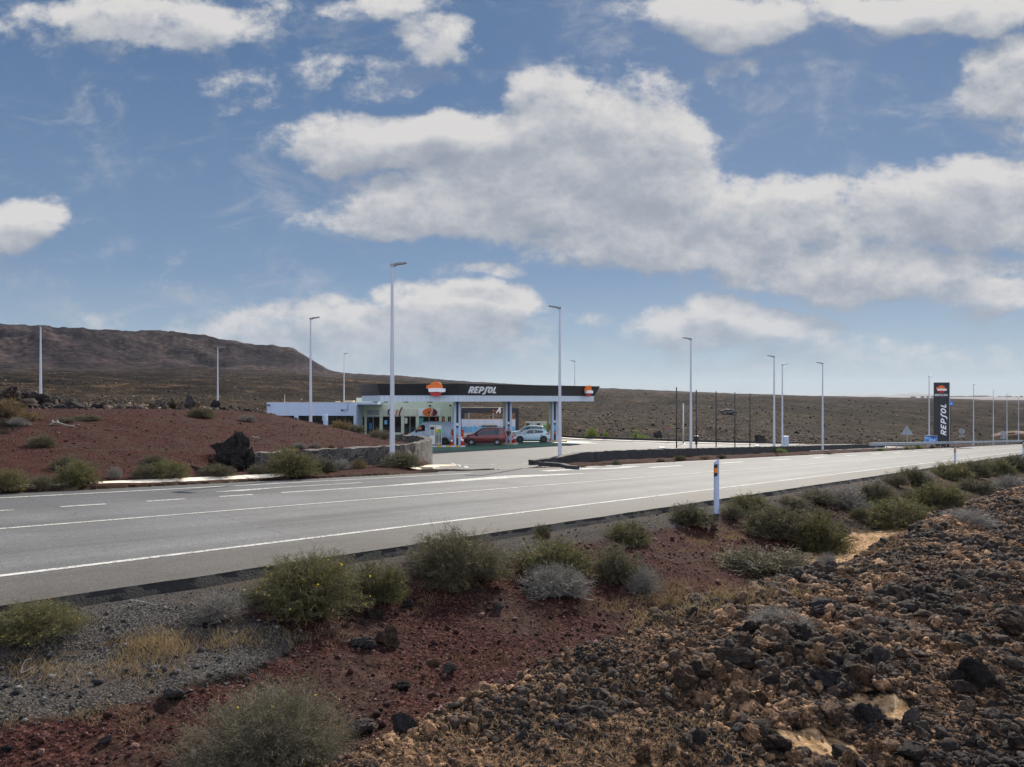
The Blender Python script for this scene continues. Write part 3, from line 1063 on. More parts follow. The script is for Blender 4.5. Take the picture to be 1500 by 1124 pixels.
mouth = [on_road(25.5, 17.8), on_road(22, 18.05), on_road(18.7, 18.3), on_road(18.9, 19.5)]
asp = [(-3.0, 27.2), (-3.3, 33), (-4.6, 40), (-13, 52), (-34, 72), (-38, 104), (-8, 108), (2, 100), (8.5, 92.5),
       (20, 86), (31, 87.5), (48, 107), (50.4, 94.9), (29.7, 70.0), (15.5, 52.4), (7.0, 41.5), (1.7, 33.2), (1.6, 31.0)]
site_sheet('forecourt', asp + mouth, M['asphalt_site'], 0.03, step=1.5)
M['asphalt_pale'] = asphalt_mat('asphalt_pale', (0.20, 0.19, 0.175), tracks=False)

# kerb of pale concrete slabs along the exit lane (one course, each slab its own block)
def kerb_run(name, s_list, wfun, h, depth, m, zf=None, label=None):
    mb = MB()
    for a, b in zip(s_list[:-1], s_list[1:]):
        n = 4
        g = 0.012
        ss = np.linspace(a + g, b - g, n + 1)
        prof = [(0.0, -0.08), (0.0, 0.02), (0.03, 0.045), (0.34, h * 0.75), (depth, h * 0.78), (depth, -0.08)]
        vs = []
        dz = rnd.uniform(-0.008, 0.008)
        for s_ in ss:
            for dw, z in prof:
                x, y = xy(s_, wfun(s_) + dw)
                vs.append((x, y, float(zroad(s_)) + z + (dz if z > 0 else 0)))
        k = len(prof)
        fs = []
        for i in range(n):
            for j in range(k):
                fs.append((i * k + j, i * k + (j + 1) % k, (i + 1) * k + (j + 1) % k, (i + 1) * k + j))
        fs.append(tuple(range(k)))
        fs.append(tuple(reversed(range(n * k, (n + 1) * k))))
        mb.add(vs, fs)
    o = mb.build(name, m)
    o['kind'] = 'structure'
    return o


ks = [-14 + 1.95 * i for i in range(17)] + [18.75]
kerb_run('kerb', ks, lambda s: float(np.interp(s, [0, 12, 18.75], [18.5, 18.55, 19.5])), 0.15, 0.42, M['kerb_pale'])


def polyline_block(mb, pts, width, zb, zt, prof=None):
    """a low block along a polyline; zb, zt are functions of (x, y)"""
    n = len(pts)
    P = [Vector((p[0], p[1])) for p in pts]
    vs, fs = [], []
    for i in range(n):
        d = (P[min(i + 1, n - 1)] - P[max(i - 1, 0)]).normalized()
        nn = Vector((-d.y, d.x))
        a = P[i] - nn * width / 2
        b = P[i] + nn * width / 2
        z0 = zb(P[i].x, P[i].y)
        z1 = zt(P[i].x, P[i].y)
        c = min(0.03, width * 0.15)
        a2, b2 = a + nn * c, b - nn * c
        vs += [(a.x, a.y, z0), (a.x, a.y, z1 - c), (a2.x, a2.y, z1), (b2.x, b2.y, z1), (b.x, b.y, z1 - c), (b.x, b.y, z0)]
    for i in range(n - 1):
        for j in range(6):
            fs.append((i * 6 + j, (i + 1) * 6 + j, (i + 1) * 6 + (j + 1) % 6, i * 6 + (j + 1) % 6))
    fs.append(tuple(range(6)))
    fs.append(tuple(reversed(range((n - 1) * 6, n * 6))))
    mb.add(vs, fs)


def zs_(x, y):
    return float(zsite(x, y))


def resample(pts, step):
    out = []
    for a, b in zip(pts[:-1], pts[1:]):
        L = math.hypot(b[0] - a[0], b[1] - a[1])
        n = max(1, int(L / step))
        for i in range(n):
            t = i / n
            out.append((a[0] + (b[0] - a[0]) * t, a[1] + (b[1] - a[1]) * t))
    out.append(pts[-1])
    return out


# concrete band and low dark edging along the back of the forecourt
back = resample([(6.0, 97.0), (8.5, 92.5), (13, 89.2), (20, 86), (25, 86), (31, 87.5), (36, 93)], 1.5)
mb = MB(); polyline_block(mb, back, 1.5, lambda x, y: zs_(x, y) - 0.2, lambda x, y: zs_(x, y) + 0.13)
mb.build('pavement', M['concrete'])['kind'] = 'structure'
mb = MB(); polyline_block(mb, [(p[0] + 0.25, p[1] + 1.3) for p in back], 0.25, lambda x, y: zs_(x, y) - 0.3, lambda x, y: zs_(x, y) + 0.42)
o = mb.build('low_wall', M['dark_wall'])
tag(o, 'long low dark edging wall along the far side of the forecourt', 'wall')
# pale pavement corner beside the stone wall, with dropped kerb
import bmesh
mb = MB()
polyline_block(mb, resample([on_road(19.2, 20.0), (-3.35, 30.4), (-2.9, 33.5), (-3.3, 38)], 0.8), 0.85, lambda x, y: gz(x, y) - 0.3, lambda x, y: zs_(x, y) + 0.14)
mb.build('pavement', M['sand_block'])['kind'] = 'structure'
# edge lines at the mouth and a manhole rim
def flat_ribbon(name, pts, width, m, dz, zf=zs_):
    P = [Vector(p) for p in resample(pts, 0.8)]
    vs, fs = [], []
    for i, p in enumerate(P):
        d = (P[min(i + 1, len(P) - 1)] - P[max(i - 1, 0)]).normalized()
        nn = Vector((-d.y, d.x)) * width / 2
        for q in (p - nn, p + nn):
            vs.append((q.x, q.y, zf(q.x, q.y) + dz))
    for i in range(len(P) - 1):
        fs.append((2 * i, 2 * i + 1, 2 * i + 3, 2 * i + 2))
    o = mesh_obj(name, vs, fs, m)
    o['kind'] = 'structure'
    return o


def on_site(px, py):
    """point of the forecourt surface in a direction"""
    dx, dz = (px - HX) / FPX, (HY - py) / FPX
    Y = np.linspace(15, 140, 5000)
    zz = zsite(dx * Y, Y)
    k = int(np.argmax(dz * Y < zz))
    return (dx * Y[k], Y[k])


flat_ribbon('road_marking', [on_site(660, 679), on_site(673, 682), on_site(684, 687)], 0.16, M['road_paint'], 0.036)
flat_ribbon('road_marking', [on_site(675, 681), on_site(720, 681.5), on_site(790, 682.5)], 0.12, M['road_paint'], 0.036)
flat_ribbon('road_marking', [on_site(843, 649.5), on_site(875, 650.5)], 1.3, M['road_paint'], 0.036)
flat_ribbon('road_marking', [on_site(892, 646), on_site(960, 649.5)], 0.9, M['road_paint'], 0.036)
flat_ribbon('road_marking', [on_site(960, 650.5), on_site(1060, 653)], 0.9, M['road_paint'], 0.036)

# dark kerb piece at the nose of the right-hand island
mb = MB()
def on_plane(px, py):
    t = (px - HX) / FPX
    k = 0.04 * (RU[0] * t + RU[1])
    Y = 1.75 / ((py - HY) / FPX - k)
    return (t * Y, Y)


pk = [on_plane(790, 681.5), on_plane(808, 682.5), on_plane(824, 684), on_plane(835, 687), on_plane(846, 688)]
polyline_block(mb, resample(pk, 0.4), 0.22, lambda x, y: gz(x, y) - 0.3, lambda x, y: float(zroad(sw(x, y)[0])) + 0.14)
tag(mb.build('kerb_stone', M['dark_wall']), None, None, None, 'structure')

# ------------------------------------------------------------------ walls
wl = [(-8.95, 22.9), (-8.2, 23.5), (-6.7, 25.5), (-5.6, 26.9), (-4.75, 28.1), (-4.2, 29.3), (-3.9, 30.8), (-3.75, 32.5), (-3.8, 34.4), (-4.15, 36.0), (-4.8, 37.3), (-5.8, 38.2)]


def wall_mesh(name, pts, th, zb, zt, m, step=0.22, rag=0.03, seed=1):
    """masonry wall: dense enough for an uneven face and top"""
    P = [Vector(p) for p in resample(pts, step)]
    # smooth the line
    for _ in range(6):
        P = [P[0]] + [(P[i - 1] + P[i] * 2 + P[i + 1]) / 4 for i in range(1, len(P) - 1)] + [P[-1]]
    n = len(P)
    nz = 6
    vs, fs = [], []
    ring = []
    for i in range(n):
        d = (P[min(i + 1, n - 1)] - P[max(i - 1, 0)]).normalized()
        nn = Vector((-d.y, d.x))
        z0, z1 = zb(P[i].x, P[i].y), zt(P[i].x, P[i].y)
        row = []
        for k in range(nz + 1):
            row.append((-1, k / nz))
        row += [(-0.35, 1.0), (0.35, 1.0)]
        for k in range(nz, -1, -1):
            row.append((1, k / nz))
        for q, (sx, tz) in enumerate(row):
            r = float(vnoise(i * 0.9 + q * 3.3, q * 1.7, seed)) * rag
            rz = float(vnoise(i * 0.7, q * 2.3 + 9, seed + 3)) * rag * 1.3 if tz > 0.99 else 0
            off = nn * (sx * th / 2 + (r if abs(sx) > 0.9 else 0))
            p = P[i] + off
            vs.append((p.x, p.y, z0 + (z1 - z0) * tz + rz))
    k = len(vs) // n
    for i in range(n - 1):
        for j in range(k - 1):
            fs.append((i * k + j, (i + 1) * k + j, (i + 1) * k + j + 1, i * k + j + 1))
    fs.append(tuple(range(k)))
    fs.append(tuple(reversed(range((n - 1) * k, n * k))))
    return mesh_obj(name, vs, fs, m)


o = wall_mesh('stone_wall', wl, 0.36, lambda x, y: -3.2, lambda x, y: float(np.interp(y, [22, 28, 31, 38], [-1.64, -1.72, -1.76, -1.78])), M['masonry'], seed=4, rag=0.045)
tag(o, 'curved lava stone retaining wall holding the red cinder mound left of the entrance', 'wall')
wr = [(x_, y_) for x_, y_ in (on_road(s_, w_) for s_, w_ in ((25.9, 20.1), (27.2, 19.8), (29.5, 19.9), (33, 20.2), (38, 20.5), (45, 20.6), (55, 20.9), (66, 21.2)))]
o = wall_mesh('stone_wall', wr, 0.4, lambda x, y: float(zroad(sw(x, y)[0])) - 1.2,
              lambda x, y: float(zroad(sw(x, y)[0])) + float(np.interp(sw(x, y)[0], [25.9, 27.2, 29.5, 34, 45, 66], [0.16, 0.26, 0.47, 0.5, 0.5, 0.46])), M['dark_wall'], seed=14, rag=0.03, step=0.35)
tag(o, 'long low black lava wall between the road and the forecourt, right of the entrance', 'wall')
wr2 = [(x_, y_) for x_, y_ in (on_road(s_, w_) for s_, w_ in ((66.5, 22.2), (80, 22.3), (97, 22.4)))]
o = wall_mesh('stone_wall', wr2, 0.4, lambda x, y: float(zroad(sw(x, y)[0])) - 1.2, lambda x, y: float(zroad(sw(x, y)[0])) + 0.42, M['dark_wall'], seed=24, rag=0.03, step=0.5)
tag(o, 'black lava wall farther right, below the pair of lamp posts and the white cabinet', 'wall')

# ------------------------------------------------------------------ lamp posts
def lamp_post(px, ytop, X_Y, zbase, head, rb, label):
    """tapered column with a slim lantern; head gives the lantern's heading in the ground plane"""
    x, y = X_Y
    ztop = (HY - ytop) / FPX * y
    H = ztop - zbase
    r = empty('street_lamp', (x, y, zbase))
    tag(r, label, 'street lamp', 'white tapered lamp posts')
    mb = MB()
    n = 14
    prof = [(rb, 0.0), (rb, 0.02 * H), (rb * 0.82, H * 0.30), (rb * 0.62, H * 0.62), (rb * 0.42, H * 0.985), (rb * 0.40, H)]
    prof = [(a_ * 0.78, b_) for a_, b_ in prof]
    mb.lathe(prof, n)
    mb.build('column', M['shaded_pole_white'], r, smooth=True)
    mb = MB()
    mb.lathe([(rb * 1.5, 0.0), (rb * 1.5, 0.03), (rb * 1.1, 0.035)], 16)
    mb.build('base_plate', M['galv'], r)
    h = Vector((head[0], head[1], 0)).normalized()
    side = Vector((-h.y, h.x, 0))
    L = 0.52
    W0, W1 = 0.04, 0.11
    vs = []
    for t, wd, zt, zb_ in ((-0.06, W0, 0.0, -0.10), (0.10, W0, 0.02, -0.09), (0.16, W1, 0.035, -0.035), (L, W1 * 0.9, 0.075, 0.03)):
        for sgn, zz in ((-1, zb_), (1, zb_), (1, zt), (-1, zt)):
            p = h * t + side * (sgn * wd)
            vs.append((p.x, p.y, H + zz))
    fs = [(0, 1, 2, 3), (15, 14, 13, 12)]
    for i in range(3):
        for j in range(4):
            fs.append((i * 4 + j, (i + 1) * 4 + j, (i + 1) * 4 + (j + 1) % 4, i * 4 + (j + 1) % 4))
    mesh_obj('lantern', vs, fs, M['lamp_grey'], r)
    return r


def px_at(px, Y):
    return ((px - HX) / FPX * Y, Y)


def px_w(px, w):
    t = (px - HX) / FPX
    Y = w / (RN[1] + RN[0] * t)
    return (t * Y, Y)


BACKH = (0.77, -0.3)
LAMPS = [
    (574.5, 387, px_w(574.5, 20.55), None, (0.9, 0.1), 0.13, 'tallest white lamp post in the picture, rising before the curved stone wall'),
    (820, 450, px_at(820, 34.6), None, (-0.9, 0.1), 0.12, 'white lamp post at the left tip of the black lava wall, right of the entrance'),
    (1012, 496, px_at(1012, 47.5), None, (-0.9, 0.1), 0.125, 'white lamp post behind the black wall among the thin dark net poles'),
    (1134, 522, px_at(1134, 59.5), None, (-0.9, 0.1), 0.13, 'taller lamp post of the close pair beside the white cabinet'),
    (1146, 534, px_at(1146, 70.0), None, (0.9, 0.1), 0.13, 'shorter lamp post of the close pair, directly left of the white cabinet'),
    (1205, 532, px_at(1205, 67.5), None, (-0.9, 0.1), 0.13, 'white lamp post standing alone at the right end of the black wall'),
    (1361, 550.5, px_at(1361, 97), None, (0.9, 0.15), 0.13, 'white lamp post just left of the dark totem sign, behind the blue billboard'),
    (1426, 563, px_at(1426, 124), None, (0.9, 0.15), 0.13, 'first white lamp post right of the totem sign beyond the guard rail'),
    (1455, 571.5, px_at(1455, 142), None, (0.9, 0.15), 0.13, 'second white lamp post right of the totem sign beyond the guard rail'),
    (1475, 577, px_at(1475, 158), None, (0.9, 0.15), 0.13, 'third white lamp post right of the totem sign, thin in the distance'),
    (1492, 581.5, px_at(1492, 174), None, (0.9, 0.15), 0.13, 'farthest white lamp post, at the right edge of the picture'),
    (455, 466, px_at(455, 44.0), None, (0.9, 0.1), 0.12, 'white lamp post in front of the blue-white building, on the back of the red mound'),
    (504, 518, px_at(504, 99), -4.3, (0.9, 0.0), 0.12, 'thin white lamp post rising behind the flat roof of the shop'),
    (319, 509, px_at(319, 58), None, (0.5, 0.2), 0.10, 'white lamp post behind the crest of the red mound above the black boulder'),
    (59.5, 478, px_at(59.5, 60), None, (0.9, 0.0), 0.14, 'white lamp post at the far left behind the heap of black boulders'),
    (842, 529, px_at(842, 87.5), 0.62, (-0.9, 0.0), 0.075, 'thin lamp post showing only above the right end of the canopy'),
]
for px, yt, P, zb, hd, rb, lab in LAMPS:
    zb = gz(*P) if zb is None else zb
    lamp_post(px, yt, P, zb, hd, rb, lab)

# thin dark poles of a ball net and a white pole
for k, (px, yt, Yd) in enumerate(((991, 568, 62), (1020, 572, 66), (1049, 574, 70), (1076.5, 575.5, 74), (1098.5, 577, 79))):
    x, y = px_at(px, Yd)
    zb = gz(x, y)
    zt = (HY - yt) / FPX * y
    r = empty('net_pole', (x, y, zb))
    tag(r, ['leftmost', 'second from the left', 'middle', 'second from the right', 'rightmost'][k] + ' of the five thin dark poles behind the black wall', 'pole', 'thin dark net poles')
    MB().tube((0, 0, 0), (0, 0, zt - zb), 0.055, 0.05, 10).build('shaft', M['dark_metal'], r, smooth=True)
    MB().lathe([(0.12, 0), (0.12, 0.02), (0.07, 0.03)], 12).build('base_plate', M['dark_metal'], r)
    MB().lathe([(0.06, zt - zb), (0.06, zt - zb + 0.03), (0.02, zt - zb + 0.05)], 10).build('cap', M['dark_metal'], r)
x, y = px_at(1001, 84.5)
r = empty('flag_pole', (x, y, zs_(x, y)))
tag(r, 'plain white pole standing between the two leftmost thin dark poles', 'pole')
zt = (HY - 591) / FPX * y - zs_(x, y)
MB().tube((0, 0, 0), (0, 0, zt), 0.085, 0.07, 12).build('shaft', M['shaded_pole_white'], r, smooth=True)
MB().lathe([(0.2, 0), (0.2, 0.03), (0.1, 0.04)], 12).build('base_plate', M['galv'], r)

# ------------------------------------------------------------------ lettering and emblem
def stroke_ribbon(pts, th):
    """closed outline of a thick polyline in the plane"""
    L, R = [], []
    n = len(pts)
    for i in range(n):
        p = Vector(pts[i])
        d0 = (p - Vector(pts[i - 1])).normalized() if i > 0 else None
        d1 = (Vector(pts[i + 1]) - p).normalized() if i < n - 1 else None
        d = ((d0 or d1) + (d1 or d0)).normalized()
        nn = Vector((-d.y, d.x))
        k = 1.0
        if d0 is not None and d1 is not None:
            c = max(0.5, nn.dot(Vector((-d0.y, d0.x))))
            k = 1.0 / c
        L.append(p + nn * th / 2 * k)
        R.append(p - nn * th / 2 * k)
    return L, R


def arc(cx, cy, rx, ry, a0, a1, n=10):
    return [(cx + rx * math.cos(math.radians(a0 + (a1 - a0) * i / n)), cy + ry * math.sin(math.radians(a0 + (a1 - a0) * i / n))) for i in range(n + 1)]


t_ = 0.2
GLYPH = {
    'R': (0.66, [[(0.1, 0), (0.1, 1)], [(0.1, 0.9), (0.34, 0.9)] + arc(0.36, 0.68, 0.2, 0.22, 90, -90, 8) + [(0.1, 0.46)], [(0.30, 0.46), (0.56, 0.0)]]),
    'E': (0.60, [[(0.1, 0), (0.1, 1)], [(0.1, 0.9), (0.54, 0.9)], [(0.1, 0.5), (0.48, 0.5)], [(0.1, 0.1), (0.54, 0.1)]]),
    'P': (0.62, [[(0.1, 0), (0.1, 1)], [(0.1, 0.9), (0.34, 0.9)] + arc(0.36, 0.66, 0.2, 0.24, 90, -90, 8) + [(0.1, 0.42)]]),
    'S': (0.46, [[(0.58, 0.93), (0.44, 0.93)] + arc(0.40, 0.76, 0.15, 0.17, 80, 180, 6) + [(0.25, 0.24)] + arc(0.10, 0.06, 0.15, 0.17, 0, -90, 6) + [(-0.04, -0.11)]]),
    'O': (0.70, [arc(0.35, 0.5, 0.25, 0.4, 0, 360, 20)]),
    'L': (0.54, [[(0.1, 1), (0.1, 0)], [(0.1, 0.1), (0.50, 0.1)]]),
}


def word_mesh(word, height, depth, shear=0.16, gap=0.16):
    """lettering in the x-z plane, starting at x = 0, front face towards -y"""
    mb = MB()
    x = 0.0
    for ch in word:
        wd, strokes = GLYPH[ch]
        for si, st in enumerate(strokes):
            L, R = stroke_ribbon(st, t_)
            e = 0.0008 * si
            for i in range(len(st) - 1):
                q = [L[i], L[i + 1], R[i + 1], R[i]]
                q = [((p.x + x + p.y * shear) * height, p.y * height) for p in q]
                mb.prism(q, -depth - e, 0.0, 'y')
        x += wd + gap
    return mb, (x - gap) * height


def emblem(parent, wd, depth, name='emblem'):
    """round sign: orange upper disc with a tab, white band, red lower bowl; x-z plane, centred"""
    r = bpy.data.objects.new(name, None)
    C.objects.link(r)
    r.parent = parent
    R = wd / 2
    up = [(-1.32 * R, 0.10 * R), (-1.22 * R, 0.56 * R)] + [(-0.78 * R, 0.62 * R)] + [(R * math.cos(math.radians(a)), R * math.sin(math.radians(a)) + 0.05 * R) for a in range(140, 9, -8)] + [(0.97 * R, 0.14 * R)]
    MB().prism(up, -depth, 0, 'y').build('orange_disc', M['orange'], r)
    band = [(-0.95 * R, -0.36 * R), (-1.02 * R, 0.10 * R), (-0.2 * R, 0.17 * R), (0.6 * R, 0.14 * R), (1.34 * R, 0.10 * R), (1.28 * R, -0.36 * R), (0.75 * R, -0.40 * R), (0.2 * R, -0.33 * R)]
    MB().prism(band, -depth * 1.25, 0, 'y').build('white_band', M['logo_white'], r)
    low = [(R * math.cos(math.radians(a)), R * math.sin(math.radians(a)) + 0.0 * R) for a in range(204, 337, 8)]
    low = [(p[0], p[1] + 0.04 * R) for p in low]
    MB().prism(low, -depth * 0.95, 0, 'y').build('red_bowl', M['logo_red'], r)
    return r


# ------------------------------------------------------------------ the canopy
Cn, En, Fn, Gn, Hn = (-5.2, 73.4), (9.5, 87.1), (-4.0, 93.0), (-16.3, 81.5), (-12.95, 73.8)
ZB, ZS, ZT_ = -0.17, 0.47, 1.58


def offset_poly(P, d):
    n = len(P)
    out = []
    ar = sum(P[i][0] * P[(i + 1) % n][1] - P[(i + 1) % n][0] * P[i][1] for i in range(n))
    sg = 1 if ar > 0 else -1
    for i in range(n):
        p0, p1, p2 = Vector(P[i - 1]), Vector(P[i]), Vector(P[(i + 1) % n])
        e0 = (p1 - p0).normalized()
        e1 = (p2 - p1).normalized()
        n0 = Vector((e0.y, -e0.x)) * sg
        n1 = Vector((e1.y, -e1.x)) * sg
        b = (n0 + n1).normalized()
        k = d / max(0.35, b.dot(n0))
        out.append((p1.x + b.x * k, p1.y + b.y * k))
    return out


can = empty('filling_station_canopy', (0, 80, -4.7))
tag(can, 'large flat petrol station canopy with black fascia, white ribbed edge and lit brand lettering', 'canopy')
off = Vector((0, -80, 4.7))
poly = [Cn, En, Fn, Gn, Hn]


def loc(p, z):
    return (p[0] + off.x, p[1] + off.y, z + off.z)


# ribbed strip, with the running length as an attribute
V, F, run = [], [], []
acc = 0.0
for i in range(5):
    a, b = poly[i], poly[(i + 1) % 5]
    L = math.hypot(b[0] - a[0], b[1] - a[1])
    k = len(V)
    V += [loc(a, ZB), loc(b, ZB), loc(b, ZS), loc(a, ZS)]
    run += [acc, acc + L, acc + L, acc]
    F.append([k, k + 1, k + 2, k + 3])
    acc += L
o = np_mesh('ribbed_edge', np.array(V), np.array(F), M['ribbed'], can, attrs={'run': np.array(run)})
# soffit and roof deck
mb = MB()
ins = offset_poly(poly, -0.02)
mb.add([loc(p, ZB + 0.03) for p in ins] + [loc(p, ZS) for p in ins], [tuple(range(5)), tuple(reversed(range(5, 10)))])
mb.build('soffit', M['shaded_white_paint'], can)
# dark fascia leaning outwards
o0 = offset_poly(poly, 0.03)
o1 = offset_poly(poly, 0.40)
i1 = offset_poly(poly, 0.25)
mb = MB()
vs = [loc(p, ZS - 0.02) for p in o0] + [loc(p, ZT_) for p in o1] + [loc(p, ZT_) for p in i1] + [loc(p, ZS + 0.15) for p in offset_poly(poly, -0.15)]
fs = []
for r_ in range(3):
    for i in range(5):
        j = (i + 1) % 5
        fs.append((r_ * 5 + i, r_ * 5 + j, (r_ + 1) * 5 + j, (r_ + 1) * 5 + i))
fs.append((15, 16, 17, 18, 19))
fs.append((4, 3, 2, 1, 0))
mb.add(vs, fs)
mb.build('fascia', M['dark_fascia'], can)
# small drain box below the right-hand part
MB().box(*loc((6.2, 84.9), ZB - 0.10), *loc((6.5, 85.2), ZB + 0.02)).build('drain_box', M['shaded_white_paint'], can)
for (bxx, byy) in ((-15.2, 82), (-13.6, 79.5), (-11.2, 77.5), (-8.6, 76.5)):
    MB().box(*loc((bxx, byy), ZB - 0.12), *loc((bxx + 0.45, byy + 0.45), ZB + 0.02)).build('ceiling_lamp', M['cream'], can)

# lettering on the front
fdir = Vector((En[0] - Cn[0], En[1] - Cn[1])).normalized()
ang_f = math.atan2(fdir.y, fdir.x)
lean = math.atan2(0.37, ZT_ - ZS)


def on_face(parent_obj, a, dirv, dist_along, z, out, normal):
    """place a child on the leaning fascia"""
    base = Vector(a) + dirv * dist_along + normal * out
    parent_obj.location = loc((base.x, base.y), z)


nf = Vector((fdir.y, -fdir.x))
wm, wl_ = word_mesh('REPSOL', 0.66, 0.10, shear=0.16, gap=0.14)
lt = wm.build('lettering', M['logo_white'], can)
lt.rotation_euler = Matrix.Rotation(ang_f, 4, 'Z').to_3x3().to_4x4().to_euler()
lt.rotation_euler = (Matrix.Rotation(ang_f, 3, 'Z') @ Matrix.Rotation(lean, 3, 'X')).to_euler()
on_face(lt, Cn, fdir, 1.05, 0.70, 0.03 + 0.37 * (0.63 - ZS) / (ZT_ - ZS) + 0.03, nf)
lt.scale = (1.28, 1, 1)
# round emblems, one before the corner on the short side, one near the right end
em1 = emblem(can, 1.42, 0.22)
em1.location = loc((-7.4, 73.05), 1.03)
em1.scale = (1, 1, 1.02)
em2 = emblem(can, 1.18, 0.30)
e2 = Vector(Cn) + fdir * 18.4 + nf * 0.48
em2.location = loc((e2.x, e2.y), 0.98)
em2.rotation_euler = (0, 0, math.atan2(nf.y, nf.x) + PI / 2)
em2.scale = (0.74, 1, 1.08)

# columns
COLS = [((-5.45, 74.9), 0.0), ((-0.36, 79.4), 0.0), ((4.80, 84.6), 0.0)]
M['pale_green'] = mat('pale_green_side', (0.50, 0.54, 0.42), 0.5)
for k, ((cx, cy), a) in enumerate(COLS):
    c = bpy.data.objects.new('column', None)
    C.objects.link(c)
    c.parent = can
    c.location = loc((cx, cy), -4.56)
    H = 4.39
    MB().bbox(-0.34, -0.2, 0, -0.10, 0.2, H, 0.02).build('pilaster', M['shaded_white_paint'], c)
    MB().bbox(0.12, -0.2, 0, 0.34, 0.2, H, 0.02).build('pilaster', M['shaded_white_paint'], c)
    MB().box(-0.10, -0.12, 0, 0.12, 0.12, H).build('dark_panel', M['dark_panel'], c)
    if k:
        MB().bbox(-0.62, 0.1, 0, -0.345, 0.6, H, 0.02).build('side_pilaster', M['pale_green'], c)
    st = bpy.data.objects.new('notice_strip', None)
    C.objects.link(st)
    st.parent = c
    mb = MB()
    MB().box(-0.08, -0.14, 0.75, 0.10, -0.121, 0.98).build('notice_strip', M['orange'], c)
    MB().box(-0.08, -0.14, 1.05, 0.10, -0.121, 1.75).build('notice_strip', M['light_blue'], c)
    MB().box(-0.08, -0.14, 2.0, 0.10, -0.121, 2.25).build('notice_strip', M['logo_white'], c)
    bpy.data.objects.remove(st)

# the green floor under it
ZP = -4.70
zpad = lambda x, y: np.maximum(zsite(x, y), -4.70) + 0.0
site_sheet('forecourt_floor', [(-15, 63.0), (-7.9, 68.0), (-3.2, 69.9), (3.5, 76.0), (6.6, 79.3), (9.2, 84.5), (2, 93), (-14, 88), (-20, 72)], M['green_floor'], 0.045, step=2)


# ------------------------------------------------------------------ islands, pumps, cones
def island(x0, x1, y0, y1, label, flip=0):
    z = zs_((x0 + x1) / 2, (y0 + y1) / 2) + 0.03
    r = empty('pump_island', ((x0 + x1) / 2, (y0 + y1) / 2, z))
    tag(r, label, 'pump island', 'kerbed islands under the canopy')
    hx, hy = (x1 - x0) / 2, (y1 - y0) / 2
    MB().bbox(-hx + 0.01, -hy + 0.01, 0, hx - 0.01, hy - 0.01, 0.14, 0.03).build('slab', M['concrete'], r)
    n = int((x1 - x0) / 0.46)
    st = (x1 - x0) / n
    for i in range(n):
        for sy in (-1, 1):
            a = -hx + i * st
            m_ = M['yellow_paint'] if (i + flip) % 2 == 0 else M['shaded_white_paint']
            ya, yb = (-hy - 0.02, -hy + 0.10) if sy < 0 else (hy - 0.10, hy + 0.02)
            if sy < 0:
                MB().box(a + 0.002, ya, 0.0, a + st - 0.002, yb, 0.155).build('kerb_block', m_, r)
    return r


I1 = island(-10.3, -4.62, 74.2, 75.7, 'yellow and white kerbed pump island nearest the camera, carrying the left column')
I2 = island(-1.75, 0.62, 78.6, 80.0, 'yellow and white kerbed island under the middle canopy column', 1)
I3 = island(3.4, 6.15, 83.8, 85.3, 'yellow and white kerbed island under the right canopy column', 0)


def pump(x, y, z, label):
    r = empty('fuel_pump', (x, y, z))
    tag(r, label, 'fuel pump', 'fuel dispensers')
    MB().bbox(-0.62, -0.25, 0.0, 0.62, 0.25, 0.10, 0.02).build('plinth', M['dark_metal'], r)
    MB().bbox(-0.58, -0.22, 0.10, -0.04, 0.22, 1.95, 0.03).build('housing', M['pump_white'], r)
    hose = MB().bbox(0.0, -0.22, 0.10, 0.60, 0.22, 1.95, 0.03).build('hose_cabinet', M['pump_white'], r)
    MB().box(-0.52, -0.235, 1.55, -0.12, -0.221, 1.85).build('display', M['dark_panel'], r)
    MB().box(-0.50, -0.235, 1.00, -0.14, -0.221, 1.48).build('keypad_panel', M['sign_back'], r)
    MB().box(0.03, -0.235, 1.28, 0.28, -0.221, 1.62).build('grade_label', M['yellow_paint'], r)
    MB().box(0.31, -0.235, 1.28, 0.57, -0.221, 1.62).build('grade_label', M['leafgreen'], r)
    for i in range(4):
        xx = 0.07 + i * 0.145
        MB().box(xx - 0.035, -0.232, 0.18, xx + 0.035, -0.2215, 1.12).build('hose_slot', M['dark_panel'], r)
        mb = MB()
        mb.tube((xx, -0.26, 1.15), (xx, -0.28, 1.30), 0.035, 0.03, 8)
        n_ = mb.build('nozzle', M['trim_black'] if i % 2 else M['leafgreen'], r)
        MB().path([(xx + 0.02, -0.25, 1.13), (xx + 0.05, -0.30, 0.6), (xx + 0.03, -0.30, 0.30), (xx - 0.03, -0.27, 0.22)], 0.014, 6).build('hose', M['rubber'], n_)
    MB().bbox(-0.62, -0.26, 1.951, 0.64, 0.26, 2.02, 0.02).build('top_cover', M['pump_white'], r)
    return r


pump(-7.62, 74.95, zs_(-7.6, 75) + 0.17, 'pale fuel pump with four hoses on the nearest island, in front of the white van')
p2 = pump(2.2, 89.5, zs_(2.5, 89.5) + 0.17, 'fuel pump partly hidden behind the white hatchback near the right column')
p3 = pump(3.5, 90.2, zs_(3.5, 90) + 0.17, 'second pump behind the white hatchback, closest to the green bush')
island(0.9, 4.6, 88.9, 90.9, 'kerbed island behind the white hatchback carrying two pumps', 1)


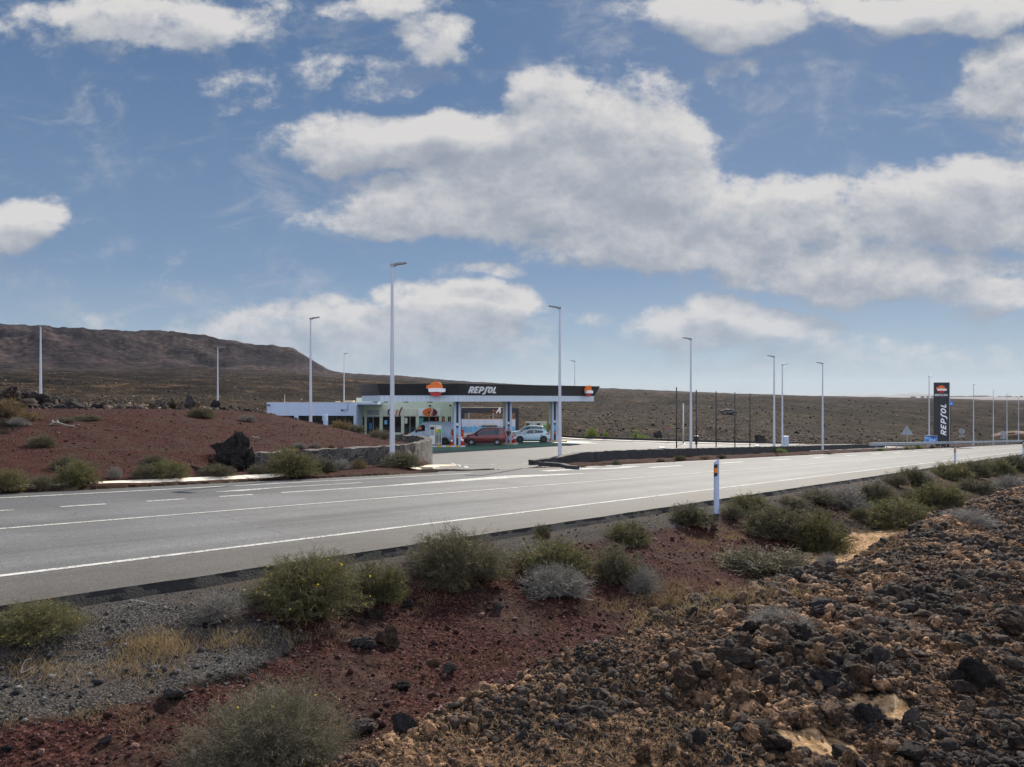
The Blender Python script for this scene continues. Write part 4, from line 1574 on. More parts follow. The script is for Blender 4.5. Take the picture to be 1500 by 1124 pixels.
def cone(x, y, z, label, s=1.0):
    r = empty('traffic_cone', (x, y, z))
    tag(r, label, 'traffic cone', 'red traffic cones by the canopy columns')
    MB().bbox(-0.19 * s, -0.19 * s, 0, 0.19 * s, 0.19 * s, 0.035, 0.01).build('foot', M['cone_red'], r)
    MB().lathe([(0.145 * s, 0.036), (0.035 * s, 0.75 * s), (0.028 * s, 0.76 * s)], 16).build('cone_body', M['cone_red'], r, smooth=True)
    MB().lathe([(0.100 * s, 0.34 * s), (0.073 * s, 0.50 * s)], 16).build('white_band', M['logo_white'], r, smooth=True)
    return r


def cone_px(px, Y, z, lab, s=1.0):
    x, y = px_at(px, Y)
    cone(x, y, z, lab, s)


cone_px(661.7, 74.6, zs_(-6, 74.6) + 0.17, 'red cone on the nearest island just left of the left canopy column', 1.15)
cone_px(677.6, 74.5, zs_(-5, 74.5) + 0.17, 'red cone at the end of the nearest island, in front of the red car bonnet', 1.3)
cone_px(753.4, 78.9, zs_(0, 79) + 0.17, 'red cone right of the middle column, before the front wheel of the white hatchback', 1.3)
cone_px(750.5, 79.6, zs_(0, 79) + 0.17, 'smaller red cone half hidden against the middle column', 0.95)
cone_px(805.3, 84.1, zs_(4, 84) + 0.17, 'red cone just left of the right canopy column', 0.9)
cone_px(816.5, 84.6, zs_(5, 84) + 0.17, 'red cone right of the right canopy column, by the lamp post', 0.8)


def extinguisher(x, y, z, label, s=1.0):
    r = empty('fire_extinguisher', (x, y, z))
    tag(r, label, 'fire extinguisher', 'fire extinguishers on the columns')
    MB().lathe([(0.075 * s, 0), (0.085 * s, 0.03), (0.085 * s, 0.42 * s), (0.05 * s, 0.50 * s), (0.03 * s, 0.53 * s)], 14).build('cylinder', M['extinguisher_red'], r, smooth=True)
    MB().box(-0.05, -0.03, 0.53 * s, 0.07, 0.03, 0.58 * s).build('valve', M['trim_black'], r)
    MB().path([(0.05, -0.03, 0.54 * s), (0.10, -0.07, 0.35 * s), (0.08, -0.07, 0.12 * s)], 0.014, 6).build('hose', M['rubber'], r)
    return r


extinguisher(-5.95, 74.85, -3.55, 'dark red fire extinguisher on the left side of the nearest column', 1.15)
extinguisher(-0.86, 79.3, -3.45, 'dark red fire extinguisher on the middle column, beside the standing person', 1.1)
extinguisher(4.22, 84.5, -3.35, 'dark red fire extinguisher on the right column', 1.1)
r = empty('hose_cabinet', (-4.98, 75.0, -3.62))
tag(r, 'bright red fire cabinet on the right side of the nearest column', 'fire cabinet')
MB().bbox(-0.10, -0.16, 0, 0.16, 0.16, 0.66, 0.02).build('box', M['cone_red'], r)
MB().box(-0.06, -0.17, 0.08, 0.12, -0.161, 0.56).build('door', M['extinguisher_red'], r)
MB().box(-0.01, -0.176, 0.28, 0.07, -0.171, 0.38).build('notice', M['yellow_paint'], r)

# ------------------------------------------------------------------ the shop
ZG = -4.66
shop = empty('shop_building', (-16, 92, ZG))
tag(shop, 'long low white shop building with dark windows left of and behind the canopy', 'building')


def sl(x, y, z):
    return (x + 16, y - 92, z - ZG)


zt1 = -0.30
# left block (front at y 88) as a row of piers with windows between, set back face and shopfront
def wbox(mb, x0, y0, z0, x1, y1, z1):
    a, b = sl(x0, y0, z0), sl(x1, y1, z1)
    mb.box(*a, *b)


def px88(px, Y=88.0):
    return (px - HX) / FPX * Y


mb = MB()
xl, xr = px88(391), px88(522)
wbox(mb, xl, 88, -1.85, xr, 88.3, zt1)                       # band over the windows
for a, b in ((391, 393.5), (431, 437), (473.5, 480.5), (518, 522)):
    wbox(mb, px88(a), 88.001, ZG, px88(b), 88.299, -1.85)
wbox(mb, px88(393.5), 88.05, ZG, px88(518), 88.25, -3.95)      # low wall under the windows
wbox(mb, xl, 88.3, ZG, xl + 0.3, 104, zt1)                   # side wall
wbox(mb, xr - 0.3, 88.3, ZG, xr, 91.7, zt1)
wbox(mb, xl + 0.3, 103.7, ZG, -7.4, 104, zt1)                # rear wall
wbox(mb, -7.4, 92.3, ZG, -7.1, 104, 0.25)                    # right wall
mb.build('wall', M['shaded_white_paint'], shop)
mb = MB()
wbox(mb, xl + 0.3, 88.3, zt1 - 0.35, xr - 0.3, 103.7, zt1 - 0.1)
wbox(mb, xr - 0.29, 92.3, zt1 - 0.35, -7.4, 103.7, zt1 - 0.1)
mb.build('roof', M['concrete'], shop)
mb = MB(); wbox(mb, xl - 0.02, 87.98, zt1 + 0.002, xr + 0.02, 88.35, zt1 + 0.05); mb.build('coping', M['sand_block'], shop)
mb = MB(); wbox(mb, px88(484) , 95.0, zt1 - 0.1, px88(484) + 1.2, 96.2, zt1 + 0.22)
wbox(mb, px88(476), 93.2, zt1 - 0.1, px88(476) + 0.5, 93.6, zt1 + 0.15); mb.build('roof_unit', M['sand_block'], shop)
for a, b in ((393.5, 431), (437, 473.5), (480.5, 518)):
    mb = MB(); wbox(mb, px88(a), 88.10, -3.95, px88(b), 88.16, -1.85)
    w_ = mb.build('window', M['glass_dark'], shop)
    mb = MB()
    for k in range(4):
        xx = px88(a) + (px88(b) - px88(a)) * k / 3
        wbox(mb, xx - 0.03 + (0.031 if k == 0 else 0) - (0.031 if k == 3 else 0), 88.06, -3.95, xx + 0.03 + (0.031 if k == 0 else 0) - (0.031 if k == 3 else 0), 88.098, -1.85)
    mb.build('mullion', M['dark_metal'], w_)
# the splayed part with the entrance, then the shopfront at y = 92
def px92(px):
    return (px - HX) / FPX * 92.0


FR = 92.0
mb = MB()
segs = [(522, 525), (533.5, 537), (556, 560.5), (587.5, 592), (609, 614), (643, 647), (651.5, 656), (660.5, 664)]
for a, b in segs:
    wbox(mb, px92(a), FR + 0.002, ZG, px92(b), FR + 0.298, -2.0)
wbox(mb, px92(522), FR, -2.0, px92(664), FR + 0.3, 0.25)
wbox(mb, px92(525), FR + 0.01, ZG, px92(533.5), FR + 0.2, -4.3)
wbox(mb, px92(560.5), FR + 0.01, ZG, px92(587.5), FR + 0.2, -4.0)
wbox(mb, px92(647), FR + 0.01, ZG, px92(651.5), FR + 0.2, -3.6)
mb.build('wall', M['shop_wall'], shop)
for a, b, zb_ in ((525, 533.5, -4.3), (560.5, 587.5, -4.0), (592, 609, -4.6), (614, 643, -4.6), (647, 651.5, -3.6), (656, 660.5, -4.6)):
    mb = MB(); wbox(mb, px92(a), FR + 0.12, zb_, px92(b), FR + 0.17, -2.0)
    w_ = mb.build('window', M['glass_dark'], shop)
    mb = MB()
    wbox(mb, px92(a), FR + 0.07, -2.07, px92(b), FR + 0.118, -2.001)
    xm = (px92(a) + px92(b)) / 2
    wbox(mb, xm - 0.03, FR + 0.072, zb_, xm + 0.03, FR + 0.117, -2.07)
    mb.build('frame', M['galv'], w_)
mb = MB(); wbox(mb, px92(592.5), FR + 0.05, -4.6, px92(608.5), FR + 0.11, -4.0); mb.build('stall_riser', M['maroon'], shop)
mb = MB(); wbox(mb, px92(537.2), FR + 0.15, ZG + 0.05, px92(555.8), FR + 0.2, -2.1)
dr = mb.build('door', M['glass_dark'], shop)
mb = MB(); wbox(mb, px92(546), FR + 0.10, ZG + 0.05, px92(546) + 0.06, FR + 0.148, -2.1); wbox(mb, px92(537.3), FR + 0.10, -2.1, px92(555.8), FR + 0.148, -2.02); mb.build('frame', M['galv'], dr)
mb = MB()
for k in range(12):
    xx = px92(538) + k * 0.125
    wbox(mb, xx, FR - 0.035, -1.85, xx + 0.09, FR - 0.002, -1.25)
mb.build('louvre', M['sign_back'], shop)
for a, b in ((560, 591), (592, 612), (613, 645)):
    mb = MB(); wbox(mb, px92(a), FR - 0.07, -1.95, px92(b), FR - 0.002, -1.10)
    mb.build('sign_board', M['cream'] if a != 613 else M['logo_white'], shop)
# illuminated signs: an almond-shaped pair of leaves, and a script sign
def almond(cx, cz, rx, rz, y0, y1, a0, a1, n=14):
    return [(cx + rx * math.cos(math.radians(a0 + (a1 - a0) * i / n)), cz + rz * math.sin(math.radians(a0 + (a1 - a0) * i / n))) for i in range(n + 1)]


ex, ez = px92(629.5) + 16, -1.52 - ZG
MB().prism(almond(ex + 0.12, ez, 0.98, 0.53, 0, 0, 78, 282), -0.20, -0.072, 'y').build('sign_leaf', M['orange'], shop)
MB().prism(almond(ex + 0.18, ez, 0.75, 0.50, 0, 0, -72, 72), -0.20, -0.072, 'y').build('sign_leaf', M['maroon'], shop)
MB().disc_y(ex - 0.05, ez, 0.13, -0.23, -0.201).build('sign_dot', M['dark_panel'], shop)
MB().path([(ex + 0.22, -0.21, ez + 0.48), (ex + 0.38, -0.21, ez + 0.2), (ex + 0.12, -0.21, ez - 0.1), (ex + 0.2, -0.21, ez - 0.45)], 0.045, 6).build('sign_stroke', M['logo_white'], shop)
ex = px92(571) + 16
mb = MB(); mb.path([(ex + 0.25 + 0.42 * math.cos(math.radians(a)), -0.12, ez + 0.42 * math.sin(math.radians(a))) for a in range(40, 330, 20)], 0.09, 6); mb.build('sign_letter', M['dark_panel'], shop)
MB().path([(ex + 0.75, -0.12, ez - 0.35), (ex + 0.95, -0.12, ez + 0.30)], 0.07, 6).build('sign_letter', M['orange'], shop)
mb = MB(); mb.path([(ex + 1.15, -0.12, ez - 0.5), (ex + 1.25, -0.12, ez + 0.1), (ex + 1.5, -0.12, ez + 0.62)], 0.08, 6); mb.build('sign_letter', M['maroon'], shop)
# posters and blue disc seen in the windows
for (a, z0, w_, h_, m_) in ((563, -3.0, 0.35, 0.5, 'light_blue'), (592.5, -2.9, 0.35, 0.7, 'cream'), (614.6, -3.3, 0.45, 1.1, 'teal'), (637.5, -2.6, 0.25, 0.4, 'extinguisher_red'), (637.5, -3.1, 0.25, 0.4, 'teal'), (618.5, -3.2, 0.25, 0.35, 'orange'), (648, -2.5, 0.2, 0.3, 'orange'), (541, -3.6, 0.3, 0.8, 'sign_blue')):
    mb = MB(); wbox(mb, px92(a), FR + 0.05, z0, px92(a) + w_, FR + 0.068, z0 + h_); mb.build('poster', M[m_], shop)
mb = MB(); wbox(mb, px92(523), FR - 0.05, -1.75, px92(525.5), FR - 0.002, -1.15); mb.build('notice_plate', M['extinguisher_red'], shop)
# floodlights with arms
def floodlight(x, y, z, dx):
    mb = MB()
    mb.box(x - 0.12 + 16, y - 0.35 - 92, z - ZG - 0.1, x + 0.12 + 16, y - 0.2 - 92, z - ZG + 0.1)
    mb.tube((x + 16, y - 92 - 0.2, z - ZG), (x + dx + 16, y - 92, z - ZG - 0.05 + 0.1), 0.025, 0.025, 6)
    mb.build('floodlight', M['dark_metal'], shop)


floodlight(px88(394.5), 88, -0.62, 0.1)
floodlight(px88(502), 88, -1.2, 0.55)
floodlight(px92(530), 92, -0.9, 0.1)
floodlight(px92(630), 92, -0.72, 0.1)
floodlight(px92(660), 92, -0.7, 0.1)
mb = MB(); mb.tube(sl(px88(509.5), 87.96, -1.27), sl(px88(509.5), 87.96, -0.32), 0.02, 0.02, 6); mb.build('conduit', M['dark_metal'], shop)
# antenna on the roof
MB().tube(sl(px88(409.5), 90, -0.5), sl(px88(409.5), 90, 0.68), 0.035, 0.03, 8).build('vent_pipe', M['sand_block'], shop)
# horizontal canopy slab towards the station roof
mb = MB(); wbox(mb, px92(530), 88.6, -0.55, px92(560), 91.99, -0.28); mb.build('porch_slab', M['shaded_white_paint'], shop)

# meter cabinet before the left block
x, y = px_at(475.8, 47.0)
zb = gz(x, y) - 0.02
r = empty('meter_cabinet', (x, y, zb))
tag(r, 'small pale cabinet on two legs behind the red mound, before the building windows', 'cabinet')
top = (HY - 607.3) / FPX * y - zb
MB().bbox(-0.14, -0.08, top - 0.38, 0.14, 0.08, top, 0.015).build('box', M['shaded_white_paint'], r)
MB().box(-0.08, -0.084, top - 0.25, -0.03, -0.0805, top - 0.12).build('label_plate', M['leafgreen'], r)
for sx in (-0.07, 0.07):
    MB().tube((sx, 0, 0), (sx, 0, top - 0.38), 0.025, 0.025, 8).build('leg', M['shaded_white_paint'], r)

# ------------------------------------------------------------------ car wash behind
cw = empty('car_wash_frame', (-3, 104, -4.5))
tag(cw, 'black car wash portal frame with orange lettering and a white letter A, behind the pumps', 'car wash')
def cl(px, z, Y=104.0):
    return ((px - HX) / FPX * Y + 3, z + 4.5)


zbeam0, zbeam1 = (HY - 605.2) / FPX * 104, (HY - 597.6) / FPX * 104
x0, _ = cl(676, 0); x1, _ = cl(760, 0)
MB().bbox(x0, -0.3, zbeam0 + 4.5, x1, 0.3, zbeam1 + 4.5, 0.02).build('beam', M['dark_fascia'], cw)
MB().bbox(cl(754.8, 0)[0], -0.29, -0.2, x1 - 0.01, 0.29, zbeam0 + 4.5, 0.02).build('post', M['dark_fascia'], cw)
MB().bbox(x0 + 0.01, -0.29, -0.2, x0 + 0.4, 0.29, zbeam0 + 4.5, 0.02).build('post', M['dark_fascia'], cw)
MB().box(x0, -0.2, zbeam1 + 4.503, x1 - 1.0, 0.2, zbeam1 + 4.58).build('roof_edge', M['sand_block'], cw)
MB().box(cl(698, 0)[0], -0.10, zbeam0 + 4.35, cl(741, 0)[0], 0.0, zbeam0 + 4.495).build('lower_rail', M['wood_orange'], cw)
for px in (682, 698.5, 716.3, 750.5):
    MB().box(cl(px, 0)[0] - 0.08, 0.02, -0.2, cl(px, 0)[0] + 0.08, 0.18, zbeam0 + 4.34).build('strut', M['wood_orange'], cw)
mb = MB(); ax = cl(726.3, 0)[0]; az = zbeam0 + 4.5 - 0.02
mb.prism([(ax, az), (ax + 0.14, az), (ax + 0.68, az + 0.80), (ax + 0.50, az + 0.80)], -0.40, -0.302, 'y')
mb.prism([(ax + 0.50, az), (ax + 0.66, az), (ax + 0.68, az + 0.80), (ax + 0.54, az + 0.80)], -0.401, -0.302, 'y')
mb.prism([(ax + 0.2, az + 0.24), (ax + 0.56, az + 0.24), (ax + 0.58, az + 0.34), (ax + 0.25, az + 0.34)], -0.402, -0.302, 'y')
mb.build('letter', M['logo_white'], cw)


def text_mesh(s, size, depth, m, parent, name='lettering', shear=0.0, loc_=(0, 0, 0), rot=(PI / 2, 0, 0), sx=1.0):
    cu = bpy.data.curves.new('text', 'FONT')
    cu.body = s
    cu.size = size
    cu.extrude = depth
    cu.shear = shear
    to = bpy.data.objects.new('text', cu)
    C.objects.link(to)
    dg = bpy.context.evaluated_depsgraph_get()
    me = bpy.data.meshes.new_from_object(to.evaluated_get(dg))
    bpy.data.objects.remove(to)
    bpy.data.curves.remove(cu)
    me.name = name
    me.materials.clear()
    o = bpy.data.objects.new(name, me)
    C.objects.link(o)
    link_material(o, m)
    o.parent = parent
    o.location = loc_
    o.rotation_euler = rot
    o.scale = (sx, 1, 1)
    return o


text_mesh('Autolavado', 0.44, 0.02, M['orange'], cw, shear=0.3, loc_=(cl(720.6, 0)[0], -0.33, az + 0.22), sx=0.92)

sc_ = empty('splash_screen', (-3, 101, -4.62))
tag(sc_, 'long white panel screen with a blue splash pattern behind the red car', 'screen wall')
def cs(px, Y=101.0):
    return (px - HX) / FPX * Y + 3


zt_s = (HY - 614.3) / FPX * 101 + 4.62
edges = [676, 687, 699, 711, 722.5, 734, 745, 755]
M['panel_white'] = mat('panel_white', (0.66, 0.66, 0.72), 0.5, var=0.05, scale=0.8)
for a, b in zip(edges[:-1], edges[1:]):
    MB().box(cs(a) + 0.01, -0.03, 0.0, cs(b) - 0.01, 0.03, zt_s).build('panel', M['panel_white'], sc_)
MB().box(cs(676), -0.045, zt_s + 0.001, cs(755), 0.045, zt_s + 0.08).build('top_rail', M['wood_orange'], sc_)
# splash outline
for a, b, amp, m_ in ((676.5, 700, 0.45, 'light_blue'), (701, 744, 0.35, 'light_blue'), (746, 754.5, 0.35, 'light_blue')):
    n = 26
    top_ = [(cs(a + (b - a) * i / n), 0.95 + amp * abs(float(fbm(i * 0.55 + a, 1.0, 5, 3)))) for i in range(n + 1)]
    MB().prism([(cs(a), 0.25)] + top_ + [(cs(b), 0.25)], -0.05, -0.031, 'y').build('splash_pattern', M[m_], sc_)
for px in (687, 722.5):
    r = empty('vacuum_post', ((px - HX) / FPX * 99.5, 99.5, -4.66))
    tag(r, 'slim white post before the splash screen, ' + ('left one' if px < 700 else 'right one above the red car'), 'post', 'slim posts of the car wash')
    MB().tube((0, 0, 0), (0, 0, (HY - 605) / FPX * 99.5 + 4.66), 0.045, 0.04, 8).build('shaft', M['shaded_pole_white'], r)
    MB().lathe([(0.1, 0), (0.1, 0.02), (0.05, 0.03)], 10).build('base_plate', M['galv'], r)
# small brown board behind the white cars
r = empty('notice_board', (*px_at(769.5, 93), zs_(2, 93)))
tag(r, 'small brown notice board on a post behind the white cars', 'notice board')
tz = (HY - 618.5) / FPX * 93 - zs_(2, 93)
MB().box(-0.28, -0.03, tz - 0.40, 0.28, 0.03, tz).build('board', M['wood_orange'], r)
MB().tube((0, 0.06, 0), (0, 0.06, tz - 0.05), 0.03, 0.03, 8).build('post', M['dark_metal'], r)

# ------------------------------------------------------------------ vehicles (nose towards -x)
def car(name, loc, rz, label, cat, L, Wd, top, belt, sill, paint, wheels, wr, windows, wind, rearw, rim, roofw=0.80, extras=None):
    """top: roofline [(x, z)], belt: [(x, z)], windows: side polygons, wind / rearw: glass spans along the roofline"""
    r = empty(name, loc, rz)
    tag(r, label, cat)
    hw0 = Wd / 2
    tx, tz = [p[0] for p in top], [p[1] for p in top]
    bx_, bz = [p[0] for p in belt], [p[1] for p in belt]

    def hw(x):
        e = min(x, L - x)
        return hw0 * (0.80 + 0.20 * min(1, (e / 0.55)) ** 0.5) if e < 0.55 else hw0

    def topz(x):
        return float(np.interp(x, tx, tz))

    def beltz(x):
        return min(float(np.interp(x, bx_, bz)), topz(x) - 0.03)

    def ring(x):
        h = hw(x)
        zt, zb = topz(x), beltz(x)
        s0 = sill + (0.10 if x < 0.35 or x > L - 0.3 else 0)
        gh = max(0.0, min(1.0, (zt - zb - 0.05) / 0.35))
        hr = h * (1 - (1 - roofw) * gh) if gh > 0 else h * 0.93
        p = [(h * 0.90, s0), (h * 0.985, s0 + 0.14), (h, (s0 + zb) / 2), (h * 0.985, zb - 0.10), (h * 0.955, zb),
             (hr * 0.985, zt - 0.09 * gh - 0.01), (hr * 0.90, zt - 0.025 * gh), (hr * 0.5, zt + 0.0), (0, zt + 0.012)]
        return p

    xs = sorted(set([0.0, 0.04, 0.12, 0.25, 0.4, L - 0.25, L - 0.12, L - 0.04, L] + tx + list(np.linspace(0.5, L - 0.4, 22))))
    xs = [x for i, x in enumerate(xs) if i == 0 or x - xs[i - 1] > 0.012]
    vs, fs = [], []
    for x in xs:
        p = ring(x)
        row = [(x, -a, b) for a, b in p] + [(x, a, b) for a, b in reversed(p[:-1])]
        vs += row
    k = 17
    for i in range(len(xs) - 1):
        for j in range(k):
            fs.append((i * k + j, i * k + (j + 1) % k, (i + 1) * k + (j + 1) % k, (i + 1) * k + j))
    fs.append(tuple(reversed(range(k))))
    fs.append(tuple(range((len(xs) - 1) * k, len(xs) * k)))
    mesh_obj('body', vs, fs, paint, r, smooth=False).data.shade_smooth()

    def side_y(x, z):
        p = ring(min(max(x, 0), L))
        zz = [q[1] for q in p]
        yy = [q[0] for q in p]
        return float(np.interp(z, zz[:7], yy[:7]))

    def side_panel(nm, pol, m, out=0.008, th=0.0, parent=r, side=-1):
        # subdivided so it hugs the body
        P = []
        for a, b in zip(pol, pol[1:] + pol[:1]):
            for i in range(4):
                t = i / 4
                P.append((a[0] + (b[0] - a[0]) * t, a[1] + (b[1] - a[1]) * t))
        vs = [(x, side * (side_y(x, z) + out), z) for x, z in P]
        c = (sum(v[0] for v in vs) / len(vs), sum(v[2] for v in vs) / len(vs))
        vs.append((c[0], side * (side_y(*c) + out), c[1]))
        n = len(P)
        fs = [((i, (i + 1) % n, n) if side < 0 else ((i + 1) % n, i, n)) for i in range(n)]
        return mesh_obj(nm, vs, fs, m, parent)

    for side in (-1, 1):
        for w_ in windows:
            side_panel('side_window', w_, M['glass_dark'], 0.010, side=side)
    # windscreen and rear window follow the roofline
    for nm, (xa, xb) in (('windscreen', wind), ('rear_window', rearw)):
        if xa is None:
            continue
        xsn = np.linspace(xa, xb, 6)
        vs = []
        for x in xsn:
            p = ring(x)
            zt = topz(x)
            hr = p[6][0]
            dzx = (topz(x + 0.02) - topz(x - 0.02)) / 0.04
            nx, nz = -dzx, 1.0
            ln = math.hypot(nx, nz)
            for q in (-0.96, -0.5, 0.5, 0.96):
                zz = zt + 0.012 * (1 - abs(q))
                vs.append((x + 0.014 * nx / ln, q * hr, zz + 0.018 * nz / ln))
        fs = []
        for i in range(5):
            for j in range(3):
                fs.append((i * 4 + j, (i + 1) * 4 + j, (i + 1) * 4 + j + 1, i * 4 + j + 1))
        mesh_obj(nm, vs, fs, M['screen_glass'], r)
    # wheels with dark arches
    for wx in wheels:
        for side in (-1, 1):
            y0 = side * (hw0 + 0.004)
            arch = MB().disc_y(wx, wr + 0.03, wr + 0.085, *sorted((side * (hw0 - 0.35), side * (hw0 + 0.006))), 26)
            arch.build('wheel_arch', M['trim_black'], r)
            wo = bpy.data.objects.new('wheel', None)
            C.objects.link(wo)
            wo.parent = r
            wo.location = (wx, side * (hw0 - 0.075), wr)
            ty = MB()
            a, b = (-0.10, 0.095) if side > 0 else (-0.095, 0.10)
            n = 26
            prof = [(wr - 0.16, a), (wr - 0.02, a), (wr, a + 0.02), (wr, b - 0.02), (wr - 0.02, b), (wr - 0.12, b)]
            vs, fs = [], []
            for rr, yy in prof:
                for i in range(n):
                    t = 2 * PI * i / n
                    vs.append((rr * math.cos(t), yy, rr * math.sin(t)))
            for q in range(len(prof)):
                for i in range(n):
                    fs.append((q * n + i, q * n + (i + 1) % n, ((q + 1) % len(prof)) * n + (i + 1) % n, ((q + 1) % len(prof)) * n + i))
            mesh_obj('tyre', vs, fs, M['rubber'], wo)
            sp = MB()
            yo = side * 0.085
            R0 = wr - 0.11
            for i in range(5):
                t = 2 * PI * i / 5 + 0.3
                ct, st = math.cos(t), math.sin(t)
                sp.prism([(ct * 0.03 - st * 0.045, st * 0.03 + ct * 0.045), (ct * R0 - st * 0.055, st * R0 + ct * 0.055), (ct * R0 + st * 0.055, st * R0 - ct * 0.055), (ct * 0.03 + st * 0.045, st * 0.03 - ct * 0.045)], *sorted((yo + 0.001 * i, yo - side * (0.03))), 'y')
            sp.disc_y(0, 0, 0.06, *sorted((yo + side * 0.008, yo - side * 0.03)), 14)
            for i in range(n):
                t0, t1 = 2 * PI * i / n, 2 * PI * (i + 1) / n
                sp.prism([(R0 * math.cos(t0), R0 * math.sin(t0)), (R0 * math.cos(t1), R0 * math.sin(t1)), ((R0 - 0.03) * math.cos(t1), (R0 - 0.03) * math.sin(t1)), ((R0 - 0.03) * math.cos(t0), (R0 - 0.03) * math.sin(t0))], *sorted((yo - side * 0.002, yo - side * 0.025)), 'y')
            sp.build('rim', rim, wo)
            MB().disc_y(0, 0, R0 + 0.01, *sorted((yo - side * 0.035, yo - side * 0.05)), 20).build('brake_disc', M['trim_black'], wo)
    if extras:
        extras(r, side_panel, side_y, topz, L, hw0)
    return r


def kangoo_extras(r, side_panel, side_y, topz, L, hw0):
    side_panel('lower_trim', [(0.30, 0.30), (L - 0.12, 0.30), (L - 0.12, 0.42), (0.30, 0.42)], M['trim_black'], 0.004)
    side_panel('headlight', [(0.10, 0.78), (0.52, 0.86), (0.62, 0.97), (0.18, 0.93)], M['light_clear'], 0.012)
    side_panel('bumper', [(0.04, 0.32), (0.42, 0.32), (0.42, 0.50), (0.30, 0.66), (0.04, 0.66)], M['trim_black'], 0.006)
    side_panel('tail_light', [(L - 0.20, 0.80), (L - 0.06, 0.80), (L - 0.10, 1.25), (L - 0.22, 1.30)], M['light_red'], 0.012)
    for x in (1.36, 2.40, 3.30):
        side_panel('door_gap', [(x, 0.45), (x + 0.018, 0.45), (x + 0.018, 1.02), (x, 1.02)], M['trim_black'], 0.005)
    for x in (2.14, 2.52):
        side_panel('door_handle', [(x, 0.96), (x + 0.17, 0.965), (x + 0.17, 0.995), (x, 0.99)], M['trim_black'], 0.02)
    MB().bbox(1.38, -hw0 - 0.20, 1.02, 1.60, -hw0 + 0.02, 1.22, 0.03).build('mirror', M['trim_black'], r)
    MB().bbox(1.38, hw0 - 0.02, 1.02, 1.60, hw0 + 0.20, 1.22, 0.03).build('mirror', M['trim_black'], r)
    for sy in (-1, 1):
        MB().path([(1.75, sy * 0.66, 1.80), (1.85, sy * 0.66, 1.86), (3.85, sy * 0.66, 1.87), (3.95, sy * 0.66, 1.80)], 0.02, 6).build('roof_rail', M['galv'], r)
    for xx in (2.3, 3.2):
        MB().box(xx - 0.03, -0.68, 1.86, xx + 0.03, 0.68, 1.90).build('roof_bar', M['galv'], r)
    side_panel('number_plate', [(0.02, 0.45), (0.03, 0.45), (0.03, 0.55), (0.02, 0.55)], M['logo_white'], 0.02)


def wz(x, y):
    return zs_(x, y) + 0.045


ky = 76.9
k_x0 = (677.5 - HX) / FPX * ky
car('people_carrier', (k_x0, ky + 0.6, wz(-2, ky)), math.radians(-3), 'dark red people carrier with roof bars parked between the left and middle canopy columns', 'car',
    4.45, 1.86,
    [(0, 0.62), (0.05, 0.86), (0.25, 1.00), (0.9, 1.13), (1.12, 1.18), (1.62, 1.52), (2.05, 1.73), (2.6, 1.80), (3.6, 1.79), (4.1, 1.74), (4.30, 1.55), (4.42, 1.05), (4.45, 0.75)],
    [(0, 0.80), (0.9, 0.98), (1.3, 1.03), (3.9, 1.10), (4.45, 1.08)], 0.24, M['car_red'], (0.98, 3.62), 0.335,
    [[(1.42, 1.07), (2.30, 1.09), (2.30, 1.60), (2.02, 1.60), (1.75, 1.42)], [(2.36, 1.09), (3.22, 1.11), (3.22, 1.62), (2.36, 1.62)], [(3.28, 1.12), (4.00, 1.16), (4.08, 1.24), (3.92, 1.60), (3.28, 1.62)]],
    (1.18, 1.98), (4.14, 4.34), M['rim'], 0.84, kangoo_extras)


# load on the roof bars is a thing of its own
r = empty('roof_box', (k_x0 + 2.75, ky + 0.45, wz(-2, ky) + 1.905), math.radians(-3))
tag(r, 'flat grey and beige load strapped to the roof bars of the dark red car', 'roof load')
MB().bbox(-0.78, -0.4, 0, 0.78, 0.4, 0.13, 0.04).build('tray', M['dark_metal'], r)
MB().bbox(-0.60, -0.34, 0.131, -0.02, 0.34, 0.21, 0.03).build('bundle', M['cream'], r)
MB().bbox(0.06, -0.34, 0.131, 0.70, 0.34, 0.20, 0.03).build('bundle', M['sand_block'], r)


def hatch_extras(r, side_panel, side_y, topz, L, hw0):
    side_panel('lower_trim', [(0.95, 0.22), (3.2, 0.22), (3.2, 0.30), (0.95, 0.30)], M['trim_black'], 0.004)
    side_panel('headlight', [(0.12, 0.66), (0.50, 0.74), (0.66, 0.80), (0.22, 0.76)], M['light_clear'], 0.012)
    side_panel('tail_light', [(L - 0.55, 0.86), (L - 0.10, 0.84), (L - 0.12, 1.00), (L - 0.38, 1.0)], M['light_red'], 0.012)
    for x in (1.42, 2.46):
        side_panel('door_gap', [(x, 0.34), (x + 0.016, 0.34), (x + 0.016, 0.92), (x, 0.92)], M['trim_black'], 0.005)
    side_panel('door_gap', [(3.02, 0.62), (3.30, 0.80), (3.30, 0.92), (3.285, 0.92), (3.285, 0.81), (3.00, 0.63)], M['trim_black'], 0.005)
    for x in (2.20, 3.05):
        side_panel('door_handle', [(x, 0.80), (x + 0.17, 0.81), (x + 0.17, 0.835), (x, 0.825)], M['sign_back'], 0.02)
    MB().bbox(1.30, -hw0 - 0.18, 0.93, 1.50, -hw0 + 0.02, 1.06, 0.03).build('mirror', M['shaded_car_white'], r)
    MB().bbox(1.30, hw0 - 0.02, 0.93, 1.50, hw0 + 0.18, 1.06, 0.03).build('mirror', M['shaded_car_white'], r)
    MB().bbox(L - 0.62, -0.55, 1.43, L - 0.36, 0.55, 1.46, 0.01).build('spoiler', M['shaded_car_white'], r)


